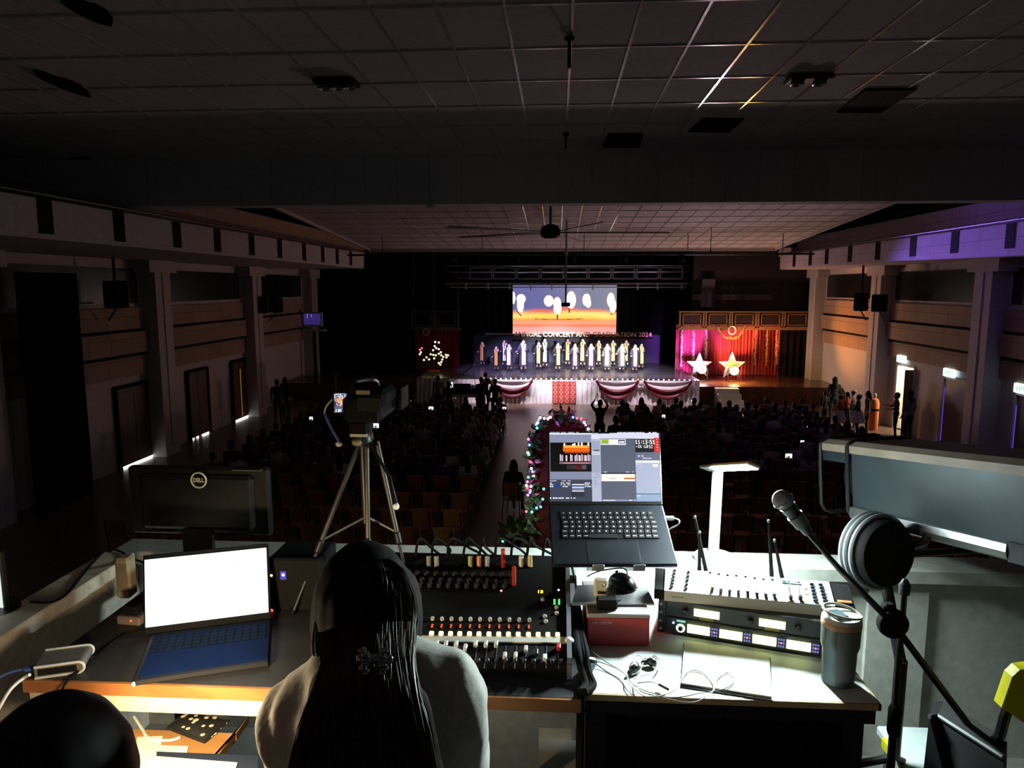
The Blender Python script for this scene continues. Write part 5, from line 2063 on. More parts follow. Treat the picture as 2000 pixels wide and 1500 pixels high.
MB().box((0, 0, .014), (.055, .036, .028), bev=.004).build('body', M_blkm, t)
MB().tube(curve_pts([(.02, .018, .012), (.04, .03, .006), (.05, .05, .004)], 6), .002, 6).build('cord', M_rub, t, True)
# white plug and lead at the right side of the laptop
c1 = EYE + ray(1297, 1012) * 2.2
c2 = EYE + ray(1316, 1012) * 2.2
pts = curve_pts([c2, EYE + ray(1326, 1016) * 2.2, EYE + ray(1324, 1025) * 2.21, EYE + ray(1308, 1034) * 2.22, EYE + ray(1296, 1048) * 2.26, EYE + ray(1290, 1100) * 2.3], 6)
t = thing('display_lead', 'white lead plugged into the right side of the open dark laptop', 'cable', c1, 0)
MB().cyl((0, 0, 0), c2 - c1, .007, n=10).build('plug', M_alu, t, org=None)
MB().tube(pts, .0025, 6).build('lead', M_wht, t, True, org=c1)

# ---- two stacked radio receivers, turned slightly
RR = math.atan2(1.792 - 1.906, .694 - .307)
a, b = Vector((.303, 1.904)), Vector((.697, 1.79))
mid = (a + b) / 2
rw = (b - a).length
ux = Vector((math.cos(RR), math.sin(RR), 0))
uy = Vector((-math.sin(RR), math.cos(RR), 0))
FO = Vector((mid.x, mid.y, ZT))


def fr(px, py, z0):
    """point on the front panels -> local (x, z)"""
    p = hit(px, py, FO, uy) - FO
    return p.dot(ux), p.z - z0


M_lcd = mat('lcd_yellow', (.9, 1, .4), emit=(.93, 1, .42), es=2.6)
M_rack = mat('rack_grey', (.02, .022, .022), .45)
z1 = ZT + .008
uh = .046
t2 = thing('radio_receiver', 'lower black radio receiver with four yellow displays, standing on the white desk', 'receiver', (mid.x, mid.y, ZT), RR, 'stacked radio receivers')
t1 = thing('radio_receiver', 'upper black radio receiver with two yellow displays, on top of the stack', 'receiver', (mid.x, mid.y, ZT + .008 + uh + .002), RR, 'stacked radio receivers')
for t, z in ((t2, .008), (t1, .0)):
    MB().box((0, .11, z + uh / 2), (rw, .21, uh), bev=.002).build('case', M_rack, t)
    for s in (-1, 1):
        MB().box((s * (rw / 2 + .009), .003, z + uh / 2), (.02, .006, uh)).build('rack_ear', M_blk, t)
    e = MB()
    for s in (-1, 1):
        for k in (.25, .75):
            e.lathe([(.0045, 0), (.004, .003), (0, .003)], (s * (rw / 2 + .011), .0, z + uh * k), 8, Euler((PI / 2, 0, 0)).to_matrix())
    e.build('rack_screw', M_alu, t)
f = MB()
for s in (-1, 1):
    for y in (.03, .19):
        f.cyl((s * rw * .4, y, 0), (s * rw * .4, y, .009), .01, n=10)
f.build('foot', M_rub, t2)


def win(t, z0, x0, x1, y0, y1, m, nm='display', d=.003):
    pa, pb = fr(x0, y1, 0), fr(x1, y0 + (y1 - y0) * .0, 0)
    za = fr(x0, (y0 + y1) / 2, 0)
    zc = fr((x0 + x1) / 2, (y0 + y1) / 2, 0)
    h = (y1 - y0) * .0013
    return MB().box((zc[0], -.001 - d / 2 + .001, zc[1] - (z0 - ZT) - ZT), (pb[0] - pa[0], d, h), bev=.0006).build(nm, m, t)


def zl(z):
    return z


for (x0, x1, yc) in ((1355, 1405, 1206), (1482, 1534, 1222)):
    p0, p1 = fr(x0, yc, 0), fr(x1, yc, 0)
    MB().box(((p0[0] + p1[0]) / 2, -.001, uh * .52), (p1[0] - p0[0], .003, .021), bev=.0006).build('display', M_lcd, t1)
    MB().box(((p0[0] + p1[0]) / 2, -.0005, uh * .16), ((p1[0] - p0[0]) * .55, .003, .006)).build('label_strip', mat('dull_yellow', (.25, .25, .08), .5), t1)
for px in (1338, 1466, 1560):
    p0 = fr(px, 1212, 0)
    MB().lathe([(.008, 0), (.0075, .008), (.005, .01), (0, .01)], (p0[0], 0, uh * .5), 12, Euler((PI / 2, 0, 0)).to_matrix()).build('knob', M_blk, t1, True)
m_bl = mat('blue_keys', (.2, .25, .7), emit=(.3, .35, 1), es=.45)
m_pk = mat('pink_key', (.8, .3, .6), emit=(1, .3, .6), es=1.2)
for (x0, x1, x2) in ((1342, 1386, 1401), (1405, 1450, 1466), (1470, 1517, 1533), (1537, 1585, 1601)):
    yc = 1240
    p0, p1, p2 = fr(x0, yc, 0), fr(x1, yc, 0), fr(x2, yc, 0)
    MB().box(((p0[0] + p1[0]) / 2, -.001, .008 + uh * .5), (p1[0] - p0[0], .003, .024), bev=.0006).build('display', M_lcd, t2)
    k = MB()
    for i in range(3):
        for j in range(3):
            if (i, j) != (1, 1):
                k.box((p1[0] + .003 + (p2[0] - p1[0]) * (.15 + .3 * i), -.001, .008 + uh * (.3 + .2 * j)), (.0042, .003, .0055), bev=.0006)
    k.build('key_cluster', m_bl, t2)
    MB().box((p1[0] + .003 + (p2[0] - p1[0]) * .45, -.0014, .008 + uh * .5), (.0042, .003, .0045), bev=.0006).build('centre_key', m_pk, t2)
p0 = fr(1329, 1236, 0)
pts = [(p0[0] + .0095 * math.cos(i * PI / 10), -.002, .008 + uh * .45 + .0095 * math.sin(i * PI / 10)) for i in range(20)]
MB().tube(pts, .0028, 6, closed=True).build('ring_light', mat('ring_white', (.9, 1, 1), emit=(.85, 1, .98), es=1.8), t2, True)
MB().lathe([(.0065, 0), (.006, .009), (0, .01)], (p0[0], 0, .008 + uh * .45), 12, Euler((PI / 2, 0, 0)).to_matrix()).build('knob', M_blk, t2, True)
p1 = fr(1315, 1228, 0)
MB().ell((p1[0], -.002, .008 + uh * .72), (.003, .002, .003), 8, 5).build('indicator', mat('blue_led', (.3, .4, 1), emit=(.35, .45, 1), es=6), t2)
g_ = MB()
for i in range(5):
    g_.box((p0[0] - .009 + i * .0048, -.001, .008 + uh * .88), (.0036, .002, .004))
g_.build('lettering', mat('green_print', (.3, 1, .6), emit=(.35, 1, .7), es=1.0), t2)

# four aerials at the back of the receivers
for i, (tx, ty, bx_, by, l) in enumerate([(1357, 1010, 1381, 1112, 'taller'), (1366, 1040, 1366, 1112, 'shorter'), (1501, 1018, 1508, 1124, 'taller'), (1513, 1056, 1530, 1128, 'shorter')]):
    yb = 2.07 - (.06 if i > 1 else 0)
    a, b = P(tx, ty, yb - .02), P(bx_, by + 14, yb)
    low = P(bx_ + (bx_ - tx) * .3, by + 60, yb + .0)
    t = thing('aerial', '%s black aerial of the %s pair behind the light desk' % (l, 'left' if i < 2 else 'right'), 'antenna', low, 0, 'aerials of the radio receivers')
    MB().cyl((0, 0, 0), b - low, .006, .006, 10).build('joint', M_blk, t, True)
    MB().tube([b - low, (a - low) * .5 + (b - low) * .5, a - low], [.0065, .005, .0035], 8).build('rod', M_rub, t, True)
    MB().ell(a - low, (.0048, .0048, .005), 8, 6).build('tip', M_alu, t, True)

# ---- lighting control desk lying on the receivers
zt = ZT + .008 + 2 * uh + .002
a, b = T(1297, 1173, zt), T(1630, 1205, zt)
cr = math.atan2(b.y - a.y, b.x - a.x)
ctx = (a + b) / 2
t = thing('lighting_desk', 'white slanted lighting control desk with faders, on the stacked receivers', 'controller', ctx, cr)
vx, vy = Vector((math.cos(cr), math.sin(cr), 0)), Vector((-math.sin(cr), math.cos(cr), 0))
cw = (b - a).length
h0 = P(1297, 1153, a.y).z - zt
sl_ = .32
cn = (Vector((0, 0, 1)) - vy * sl_).normalized()
co = ctx + Vector((0, 0, h0))


def ct(px, py):
    p = hit(px, py, co, cn) - ctx
    return Vector((p.dot(vx), p.dot(vy), p.z))


dback = ct(1300, 1109).y
Rc = Vector((0, 0, 1)).rotation_difference(Vector((0, -sl_, 1)).normalized()).to_matrix()
NC = Vector((0, -sl_, 1)).normalized()
prof = [(0, 0), (0, h0), (dback, h0 + sl_ * dback), (dback, 0)]
MB().prism([(-cw / 2, y, z) for y, z in prof], (cw, 0, 0)).build('body', mat('panel_white', (.72, .76, .76), .45, var=.03), t)
for s, w in ((-1, .028), (1, .05)):
    x = cw / 2 if s > 0 else -cw / 2 - w
    MB().prism([(x, y + (.006 if y == 0 else 0), z * .96) for y, z in prof], (w, 0, 0)).build('end_cheek', M_blkm, t)
q = ct(1640, 1178)
MB().box(Vector((cw / 2 + .026, .02, h0 + sl_ * .02)) + NC * .0, (.034, .008, .002), M=Rc).build('orange_label', mat('orange_label', (.9, .2, .05), .5), t)
k = MB()
for px0, py0, px1, py1, n_ in ((1318, 1115, 1312, 1147, 6), (1345, 1118, 1340, 1150, 5)):
    for i in range(n_):
        f_ = i / (n_ - 1)
        p = ct(px0 + (px1 - px0) * f_, py0 + (py1 - py0) * f_)
        b_ = MB().box(p + NC * .003, (.0085, .0065, .006), M=Rc, bev=.0015).build('channel_button', mat('button_dark', (.02, .035, .06), .4), t)
for i in range(12):
    for j, (px0, py0) in enumerate(((1592, 1141), (1609, 1142))):
        pass
for px0, py0, px1, py1 in ((1585, 1142, 1592, 1174), (1602, 1143, 1611, 1175)):
    for i in range(6):
        p = ct(px0 + (px1 - px0) * i / 5, py0 + (py1 - py0) * i / 5)
        MB().box(p + NC * .003, (.0115, .0065, .006), M=Rc, bev=.0015).build('channel_button', mat('button_dark', (.02, .035, .06), .4), t)
fx = [(1391, 1151), (1408, 1154), (1425, 1156), (1442, 1157), (1460, 1159), (1478, 1162), (1495, 1164), (1512, 1165), (1544, 1170), (1563, 1171)]
op = MB()
for i, (px, py) in enumerate(fx):
    p, q = ct(px - 2, py - 24), ct(px + 1, py + 5)
    MB().box((p + q) / 2 + NC * .0004, (.0022, (q - p).length, .001), M=Rc).build('fader_slot', mat('slot_grey', (.05, .05, .055)), t)
    op.box(ct(px - 4, py - 33) + NC * .002, (.0075, .004, .004), M=Rc, bev=.001)
    c_ = MB().box(ct(px, py) + NC * .006, (.009, .012, .011), M=Rc, bev=.002)
    c_.build('fader_cap', mat('cap_grey', (.16, .17, .17), .4) if i < 4 else M_blk, t)
op.build('bump_button', mat('cap_grey', (.16, .17, .17)), t)
p, q = ct(1524, 1135), ct(1567, 1141)
MB().box((p + q) / 2 + NC * .001, (.05, .012, .002), M=Rc).build('display', mat('lcd_grey', (.25, .32, .32), .25), t)
MB().box((p + q) / 2 + NC * .0022, (.026, .003, .001), M=Rc).build('lettering', mat('green_print', (.3, 1, .6)), t)
for px, py, w in ((1573, 1150, .011), (1575, 1161, .011), (1543, 1174, .013)):
    MB().box(ct(px, py) + NC * .0008, (w, .003, .001), M=Rc).build('orange_label', mat('orange_label', (.9, .2, .05)), t)
MB().box((-cw / 2 + .035, -.0006, h0 * .45), (.03, .001, .003)).build('maker_print', mat('print_grey', (.3, .32, .32), .5), t)

# ---- bright desk lamp on the parapet
q = T(1392, 1083, 4.25)
t = thing('desk_lamp', 'bright white folding desk lamp standing on the white parapet', 'lamp', (q.x, 2.46, 4.25), 0)
o = Vector((q.x, 2.46, 4.25))
bl = P(1352, 1075, 2.46).x - o.x
br_ = P(1432, 1090, 2.46).x - o.x
MB().lathe([(.068, 0), (.068, .012), (.06, .02), (.0, .022)], ((bl + br_) / 2, 0, 0), 30, sy=.85).build('base', M_wht, t, True)
a, b = P(1393, 1078, 2.47) - o, P(1402, 918, 2.47) - o
d_ = (b - a).normalized()
MB().box((a + b) / 2, (.036, .02, (b - a).length), M=Vector((0, 0, 1)).rotation_difference(d_).to_matrix(), bev=.004).build('arm', M_wht, t)
e0, e1 = P(1376, 917, 2.46) - o, P(1473, 912, 2.08) - o
d_ = (e1 - e0).normalized()
sv_ = Vector((0, 0, 1)).cross(d_).normalized()
Rh = Matrix((d_, sv_, d_.cross(sv_))).transposed() @ Euler((-.38, 0, 0)).to_matrix()
MB().box((e0 + e1) / 2 + Vector((0, 0, .004)), ((e1 - e0).length, .04, .009), M=Rh, bev=.003).build('head', M_wht, t)
MB().box((e0 + e1) / 2 + Vector((0, 0, .004)) + Rh @ Vector((0, 0, .0055)), ((e1 - e0).length * .98, .036, .003), M=Rh).build('top_strip', mat('lamp_amber', (.8, .42, .12), .4), t)
MB().box((e0 + e1) / 2 + d_ * .05 + Vector((0, 0, .004)) + Rh @ Vector((0, 0, -.0055)), ((e1 - e0).length * .72, .032, .003), M=Rh).build('led_panel', mat('led_white', (.9, 1, 1), emit=(.82, 1.0, .97), es=1500), t)

# ---- notebook and wired earphones
nb = [T(px, py, ZT + .001) for px, py in ((1337, 1257), (1503, 1286), (1507, 1368), (1331, 1341))]
cen = sum(nb, Vector()) / 4
t = thing('notebook', 'open white notebook with black back cover lying on the white desk', 'notebook', (cen.x, cen.y, ZT), 0)
MB().prism([Vector((p.x, p.y, ZT + .0005)) + (p - cen).normalized() * .004 for p in nb], (0, 0, .003)).build('cover', M_blk, t, org=t.location)
MB().prism([Vector((p.x, p.y, ZT + .0035)) + Vector((0, .004, 0)) for p in nb], (0, 0, .005)).build('pages', mat('paper_white', (.78, .8, .76), .7), t, org=t.location)
cv = lambda pts, z: [T(1080 + x / 4.412, 1060 + y / 4.412, z) for x, y in pts]
zw = ZT + .0115
w1 = cv([(290, 890), (370, 960), (480, 1040), (600, 1110), (680, 1210), (780, 1270), (900, 1310), (1000, 1345), (1130, 1372), (1230, 1370), (1330, 1320), (1390, 1260), (1420, 1170), (1490, 1120), (1550, 1150), (1540, 1220), (1460, 1265), (1380, 1280), (1250, 1300), (1100, 1330), (980, 1330), (850, 1310), (760, 1280), (722, 1220), (730, 1160), (800, 1140), (880, 1110), (915, 1070), (900, 1010), (862, 985)], zw)
w2 = cv([(350, 1020), (440, 1040), (560, 1090), (640, 1150), (645, 1200), (700, 1262), (800, 1325), (950, 1312), (1050, 1270), (1100, 1200), (1150, 1125), (1230, 1100), (1320, 1135), (1385, 1235), (1370, 1290)], zw)
w3 = cv([(722, 1210), (760, 1205), (850, 1200), (915, 1222)], zw)
w4 = cv([(700, 1085), (690, 1020), (720, 975), (760, 985), (775, 1040), (740, 1110), (680, 1140)], zw)
w5 = cv([(780, 995), (820, 1000), (870, 975), (920, 1010), (925, 1050), (880, 1110)], zw)
t = thing('earphones', 'pair of dark in-ear earphones with thin looped grey wire on the white desk', 'earphones', (w1[9].x, w1[9].y, ZT), 0)
o = t.location
k = MB()
for w in (w1, w2, w3, w4, w5):
    k.tube(curve_pts(w, 5), .0014, 5)
k.build('wire', mat('wire_grey', (.42, .42, .38), .45), t, True, org=o)
a, b = T(1080 + 918 / 4.412, 1060 + 1225 / 4.412, zw), T(1080 + 990 / 4.412, 1060 + 1262 / 4.412, zw)
MB().cap(a, b, .0035, .0035, 10).build('remote', M_blk, t, True, org=o)
for x, y, r_ in ((705, 1085, .4), (850, 1030, -.5)):
    p = T(1080 + x / 4.412, 1060 + y / 4.412, ZT + .012)
    k = MB()
    Rb = Euler((0, 0, r_)).to_matrix()
    k.ell(p, (.014, .009, .011), 14, 8, Rb)
    k.cap(p + Rb @ Vector((-.008, -.004, 0)), p + Rb @ Vector((-.02, -.008, -.003)), .006, .0055, 10)
    k.build('earbud', mat('bud_dark', (.03, .032, .03), .25), t, True, org=o)

# ---- insulated tumbler
q = T(1642, 1352, ZT)
yb = q.y + .046
rim = P(1646, 1216, yb).z - ZT
t = thing('tumbler', 'tall grey-blue insulated tumbler with a flip lid on the white desk corner', 'tumbler', (q.x + .01, yb, ZT), 0)
MB().lathe([(.0, 0), (.033, 0), (.037, .004), (.039, .06), (.0395, .085), (.0445, .1), (.0455, rim - .006), (.043, rim)], n=36).build('body', mat('tumbler_blue', (.13, .18, .19), .35, .3), t, True)
MB().lathe([(.0458, rim - .006), (.0465, rim - .003), (.0465, rim + .006), (.044, rim + .009)], n=36).build('peach_ring', mat('peach', (.7, .42, .26), .4), t, True)
MB().lathe([(.0445, rim + .006), (.0455, rim + .014), (.042, rim + .019), (.0, rim + .019)], n=36).build('lid', M_wht, t, True)
MB().box((-.012, -.004, rim + .022), (.034, .044, .008), rot=(0, 0, .3), bev=.003).build('flip_cap', mat('slate_blue', (.1, .16, .19), .3), t)
MB().tube([(.0435 * math.cos(i * PI / 14), .0435 * math.sin(i * PI / 14) * .95, rim + .018 + .016 * math.sin(i * PI / 28)) for i in range(28)], .0032, 6, closed=True).build('loop_handle', mat('ivory_plastic', (.6, .58, .46)), t, True)
rows = [[(.0465 * math.cos(a_), .0465 * math.sin(a_), z) if z > .1 else (.0405 * math.cos(a_), .0405 * math.sin(a_), z) for a_ in [-2.1 + .12 * i for i in range(11)]] for z in (.02, .085, .102, .15)]
MB().sheet(rows, .0012).build('pale_label', mat('label_grey', (.2, .23, .23), .5), t, True)

# ---- black cables drooping over the desk edge next to the console
base = T(1140, 1300, ZT)
t = thing('cable_bundle', 'bundle of thick black cables drooping over the desk edge beside the console', 'cable', base, 0)
rr = random.Random(8)
for i in range(6):
    dx = rr.uniform(-10, 10)
    pts = [T(1120 + dx, 1185, ZT + .02), T(1128 + dx * .6, 1225, ZT + .045), T(1135 + dx, 1270, ZT + .05), P(1142 + dx * .8, 1310, 1.66), P(1150 + dx, 1338, 1.62), P(1138 + dx * .6, 1352, 1.585), P(1136 + dx * .5, 1360 - abs(dx), 1.575)]
    MB().tube(curve_pts(pts, 6), .0075 + .001 * (i % 3), 8).build('cable', M_rub, t, True, org=base)
MB().box(P(1150, 1300, 1.69) - base, (.03, .02, .05), rot=(.3, .3, .2), bev=.006).build('plug', mat('plug_steel', (.1, .12, .15), .3, .6), t, True)

# ---- big follow spotlight on its stand
pb, pf_ = EYE + ray(1985, 1002) * 1.82, EYE + ray(1606, 931) * 2.58
ax = (pf_ - pb).normalized()
sd = ax.cross(Vector((0, 0, 1))).normalized()
nu = sd.cross(ax).normalized()
BS = Matrix((sd, ax, nu)).transposed()     # columns: right, forward, up
Lq = (pf_ - pb).length
SH = .245
SWd = .25
ctr = pb - nu * SH / 2
t = thing('follow_spotlight', 'large grey and aluminium follow spotlight aimed at the stage', 'spotlight', (pf_.x + .1, 2.05, ZB), 0)
o = t.location
wl_ = lambda x, y, z: pb + BS @ Vector((x, y, z)) - o
M_spot = mat('spot_grey', (.03, .042, .05), .42, .25, var=.35, scale=5)
M_spot2 = mat('spot_top_lit', (.3, .24, .19), .5, var=.15)  # brown light falling on the top is put into this colour
hs = .036
k = MB()
k.prism([wl_(.0, -.5, -SH / 2 + hs), wl_(.0, -.5, SH / 2 - .02), wl_(.0, Lq - .16, SH / 2 - .02), wl_(.0, Lq - .16, -SH / 2 + hs)], BS @ Vector((SWd, 0, 0)))
k.build('housing', M_spot, t)
k = MB()
k.prism([wl_(-.006, -.5, SH / 2 - .025), wl_(-.006, -.5, SH / 2), wl_(.02, -.5, SH / 2 + .014), wl_(SWd - .02, -.5, SH / 2 + .014), wl_(SWd + .006, -.5, SH / 2), wl_(SWd + .006, -.5, SH / 2 - .025)], BS @ Vector((0, Lq + .5, 0)))
k.build('top_cover', M_spot2, t)
k = MB()
k.prism([wl_(-.012, 0.02, -SH / 2 + hs + .004), wl_(-.016, .02, -SH / 2 + hs * .55), wl_(-.012, .02, -SH / 2 + .003), wl_(.0, .02, -SH / 2 - .004), wl_(SWd, .02, -SH / 2), wl_(SWd + .008, .02, -SH / 2 + hs)], BS @ Vector((0, Lq - .18, 0)))
k.build('bottom_rail', M_alu, t)
MB().prism([wl_(-.01, -.5, -SH / 2 - .005), wl_(-.01, -.5, -SH / 2 + hs + .01), wl_(-.01, .02, -SH / 2 + hs + .01), wl_(-.01, .02, -SH / 2 - .005)], BS @ Vector((SWd + .02, 0, 0))).build('end_cap', mat('cap_dark', (.015, .017, .02), .5), t)
MB().prism([wl_(-.002, Lq - .145, SH / 2 - .06), wl_(-.002, Lq - .145, SH / 2 - .02), wl_(-.002, Lq - .01, SH / 2 - .02), wl_(-.002, Lq - .01, SH / 2 - .06)], BS @ Vector((.006, 0, 0))).build('hood_plate', M_spot, t)
for y in (Lq - .15, Lq - .005):
    pts = [wl_(-.008, y, SH / 2 + .0), wl_(-.01, y, 0), wl_(-.01, y, -SH / 2 + .03), wl_(.002, y, -SH / 2 + .006), wl_(.03, y, -SH / 2 - .004), wl_(SWd - .03, y, -SH / 2 - .004), wl_(SWd + .008, y, -SH / 2 + .03), wl_(SWd + .008, y, SH / 2)]
    h = MB()
    h.tube(pts, .008, 8)
    h.tube([wl_(-.004, y, SH / 2 + .004), wl_(.03, y, SH / 2 + .018), wl_(SWd - .03, y, SH / 2 + .018), wl_(SWd + .004, y, SH / 2 + .004)], .008, 8)
    h.build('hoop', M_blk, t, True)
MB().tube([wl_(SWd / 2, Lq - .17, 0), wl_(SWd / 2, Lq - .05, 0)], [.07, .075], 24).build('lens_barrel', M_blkm, t, True)
LP = pb + BS @ Vector((SWd / 2, Lq - .03, 0))
# underside grip
k = MB()
g0 = [wl_(-.012, Lq - .26, -SH / 2 + .008), wl_(-.02, Lq - .27, -SH / 2 - .02), wl_(-.02, Lq - .33, -SH / 2 - .03), wl_(-.02, Lq - .43, -SH / 2 - .03), wl_(-.012, Lq - .48, -SH / 2 - .012), wl_(-.01, Lq - .5, -SH / 2 + .015)]
k.tube(curve_pts(g0, 5), .013, 10)
k.build('grip', M_blk, t, True)
# big round clutch under the housing: dark drum with a ribbed pale rim
dc = EYE + ray(1716, 1077) * 2.12 - o
dn = (Vector((-.02, -.95, .1)) + Vector((.4, 0, 0))).normalized()
Rd = Vector((0, 0, 1)).rotation_difference(dn).to_matrix()
MB().lathe([(0, -.035), (.1, -.035), (.104, -.02), (.1, .03), (.094, .04), (0, .043)], dc, 40, Rd).build('clutch_drum', M_blkm, t, True)
k = MB()
for z in (-.035, -.018, .004):
    k.tube([dc + Rd @ Vector((.106 * math.cos(i * PI / 20), .106 * math.sin(i * PI / 20), z)) for i in range(40)], .008, 8, closed=True)
k.build('rim', mat('rim_grey', (.16, .17, .18), .4), t, True)
k = MB()
st0 = P(1757, 1330, 2.05) - o
k.cyl(dc + Vector((.03, .03, -.06)), (st0.x, 0, .55), .016, n=12)
k.cyl((st0.x, 0, .56), (st0.x, 0, .03), .018, n=12)
k.build('stand_post', M_blk, t, True)
for a_ in (.5, 2.6, 4.7):
    MB().cyl((st0.x, 0, .25), (st0.x + .38 * math.cos(a_), .38 * math.sin(a_), .012), .012, n=8).build('leg', M_blk, t)
k = MB()
k.tube([wl_(SWd + .01, Lq * .5, 0), wl_(SWd + .03, Lq * .5, -.2), dc + Vector((.05, .05, -.03))], .012, 8)
k.tube([wl_(-.004, Lq - .38, -SH / 2 - .01), dc + Vector((.03, .03, .06))], .014, 8)
k.build('yoke', M_dmetal, t)
lamp('follow_spot_light', 'SPOT', LP + ax * .06, 36000, (.93, .93, 1.0), P(1090, 712, 33.5), .07, 7.6, .6)

# ---- microphone on a boom stand
ym = 1.8
t = thing('microphone_stand', 'black boom microphone stand at the right end of the desk', 'stand', (P(1755, 1300, ym).x, ym, ZB), 0)
o = t.location
pz = lambda px, py, y=ym: P(px, py, y) - o
tube_top = pz(1757, 1133)
MB().cyl((0, 0, .0), (0, 0, pz(1757, 1380).z), .0105, n=12).build('lower_pole', M_blk, t, True)
MB().cyl((0, 0, pz(1757, 1375).z), (0, 0, tube_top.z), .008, n=12).build('upper_pole', M_blk, t, True)
MB().lathe([(.013, pz(1757, 1436).z), (.0165, pz(1757, 1428).z), (.0165, pz(1757, 1385).z), (.011, pz(1757, 1376).z)], n=16).build('height_collar', M_rub, t, True)
MB().lathe([(.013, pz(1757, 1160).z), (.014, pz(1757, 1142).z), (.008, pz(1757, 1134).z), (.005, pz(1757, 1130).z)], n=12).build('top_fitting', M_dmetal, t, True)
cc = pz(1743, 1217, ym - .03)
MB().lathe([(0, -.012), (.036, -.01), (.038, 0), (.036, .012), (.02, .02), (0, .022)], cc, 28, Euler((PI / 2, 0, 0)).to_matrix()).build('clutch', M_rub, t, True)
MB().box(pz(1735, 1185, ym - .02), (.03, .03, .02), bev=.006).build('clutch_knob', M_rub, t)
bA, bB = pz(1570, 1035, ym + .02), pz(1948, 1492, ym - .06)
MB().tube([pz(1552, 1012, ym + .02), pz(1640, 1112, ym), cc + Vector((0, -.01, 0)), bB], [.0055, .0075, .0085, .009], 10).build('boom', M_blk, t, True)
MB().cap(pz(1556, 1016, ym + .02), pz(1572, 1034, ym + .02), .011, .0085, 12).build('swivel', M_rub, t, True)
for a_ in (.9, 3.0, 5.1):
    MB().cyl((0, 0, .12), (.3 * math.cos(a_), .3 * math.sin(a_), .01), .008, n=8).build('leg', M_blk, t)
mh = P(1529, 977, ym + .02)
t = thing('microphone', 'ball-headed grey microphone clipped to the boom stand', 'microphone', mh, 0)
mt = P(1566, 1024, ym + .02) - mh
Rm = Vector((0, 0, 1)).rotation_difference(mt.normalized()).to_matrix()
MB().ell((0, 0, 0), (.0262, .0262, .027), 24, 14, Rm).build('grille', mat('grille_steel', (.35, .37, .37), .42, .6, bump=.6, scale=420), t, True)
MB().tube([Rm @ Vector((.027 * math.cos(i * PI / 12), .027 * math.sin(i * PI / 12), .002)) for i in range(24)], .0018, 6, closed=True).build('band', M_alu, t, True)
MB().tube([Rm @ Vector((0, 0, .02)), Rm @ Vector((0, 0, .036)), Rm @ Vector((0, 0, .11))], [.022, .0195, .012], 16).build('handle', mat('handle_grey', (.06, .07, .075), .4, .3), t, True)
MB().tube([Rm @ Vector((0, 0, .05)), Rm @ Vector((0, 0, .085))], [.022, .019], 12).build('clip', mat('clip_grey', (.12, .14, .15), .45), t, True)

# ---- right edge: yellow chair, black bag, pale stool
q = P(1985, 1365, 1.62)
t = thing('yellow_chair', 'chair with yellow plastic backrest at the right edge', 'chair', (q.x + .12, 1.62, ZB), 0)
o = t.location
pc = lambda px, py, y=1.62: P(px, py, y) - o
bk = [pc(1956, 1382), pc(1977, 1322), pc(1992, 1308), pc(2080, 1296), pc(2140, 1310), pc(2140, 1440), pc(2060, 1440), pc(2000, 1412)]
MB().prism(bk, (0, .03, 0)).build('backrest', mat('yellow_plastic', (.5, .46, .005), .45), t)
fr_ = MB()
fr_.tube(curve_pts([pc(1970, 1375, 1.64), pc(1962, 1400, 1.64), pc(1950, 1440, 1.66), pc(1930, 1456, 1.72), pc(1910, 1475, 1.8), (pc(1910, 1475, 1.85).x, .25, 0)], 6), .0125, 8)
fr_.tube(curve_pts([pc(2120, 1420, 1.64), pc(2120, 1500, 1.66), (pc(2120, 1500, 1.66).x, .1, 0)], 6), .0125, 8)
fr_.build('frame', M_blk, t, True)
MB().box((.05, -.2, .42), (.36, .34, .025), bev=.01).build('seat', mat('yellow_plastic', (.5, .46, .005)), t)
bq = [P(1815, 1400, 1.78), P(1832, 1398, 1.79), P(1960, 1480, 1.6), P(1990, 1560, 1.55), P(1790, 1560, 1.7)]
o = Vector((bq[4].x, bq[4].y, ZB))
t = thing('instrument_bag', 'black padded bag leaning beside the microphone stand', 'bag', (bq[0].x + .05, 1.7, ZB), 0)
o = t.location
low = [Vector((bq[3].x, bq[3].y, ZB + .0)), Vector((bq[4].x, bq[4].y, ZB + .0))]
MB().prism([p - o for p in bq[:3] + low], (.05, .07, 0)).build('body', mat('bag_black', (.012, .012, .013), .7), t)
MB().tube([bq[0] - o, bq[1] - o, bq[2] - o], .006, 6).build('piping', mat('bag_edge', (.05, .06, .06), .5), t, True)
zst = 3.78
sq = [T(px, py, zst) for px, py in ((1712, 1416), (1812, 1425), (1800, 1500), (1752, 1500))]
t = thing('low_stool', 'low pale grey stool with a yellow edge under the microphone stand', 'stool', ((sq[0].x + sq[1].x) / 2, 2.1, ZB), 0)
o = t.location
x0, x1 = sq[0].x - o.x, sq[1].x - o.x + .06
y0 = T(1750, 1500, zst).y - o.y - .05
y1 = sq[0].y - o.y
MB().span((x0, y0, zst - ZB - .03), (x1, y1, zst - ZB), bev=.005).build('seat', mat('pale_seat', (.42, .47, .48), .5), t)
MB().span((x0 - .012, y0, zst - ZB - .032), (x0 + .002, y0 + .2, zst - ZB - .002)).build('yellow_edge', mat('yellow_plastic', (.5, .46, .005)), t)
for x in (x0 + .03, x1 - .03):
    for y in (y0 + .03, y1 - .03):
        MB().cyl((x, y, 0), (x, y, zst - ZB - .03), .014, n=8).build('leg', M_alu, t)

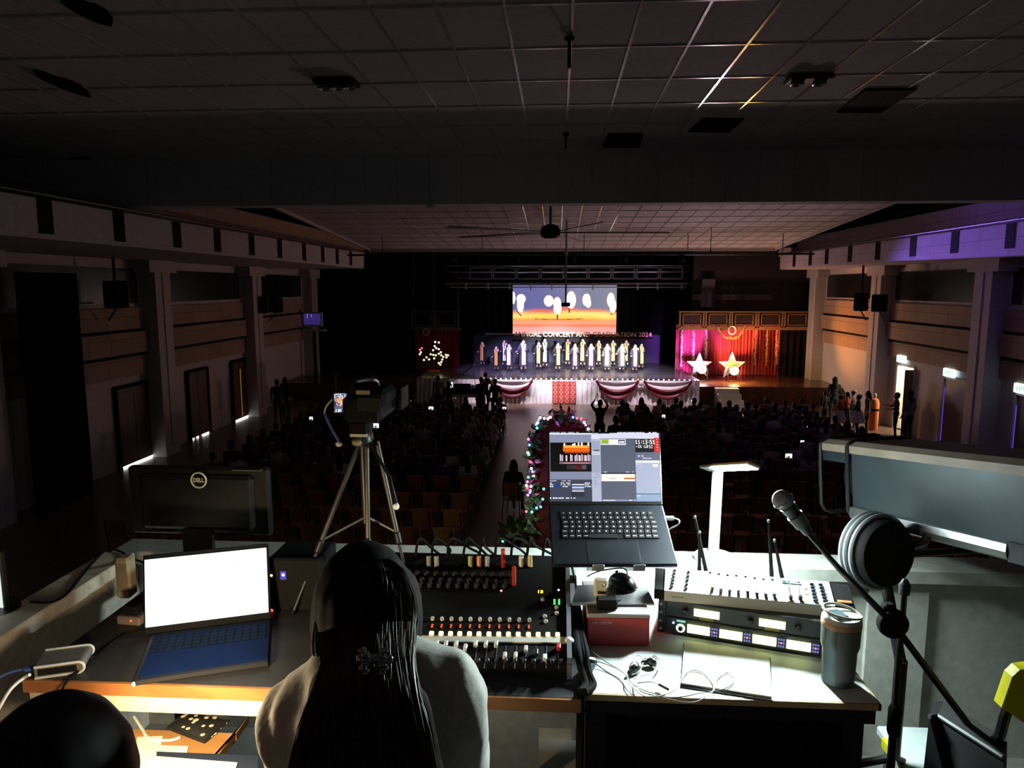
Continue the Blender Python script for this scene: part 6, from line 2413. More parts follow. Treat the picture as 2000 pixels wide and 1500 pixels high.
# ---- left laptop with a blank white screen
A, B, C_, D_ = (T(px, py, ZT + .012) for px, py in ((257, 1333), (525, 1294), (525, 1212), (272, 1238)))
rz = math.atan2(B.y - A.y, B.x - A.x)
md = (A + B) / 2
lw = (B - A).length
ld = ((C_ + D_) / 2 - md).length
t = thing('laptop', 'thin laptop with a glowing blank white screen and blue deck on the grey table', 'laptop', (md.x, md.y, ZT), rz)
MB().box((0, ld / 2, .0065), (lw, ld, .012), bev=.003).build('base', mat('navy_shell', (.006, .007, .01), .6), t)
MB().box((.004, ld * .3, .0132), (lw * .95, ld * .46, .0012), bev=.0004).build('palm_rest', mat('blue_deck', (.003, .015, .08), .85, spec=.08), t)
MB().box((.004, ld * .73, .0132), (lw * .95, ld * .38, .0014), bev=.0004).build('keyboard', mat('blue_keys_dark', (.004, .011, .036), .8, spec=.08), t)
k = MB()
for r_ in range(5):
    for c_ in range(14):
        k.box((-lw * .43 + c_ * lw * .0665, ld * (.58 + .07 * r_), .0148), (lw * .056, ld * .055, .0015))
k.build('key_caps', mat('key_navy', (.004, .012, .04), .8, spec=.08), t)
Gm = Matrix.Rotation(-rz, 3, 'Z')
to = Vector((md.x, md.y, ZT))
yb_ = (C_.y + D_.y) / 2
e = [Gm @ (hit(px, py, Vector((md.x, md.y, 0)) + Matrix.Rotation(rz, 3, 'Z') @ Vector((0, ld + dd, 0)), Matrix.Rotation(rz, 3, 'Z') @ Vector((0, 1, 0))) - to) for px, py, dd in ((285, 1222, .0), (524, 1199, .0), (522, 1069, .05), (283, 1094, .05))]
lo_, hi_ = (e[0] + e[1]) / 2, (e[2] + e[3]) / 2
dv = hi_ - lo_
hh = dv.length
ga = math.atan2(dv.z, dv.y)
RLm2 = Euler((ga - PI / 2, 0, 0)).to_matrix()
sw_ = ((e[1] - e[0]).xy.length + (e[2] - e[3]).xy.length) / 2
base_ = Vector((0, ld + .002, .012))
MB().box(base_ + RLm2 @ Vector((lo_.x, .004, (hh + lo_.z - .012) / 2 + .004)), (sw_ + .012, .006, hh + lo_.z - .012 + .012), M=RLm2, bev=.002).build('lid', M_blkm, t)
im = np.ones((48, 90, 3)) * np.array([.96, 1.0, 1.0]) * 1.25
for x_ in (65, 67, 69):
    im[6:9, x_] = (.55, .6, .6)
grid_picture('display', sw_, hh, im, 1.5, t, Matrix.Translation(lo_ + RLm2 @ Vector((0, -.0015, 0))) @ RLm2.to_4x4())
q = A
MB().cyl(Vector((-lw / 2 + .004, .002, .003)), Vector((-lw / 2 + .004, -.002, .01)), .004, n=8).build('corner_bumper', M_wht, t)

# ---- all-in-one monitor seen from behind
ymn = 2.2
pL, pR = P(252, 1000, ymn), P(526, 1000, ymn)
zt_, zb_ = P(400, 914, ymn).z, P(400, 1046, ymn).z
t = thing('computer_monitor', 'black desktop monitor seen from behind, round badge on its back', 'monitor', ((pL.x + pR.x) / 2, ymn, ZT), 0)
o = t.location
mw = pR.x - pL.x
MB().box((0, .02, (zt_ + zb_) / 2 - ZT), (mw, .03, zt_ - zb_), bev=.008).build('shell', mat('gloss_black', (.012, .012, .012), .25, var=.2), t)
MB().box((0, -.002, (zt_ + zb_) / 2 - ZT), (mw * .8, .03, (zt_ - zb_) * .8), bev=.012).build('back_bulge', mat('gloss_black', (.012, .012, .012)), t)
MB().box((mw * .36, -.0, zt_ - ZT - .004), (mw * .2, .02, .003)).build('top_edge', mat('edge_grey', (.1, .1, .1), .4), t)
bc = P(388, 938, ymn - .02) - o
m_badge = mat('badge_silver', (.75, .72, .66), .4)
MB().tube([bc + Vector((.0245 * math.cos(i * PI / 18), 0, .0245 * math.sin(i * PI / 18))) for i in range(36)], .0028, 6, closed=True).build('badge_ring', m_badge, t, True)
text_mesh('lettering', 'DELL', .019, m_badge, t, None, bc + Vector((0, -.001, 0)), .0008, bold=.0006, width=.036)
k = MB()
nk = P(385, 1050, ymn) - o
k.span((nk.x - .05, .0, .012), (nk.x + .05, .02, zb_ - ZT + .04))
k.build('neck', M_blk, t)
MB().box((nk.x, .02, .006), (.24, .16, .012), bev=.004).build('foot', M_blk, t)

# ---- monitor cut by the left edge of the picture
ye = 1.92
pe = P(4, 1150, ye)
zt_, zb_ = P(3, 1086, ye).z, P(3, 1202, ye).z
t = thing('computer_monitor', 'lit monitor at the very left, only its bright right edge in view', 'monitor', (pe.x - .22, ye, ZT), 0)
MB().box((0, .012, (zt_ + zb_) / 2 - ZT + .0), (.446, .02, zt_ - zb_ + .02), bev=.003).build('shell', M_blk, t)
grid_picture('display', .436, zt_ - zb_, np.ones((4, 8, 3)) * np.array([.8, .9, .85]), 1.0, t, Matrix.Translation((.0, .0005, zb_ - ZT)))
MB().box((.12, .03, (zb_ - ZT) / 2), (.06, .02, zb_ - ZT + .04), bev=.004).build('neck', M_blk, t)
MB().lathe([(.17, 0), (.17, .008), (.05, .02), (0, .022)], (.11, -.0, 0), 28, sy=.6).build('foot', M_blk, t, True)
tag(t, None)

# ---- folded silver drive with a blue plug
q = T(108, 1315, ZT)
t = thing('card_drive', 'silver and white slim drive with a blue plug on the grey table', 'drive', (q.x, q.y + .03, ZT), .36)
pr = []
for i in range(9):
    a_ = -PI / 2 + PI * i / 8
    pr.append((.045 + .014 * math.cos(a_), .016 + .014 * math.sin(a_)))
outer = [(-.05, .002)] + pr + [(-.05, .03)]
k = MB()
k.tube([(x, -.045, z) for x, z in outer], .0032, 6)
k.tube([(x, .045, z) for x, z in outer], .0032, 6)
k.build('white_trim', M_wht, t, True)
MB().prism([(x, -.045, z) for x, z in outer], (0, .09, 0)).build('shell', mat('silver_shell', (.36, .33, .29), .35, .6), t)
MB().box((.0, -.046, .016), (.085, .004, .016), bev=.001).build('slot', M_blk, t)
m_bp = mat('blue_plug', (.08, .16, .6), .4)
MB().box((-.066, -.012, .014), (.034, .018, .009), bev=.002).build('plug', m_bp, t)
MB().tube(curve_pts([(-.083, -.012, .014), (-.11, -.02, .014), (-.15, -.05, .01), (-.2, -.1, .02)], 6), .003, 6).build('lead', m_bp, t, True)
pts = curve_pts([T(0, 1395, ZT - .05) + Vector((0, -.02, 0)), T(18, 1350, ZT + .0), T(45, 1325, ZT + .01), T(58, 1318, ZT + .02)], 8)
tag(MB().tube(pts, .004, 6).build('white_lead', M_wht, None, True, org=pts[0], loc=pts[0]), 'thick white lead curving up to the blue plug at the lower left', 'cable')
pts = curve_pts([T(120, 1362, ZT - .02) + Vector((0, -.0, 0)), T(130, 1332, ZT + .004), T(185, 1285, ZT + .004), T(235, 1245, ZT + .004), T(280, 1232, ZT + .004)], 8)
tag(MB().tube(pts, .0032, 6).build('black_lead', M_rub, None, True, org=pts[0], loc=pts[0]), 'black lead running from the table edge to the left laptop', 'cable')
pts = curve_pts([P(0, 1180, 1.95), P(80, 1170, 2.0), P(130, 1080, 2.36), P(200, 1070, 2.3), P(270, 1100, 2.2), P(285, 1105, 2.1)], 8)
pts = curve_pts([T(60, 1176, 4.254), T(120, 1168, 4.254), T(180, 1100, 4.254), T(215, 1072, 4.256), P(262, 1092, 2.3), P(285, 1108, 2.1), T(292, 1180, ZT + .004)], 8)
tag(MB().tube(pts, .0036, 6).build('monitor_lead', M_rub, None, True, org=pts[0], loc=pts[0]), 'thin dark lead lying across the left parapet', 'cable')
# cordless beige box and small adapter behind the laptop
q = T(238, 1172, ZT)
t = thing('beige_speaker', 'narrow beige box standing behind the left laptop', 'speaker', (q.x, q.y + .03, ZT), .1)
MB().box((0, 0, .065), (.045, .05, .13), bev=.008).build('cabinet', mat('beige_plastic', (.34, .28, .18), .5), t)
MB().box((0, -.0255, .07), (.034, .003, .09), bev=.002).build('grille', mat('beige_dark', (.22, .18, .12), .7), t)
q = T(252, 1222, ZT)
t = thing('charger', 'small brown charger with a red light left of the glowing laptop', 'adapter', (q.x, q.y + .02, ZT), -.1)
MB().box((0, 0, .013), (.075, .045, .026), bev=.005).build('body', mat('brown_plastic', (.16, .12, .1), .5), t)
MB().ell((.012, -.0235, .017), (.0035, .002, .0028), 8, 5).build('indicator', mat('led_red', (1, .1, .05), emit=(1, .08, .05), es=2.5), t)
MB().box((.0, .0, .04), (.05, .03, .028), bev=.005).build('plug', M_blkm, t)
# black audio interface with small lamps right of the laptop
q = T(572, 1200, ZT)
t = thing('audio_interface', 'black box with blue, orange and red pilot lights behind the white-screen laptop', 'device', (q.x, q.y + .1, ZT), 0)
o = t.location
fz = P(572, 1092, q.y + .02).z - ZT
MB().box((0, 0, fz / 2), (.16, .16, fz), bev=.006).build('case', M_blkm, t)
for px, py, c, e_, r_ in ((530, 1124, (1, .6, .2), 3, .004), (553, 1123, (.35, .5, 1), 7, .0045), (530, 1193, (1, .06, .03), 4, .006)):
    p = P(px, py, q.y + .018) - o
    MB().ell(p, (r_, .002, r_), 10, 6).build('indicator', mat('pilot_%d_%d' % (px, py), c, emit=c, es=e_), t, True)
MB().box(P(553, 1124, q.y + .0195) - o, (.018, .001, .026)).build('blue_window', mat('blue_window', (.02, .02, .2), emit=(.01, .01, .35), es=1.0), t)
MB().box(P(555, 1083, q.y + .06) - o + Vector((0, 0, -.012)), (.06, .03, .003)).build('blue_top_label', mat('blue_window2', (.04, .04, .3), emit=(.02, .02, .5), es=.4), t)

# ---- papers and spotted pouch on the shelf
for i, (c4, l) in enumerate([([(268, 1440), (318, 1438), (310, 1470), (262, 1478)], 'small white slip of paper on the wooden shelf, farthest back'),
                             ([(280, 1455), (368, 1458), (362, 1484), (262, 1490)], 'white slip of paper on the wooden shelf, over the large sheet')]):
    pp = [T(px, py, ZSH + .001 + .0012 * i) for px, py in c4]
    tag(MB().prism(pp, (0, 0, .001)).build('paper_slip', mat('paper_warm', (.72, .7, .66), .8), None, org=pp[0], loc=pp[0]), l, 'paper')
pp = [T(px, py, ZSH + .008) for px, py in ((262, 1474), (464, 1490), (440, 1560), (240, 1560))]
pp = pp[::-1]
tag(MB().prism(pp, (0, 0, .001)).build('paper_sheet', mat('paper_warm', (.72, .7, .66), .8), None, org=pp[0], loc=pp[0]), 'large white sheet of paper lying at the front of the wooden shelf', 'paper')
pp = [T(px, py, ZSH + .0005) for px, py in ((306, 1472), (505, 1480), (500, 1580), (300, 1580))][::-1]
tag(MB().prism(pp, (0, 0, .006)).build('blue_folder', mat('navy_card', (.02, .03, .06), .5), None, org=pp[0], loc=pp[0]), 'dark blue folder under the large white sheet', 'folder')
q4 = [T(px, py, ZSH) for px, py in ((327, 1424), (400, 1452), (446, 1410), (362, 1397))]
cen = sum(q4, Vector()) / 4
t = thing('spotted_pouch', 'black pouch with cream polka dots lying on the wooden shelf', 'pouch', (cen.x, cen.y, ZSH), 0)
rows = []
for i in range(9):
    row = []
    for j in range(9):
        u_, v_ = i / 8, j / 8
        p = (q4[0] * (1 - u_) + q4[3] * u_) * (1 - v_) + (q4[1] * (1 - u_) + q4[2] * u_) * v_
        row.append(p - cen + Vector((0, 0, .004 + .016 * (math.sin(PI * min(1, max(0, u_))) * math.sin(PI * v_)) ** .4)))
    rows.append(row)
k = MB()
k.sheet(rows)
k.sheet([[Vector((p.x, p.y, .001)) for p in r_] for r_ in rows][::-1])
ring = [rows[0][j] for j in range(9)] + [rows[i][8] for i in range(1, 9)] + [rows[8][j] for j in range(7, -1, -1)] + [rows[i][0] for i in range(7, 0, -1)]
k.tube(ring, .004, 6, closed=True)
k.build('pouch', mat('pouch_black', (.012, .013, .014), .6), t, True)
k = MB()
rr = random.Random(2)
for i in range(1, 8, 2):
    for j in range(0, 9, 2):
        ii, jj = min(7, max(0, i + rr.choice((0, 0, 1, -1)))), min(8, j + rr.choice((0, 1)))
        r_ = rr.uniform(.004, .0075)
        k.ell(rows[ii][jj] + Vector((0, 0, .0005)), (r_, r_, .0015), 10, 4)
k.build('polka_dots', mat('dot_cream', (.6, .52, .38), .6), t, True)
pts = curve_pts([T(262, 1400, ZSH + .004), T(278, 1425, ZSH + .004), T(292, 1442, ZSH + .005), T(330, 1446, ZSH + .005), T(352, 1440, ZSH + .005)], 8)
tag(MB().tube(pts, .0036, 6).build('white_cable', M_wht, None, True, org=pts[0], loc=pts[0]), 'white charging cable lying beside the spotted pouch', 'cable')

# ---- video camera on its tripod
yt = 2.1
ap = P(705, 852, yt)
t = thing('camera_tripod', 'grey metal tripod carrying the video camera, standing on the work table', 'tripod', (ap.x, yt, ZT), 0)
o = t.location
M_trip = mat('tripod_grey', (.06, .057, .05), .45, .6)
pp_ = lambda px, py, y=yt: P(px, py, y) - o
feet = [T(572, 1198, ZT + .004) - o, T(800, 1180, ZT + .004) + Vector((.0, .03, 0)) - o, Vector((.035, -.09, .004))]
tops = [pp_(700, 872), pp_(736, 862), pp_(716, 872, yt - .02)]
for f_, p in zip(feet, tops):
    d = f_ - p
    g = MB()
    g.cyl(p, p + d * .62, .0075, n=10)
    lg = g.build('leg', M_trip, t, True)
    MB().cyl(p + d * .55, f_, .0052, n=10).build('lower_tube', M_dmetal, lg, True)
    MB().cap(p + d * .58, p + d * .63, .0105, .0105, 10).build('leg_lock', M_blk, lg, True)
    MB().ell(f_ + Vector((0, 0, .004)), .008, 8, 6).build('rubber_foot', M_rub, lg, True)
hub = Vector((.01, 0, tops[0].z - .22))
s = MB()
for f_, p in zip(feet, tops):
    s.cyl(hub, p + (f_ - p) * .57, .0035, n=8)
s.build('spreader', M_alu, t, True)
MB().cyl((.008, 0, hub.z - .02), (.004, 0, pp_(705, 838).z), .011, n=12).build('centre_column', M_blk, t, True)
MB().lathe([(.03, 0), (.034, .015), (.03, .04), (.022, .05)], (.004, 0, pp_(705, 868).z), 18).build('shoulder', M_blk, t, True)
MB().box(pp_(706, 832), (.06, .07, .045), bev=.01).build('pan_head', M_blkm, t)
MB().box(pp_(706, 846) + Vector((0, -.03, 0)), (.05, .012, .009)).build('plate_scale', mat('scale_cream', (.4, .38, .3), .5), t)
MB().ell(pp_(697, 864, yt - .03), (.016, .012, .011), 12, 8).build('tilt_knob', mat('knob_tan', (.22, .19, .1), .5), t, True)
MB().tube([pp_(716, 855), pp_(760, 930, yt - .1), pp_(772, 986, yt - .16)], [.005, .005, .008], 8).build('pan_handle', M_blk, t, True)
MB().ell(pp_(774, 989, yt - .162), (.009, .009, .01), 10, 6).build('handle_tip', M_wht, t, True)  # light reflected by the end cap is put into its pale colour

t = thing('video_camera', 'black video camera mounted on the tripod head', 'camera', pp_(706, 820) + o, 0)
o = t.location
pp_ = lambda px, py, y=yt: P(px, py, y) - o
MB().box(pp_(722, 790), (.115, .19, .078), bev=.012).build('body', mat('camera_black', (.006, .006, .006), .75, spec=.12), t)
MB().tube([pp_(722, 792, yt + .09), pp_(722, 792, yt + .19)], [.04, .045], 20).build('lens_hood', M_blkm, t, True)
MB().tube(curve_pts([pp_(692, 770, yt - .07), pp_(692, 748, yt - .06), pp_(722, 742, yt), pp_(735, 748, yt + .07), pp_(735, 770, yt + .08)], 6), .009, 8).build('top_handle', M_blk, t, True)
MB().box(pp_(748, 772, yt - .02), (.05, .15, .05), bev=.012).build('grip', M_blkm, t)
MB().box(pp_(709, 766.5, yt - .097), (.04, .004, .012)).build('hot_plate', mat('brass_dull', (.3, .25, .14), .35, .7), t)
MB().box(pp_(720, 790, yt - .0965), (.07, .003, .04), bev=.001).build('rear_panel', mat('panel_grey', (.014, .014, .014), .7, spec=.15), t)
MB().box(pp_(788, 775, yt + .1), (.012, .1, .07), bev=.003).build('side_flap', mat('camera_black', (.02, .02, .02)), t)
# field monitor with a coloured picture
c = pp_(665, 787, yt - .06)
t2_ = thing('field_monitor', 'small bright monitor screen clipped to the left of the video camera', 'monitor', c + o, .12)
im = np.ones((24, 18, 3)) * .02
rr = random.Random(9)
for y in range(24):
    for x in range(18):
        r_ = rr.random()
        if y < 6:
            im[y, x] = (.8, .85, 1) if r_ > .5 else (.05, .06, .12)
        elif y < 10:
            im[y, x] = (1, .35, .06) if 3 < x < 14 else (.3, .3, .4)
        elif y < 16:
            im[y, x] = (.9, .65, .6) if 2 < x < 15 and r_ > .35 else (.06, .05, .1)
        elif y < 20:
            im[y, x] = (.12, .12, .2)
        else:
            im[y, x] = (.8, .9, 1) if r_ > .55 else (.06, .08, .14)
mwid = .04
MB().box((0, .009, 0), (mwid + .008, .014, .064), bev=.003).build('shell', M_blk, t2_)
grid_picture('display', mwid - .004, .056, im, 1.1, t2_, Matrix.Translation((0, .0015, -.028)))
MB().tube([(.02, .012, 0), (.04, .02, .005), pp_(690, 790, yt - .03) - c], .006, 8).build('arm', M_dmetal, t2_, True)
MB().cyl((-.012, .01, .03), (-.012, .01, .085), .0025, n=6).build('aerial', M_dmetal, t2_)
pts = [pp_(652, 778), pp_(640, 790), pp_(634, 805), pp_(640, 822), pp_(650, 842), pp_(662, 862)]
lead = thing('blue_lead', 'blue lead with a round white end hanging from the small field monitor', 'cable', pts[-1] + o, 0)
pq = curve_pts([p - pts[-1] for p in pts], 6)
MB().tube(pq[:14], .0028, 6).build('white_lead', mat('wire_grey', (.42, .42, .38)), lead, True)
MB().tube(pq[13:], .0042, 6).build('lead', mat('blue_sheath', (.05, .08, .25), .4), lead, True)
MB().ell((0, 0, -.008), (.011, .011, .009), 12, 8).build('round_end', mat('end_cream', (.45, .43, .38), .5), lead, True)

# ---- arch with flowers and fairy lights in the aisle
ya = 12.0
cl, crr = P(1040, 900, ya).x, P(1152, 900, ya).x
ztop = P(1095, 812, ya).z
t = thing('flower_arch', 'tall arch wound with leaves and coloured fairy lights in the aisle', 'arch', ((cl + crr) / 2, ya, 0), 0)
hw = (crr - cl) / 2
spr = ztop - .55
arc = [Vector((-hw, 0, z)) for z in np.linspace(0, spr, 16)] + [Vector((-hw * math.cos(a_), 0, spr + .55 * math.sin(a_))) for a_ in np.linspace(.15, PI - .15, 12)] + [Vector((hw, 0, z)) for z in np.linspace(spr, 0, 16)]
MB().tube(arc, .02, 8).build('frame', M_dmetal, t, True)
poly = [Vector((p.x, .06, p.z)) for p in arc]
MB().prism(poly, (0, .012, 0)).build('red_drape', mat('arch_red', (.12, .006, .01), .8), t)
f, f2 = MB(), MB()
rr = random.Random(13)
for k_ in range(520):
    s = arc[rr.randrange(len(arc))] + Vector((rr.uniform(-.07, .07), rr.uniform(-.08, .05), rr.uniform(-.08, .08)))
    if s.z < .1:
        continue
    d = Vector((rr.uniform(-1, 1), rr.uniform(-1, .3), rr.uniform(-.7, 1))).normalized()
    e_ = d.cross(Vector((0, 1, .3))).normalized() * .028
    m_ = s + d * .07
    (f if rr.random() < .75 else f2).add([s, m_ + e_, s + d * .15, m_ - e_], [(0, 1, 2, 3)])
tag(f.build('leaves', mat('garland_leaf', (.05, .11, .04), .5), t), kind='stuff')
tag(f2.build('foil_leaves', mat('pink_foil', (.4, .1, .25), .35, .5), t), kind='stuff')
fl = [(1140, 790 + 40, 4), (1044, 830, 5)]
fcol = [(1, .1, .15), (.15, .3, 1), (.1, .9, .4), (1, .8, .5), (1, .2, .7), (1, .95, 1)]
spots2 = [(1047, 829, 1), (1050, 826, 5), (1052, 820, 1), (1049, 836, 2), (1055, 816, 5), (1063, 817, 3), (1070, 818, 3), (1075, 815, 3), (1119, 815, 1), (1127, 817, 0), (1135, 818, 0), (1141, 825, 5), (1144, 830, 4), (1149, 838, 5), (1032, 858, 4), (1034, 869, 1), (1031, 884, 5), (1033, 888, 2), (1036, 902, 0), (1038, 915, 5), (1040, 921, 1), (1032, 932, 2), (1030, 941, 4), (1037, 950, 5), (1030, 953, 0), (1036, 958, 4), (1035, 962, 1), (1031, 967, 4), (1042, 930, 5), (1028, 948, 5), (1039, 1000, 2), (1048, 992, 1), (1056, 990, 1), (1028, 999, 0), (982, 1057, 2), (1062, 955, 2), (1060, 975, 2)]
for px, py, ci in spots2:
    p = P(px, py, ya - .12) - t.location
    MB().ell(p, (.023, .023, .023), 8, 6).build('fairy_bulb', mat('fairy_%d' % ci, fcol[ci], emit=fcol[ci], es=2.6), t, True)
MB().tube([P(px, py, ya - .11) - t.location for px, py, ci in spots2[14:30]], .006, 5).build('wire', M_black, t)
for px, py, c, e_ in ((1034, 940, (.8, .5, 1), 3.2), (1050, 828, (.4, .4, 1), 1.6), (1045, 998, (.2, 1, .4), 1.0), (990, 1056, (.5, 1, .4), 3.0), (1010, 1008, (.8, 1, .7), 5.0), (1135, 822, (1, .4, .5), 1.2)):
    lamp('fairy_light', 'POINT', P(px, py, ya - .35), e_, c, size=.05)
# leafy plant at the foot of the arch, close to the parapet
yp = 11.4
pc_ = P(1002, 1040, yp)
t = thing('leafy_plant', 'broad-leaved green plant on a slim stand at the foot of the arch', 'plant', (pc_.x, yp, 0), 0)
o = t.location
MB().lathe([(.2, 0), (.2, .03), (.03, .05), (.025, pc_.z - .25), (.12, pc_.z - .22), (.16, pc_.z - .05), (.0, pc_.z - .06)], n=16).build('stand_pot', M_blkm, t, True)
lf = [(1002, 1022, 978 + 30, 1000, .09, .5), ]
leaves = [((1000, 1032), (996, 1003), .075), ((1008, 1030), (1018, 1006), .06), ((992, 1036), (973, 1016), .06), ((1012, 1036), (1030, 1014), .05), ((994, 1040), (970, 1038), .05), ((1012, 1042), (1040, 1042), .06), ((1006, 1044), (1020, 1050), .05), ((990, 1042), (975, 1052), .05), ((1000, 1036), (988, 1018), .05), ((1020, 1044), (1030, 1034), .05), ((1004, 1042), (1003, 1020), .06), ((985, 1046), (972, 1030), .045), ((1024, 1048), (1044, 1055), .045)]
for i, (a_, b_, w_) in enumerate(leaves):
    s0, s1 = P(a_[0], a_[1], yp) - o, P(b_[0], b_[1], yp - .08 + .02 * (i % 5)) - o
    d = s1 - s0
    sdv = d.cross(Vector((0, 1, .2))).normalized() * w_
    rows = [[s0 + d * f_ + sdv * g_ * wv + Vector((0, -.05 * math.sin(PI * f_) - .02 * abs(g_), 0)) for g_ in (-1, -.5, 0, .5, 1)] for f_, wv in ((0, .1), (.25, .75), (.5, 1), (.75, .7), (1, .05))]
    MB().sheet(rows, .004).build('leaf', mat('plant_leaf_%d' % (i % 3), ((.1, .22, .06), (.22, .3, .12), (.25, .24, .06))[i % 3], .4, emit=((.1, .22, .06), (.22, .3, .12), (.25, .24, .06))[i % 3], es=.0), t, True)

# ---- seated woman with long dark hair, seen from behind
org = P(730, 1420, 1.16)
org = Vector((org.x, org.y, ZB))
pw = lambda px, py, y: P(px, py, y) - org
ch = pw(728, 1432, 1.17)
shL, shR = pw(588, 1392, 1.17), pw(868, 1342, 1.19)
OV = dict(chest=ch, waist=ch + Vector((0, -.02, -.19)), pelvis=ch + Vector((0, -.04, -.38)), neck=pw(722, 1292, 1.2), head=pw(716, 1177, 1.27), shL=shL, shR=shR,
          elL=shL + Vector((-.03, .1, -.22)), elR=shR + Vector((.005, .1, -.24)), wrL=Vector((-.17, .42, .7)), wrR=Vector((-.02, .43, .7)), handL=(.3, 1, .05), handR=(-.3, 1, .05))
pv = OV['pelvis']
for s, n_ in ((-1, 'L'), (1, 'R')):
    OV['hip' + n_] = pv + Vector((s * .09, .03, -.03))
    OV['kn' + n_] = Vector((pv.x + s * .1, pv.y + .42, min(.44, pv.z - .02)))
    OV['an' + n_] = Vector((pv.x + s * .1, pv.y + .4, .08))
    OV['toe' + n_] = Vector((pv.x + s * .1, pv.y + .53, .035))
wb = figure(SIT, OV, 1.0, .013, 1.0, 1.0)
paint(wb, lambda c: 2 if c[2] < pv.z + .02 and c[2] > .1 else (1 if c[2] <= .1 else 0))
eyes(wb, OV['head'], 1.0, 3)
wom = wb.build('person', [M_skin, M_shoe, M_trou, M_eye], None, True, loc=org)
tag(wom, 'woman with long dark hair and white blouse, seated at the table with her back turned', 'person')
g = MB()
g.ell(ch, (.168, .125, .19))
g.ell(OV['waist'], (.15, .115, .2))
g.cap(ch + Vector((0, 0, .1)), OV['neck'] + Vector((0, -.01, -.05)), .085, .065)
for s, n_ in ((-1, 'L'), (1, 'R')):
    sh, el, wr = OV['sh' + n_], OV['el' + n_], OV['wr' + n_]
    g.cap(ch + Vector((0, 0, .1)), sh, .1, .072)
    g.ell(sh + Vector((s * .016, 0, -.035)), (.07, .075, .078))
    g.cap(sh + Vector((s * .01, .0, -.04)), el, .07, .066)
    g.cap(el, el + (wr - el) * .85, .066, .048)
bl_ = fuse(g, .011, 3)
from mathutils import noise as mnoise
nv = []
for v in bl_.v:
    v = Vector(v)
    axs = ch if abs(v.x - ch.x) < .13 else (shL if v.x < ch.x else shR)
    d = Vector((v.x - axs.x, v.y - axs.y, 0))
    d = d.normalized() if d.length > 1e-5 else Vector((0, 0, 0))
    w_ = mnoise.noise(Vector((v.x * 26 + v.z * 7, v.y * 22, v.z * 5))) * .007 - abs(mnoise.noise(Vector((v.x * 20 + v.z * 6, v.y * 20, v.z * 3.5 - v.x * 8)))) * .008 + mnoise.noise(Vector((v.x * 9, v.y * 9, v.z * 14))) * .002
    nv.append(tuple(v + d * w_))
bl_.v = nv
bl_.build('blouse', mat('blouse_white', (.6, .58, .55), .75, sheen=.2, bump=.05, scale=120), wom, True)
hd = OV['head']
g = MB()
g.ell(hd + Vector((0, -.02, .008)), (.092, .112, .118))
g.ell(hd + Vector((0, -.055, -.05)), (.09, .078, .1))
nkp = pw(727, 1290, 1.15)
g.cap(hd + Vector((0, -.045, -.05)), nkp, .078, .064)
g.cap(hd + Vector((0, -.03, -.08)), nkp + Vector((0, .03, .01)), .075, .064)
for s in (-1, 1):
    g.ell(hd + Vector((s * .074, .004, -.035)), (.03, .07, .1))
g.cap(hd + Vector((-.072, .01, -.06)), pw(640, 1320, 1.2), .034, .022)
g.cap(hd + Vector((-.055, -.01, -.03)), pw(655, 1290, 1.17), .04, .026)
g.cap(hd + Vector((.055, -.01, -.03)), pw(782, 1260, 1.16), .03, .024)
g.cap(nkp, pw(722, 1420, 1.045), .072, .085)
for px, r_ in ((655, .055), (722, .06), (790, .055)):
    g.cap(pw(700 + (px - 722) * .6, 1350, 1.085), pw(px, 1560, 1.02), r_ * .9, r_)
g.cap(pw(640, 1390, 1.07), pw(605, 1570, 1.04), .035, .03)
g.cap(pw(800, 1380, 1.07), pw(838, 1570, 1.045), .035, .035)
hb = fuse(g, .01, 3)
hv = []
for v in hb.v:
    v = Vector(v)
    a_ = math.atan2(v.y - hd.y + .05, v.x - hd.x)
    w_ = .0015 * mnoise.noise(Vector((math.cos(a_) * 22, math.sin(a_) * 22, v.z * 2.5))) * 2
    hv.append(tuple(v + Vector((math.cos(a_), math.sin(a_), 0)) * w_))
hb.v = hv
NB_ = len(hb.f)
rr = random.Random(31)


def strand(x0, y0, d0, x1, y1, d1, n_, wdt):
    for _ in range(n_):
        j1, j2 = rr.uniform(-1, 1), rr.uniform(-1, 1)
        a_, c_ = pw(x0 + j1 * wdt, y0 + rr.uniform(-8, 8), d0 + rr.uniform(-.01, .01)), pw(x1 + (j1 * .8 + j2 * .2) * wdt, y1 + rr.uniform(-15, 15), d1 + rr.uniform(-.01, .01))
        m_ = (a_ + c_) / 2 + Vector((rr.uniform(-.008, .008), -.006, 0))
        hb.tube(curve_pts([a_, m_, c_], 4), [.0012 + .0008 * math.sin(PI * i / 8) for i in range(9)], 4)


GUIDE = [(716, 1094, 1.225, 42, .0), (716, 1116, 1.175, 72, .04), (716, 1165, 1.15, 93, .06), (717, 1215, 1.14, 95, .06), (720, 1262, 1.08, 88, .05), (724, 1305, 1.02, 86, .05), (722, 1360, .98, 100, .045), (718, 1430, .95, 122, .04), (714, 1530, .935, 140, .035)]
for k_ in range(1500):
    u_ = rr.uniform(-1, 1)
    i0 = rr.choice((0, 0, 1, 2))
    jit = rr.uniform(-.006, .003)
    wv = rr.uniform(0, 6)
    pth = []
    for gi_, (gx, gy, gd, gw, gb) in enumerate(GUIDE[i0:]):
        uu = max(-1.03, min(1.03, u_ + .05 * math.sin(wv + gi_ * .8)))
        pth.append(pw(gx + uu * gw, gy + rr.uniform(-3, 3), gd + gb * uu * uu + jit))
    if u_ < -.55 and rr.random() < .5:
        for a_ in range(4, len(pth)):
            pth[a_] = pth[a_] + Vector((-.012, .01, 0))
    cp_ = curve_pts(pth, 2)
    hb.tube(cp_, [.0016 * (1 - .5 * a_ / len(cp_)) for a_ in range(len(cp_))], 3)
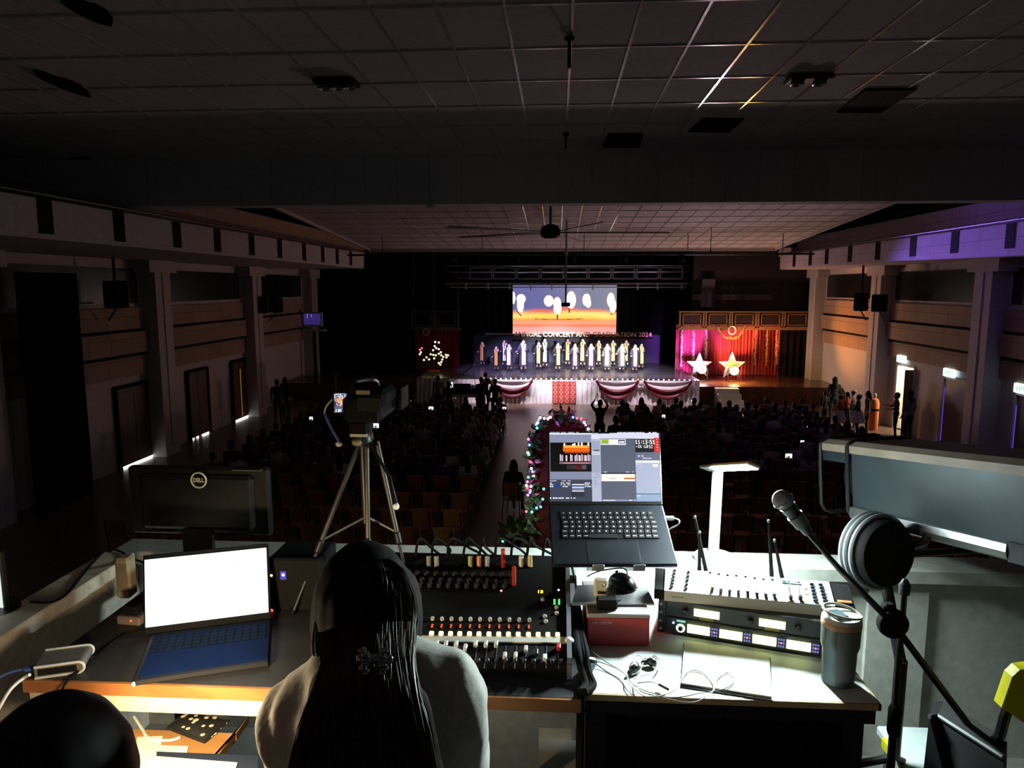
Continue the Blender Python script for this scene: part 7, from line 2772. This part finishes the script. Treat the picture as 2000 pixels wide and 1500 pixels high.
strand(640, 1180, 1.2, 634, 1320, 1.15, 60, 18)
hb.mi = [0] * len(hb.f)
hb.mi = [0] * NB_ + [1] * (len(hb.f) - NB_)
hb.build('hair', [mat('hair_under', (.006, .004, .003), .8, spec=.08), mat('brown_black_hair', (.034, .018, .009), .5, spec=.25)], wom, True)
k = MB()
cpn = pw(732, 1287, 1.01)
for s in (-1, 1):
    for i in range(6):
        k.ell(cpn + Vector((s * (.012 + .005 * (i % 2)), -.006, -.018 + i * .007)), (.0065, .006, .0045), 8, 5)
k.cap(cpn + Vector((-.022, 0, .0)), cpn + Vector((.022, 0, 0)), .007, .007, 8)
k.build('hair_clip', mat('clip_glitter', (.3, .3, .31), .2, .8, var=.8, scale=300), wom, True)
# the chair she sits on
t = thing('office_chair', 'dark office chair under the woman in the white blouse', 'chair', (org.x + pv.x, org.y + pv.y + .02, ZB), 0)
sz = pv.z - .135
MB().box((0, 0.02, sz - .03), (.42, .4, .06), bev=.02).build('seat', M_blkm, t)
MB().cyl((0, 0, .06), (0, 0, sz - .05), .025, n=10).build('column', M_dmetal, t)
k = MB()
for i in range(5):
    a_ = i * 2 * PI / 5
    k.cyl((0, 0, .07), (.26 * math.cos(a_), .26 * math.sin(a_), .03), .018, n=8)
k.build('base', M_dmetal, t)

# ---- person at the lower left, only the dark head in view
hp = P(128, 1552, .82)
org = Vector((hp.x, hp.y - .02, ZB))
hz = hp.z - ZB
OV2 = {k_: Vector(v) + Vector((0, 0, hz - 1.18)) for k_, v in SIT.items() if k_ in ('pelvis', 'waist', 'chest', 'neck')}
OV2['head'] = Vector((0, .02, hz))
for n_ in ('sh', 'el', 'wr', 'hip'):
    OV2[n_] = Vector(SIT[n_]) + Vector((0, 0, hz - 1.18))
OV2['kn'] = (.1, .42, .46)
mb_ = figure(SIT, OV2, 1.0, .016, 1.05, 1.12)
pz2 = OV2['pelvis'].z
paint(mb_, lambda c: 0 if c[2] > hz - .13 else (1 if c[2] > pz2 else 2))
eyes(mb_, OV2['head'], 1.12, 3)
man = mb_.build('person', [mat('skin_tan', (.3, .16, .09), .5), M_dark, M_trou, M_eye], None, True, loc=org, rotz=.25)
tag(man, 'dark-haired person at the lower left, head seen from behind, close to the camera', 'person')
h = OV2['head']
g = MB()
g.ell(h + Vector((0, -.018, .02)), (.099, .117, .124))
g.ell(h + Vector((0, -.05, -.05)), (.09, .075, .08))
hb2 = fuse(g, .01, 3)
rr = random.Random(77)
for k_ in range(0):
    u1, u2 = rr.uniform(0, 2 * PI), rr.uniform(.1, 1.7)
    nrm = Vector((math.sin(u2) * math.cos(u1), math.sin(u2) * math.sin(u1), math.cos(u2)))
    s = h + Vector((0, -.018, .02)) + Vector((nrm.x * .098, nrm.y * .116, nrm.z * .123))
    d = (nrm * .6 + Vector((rr.uniform(-.5, .5), rr.uniform(-.5, .5), rr.uniform(-.5, .3)))).normalized()
    hb2.tube([s, s + d * .002, s + d * .004 + Vector((0, 0, -.002))], [.0009, .0008, .0003], 3)
hb2.mi = [0] * len(hb2.f)
hb2.build('hair', M_hair, man, True)
t = thing('stool', 'dark stool under the person at the lower left', 'stool', (org.x, org.y, ZB), 0)
sz = pz2 - .12
MB().lathe([(.17, sz - .05), (.18, sz - .02), (.17, sz), (0, sz)], n=24).build('seat', M_blkm, t, True)
for a_ in (.8, 2.4, 3.9, 5.5):
    MB().cyl((.12 * math.cos(a_), .12 * math.sin(a_), sz - .05), (.17 * math.cos(a_), .17 * math.sin(a_), 0), .014, n=8).build('leg', M_dmetal, t)
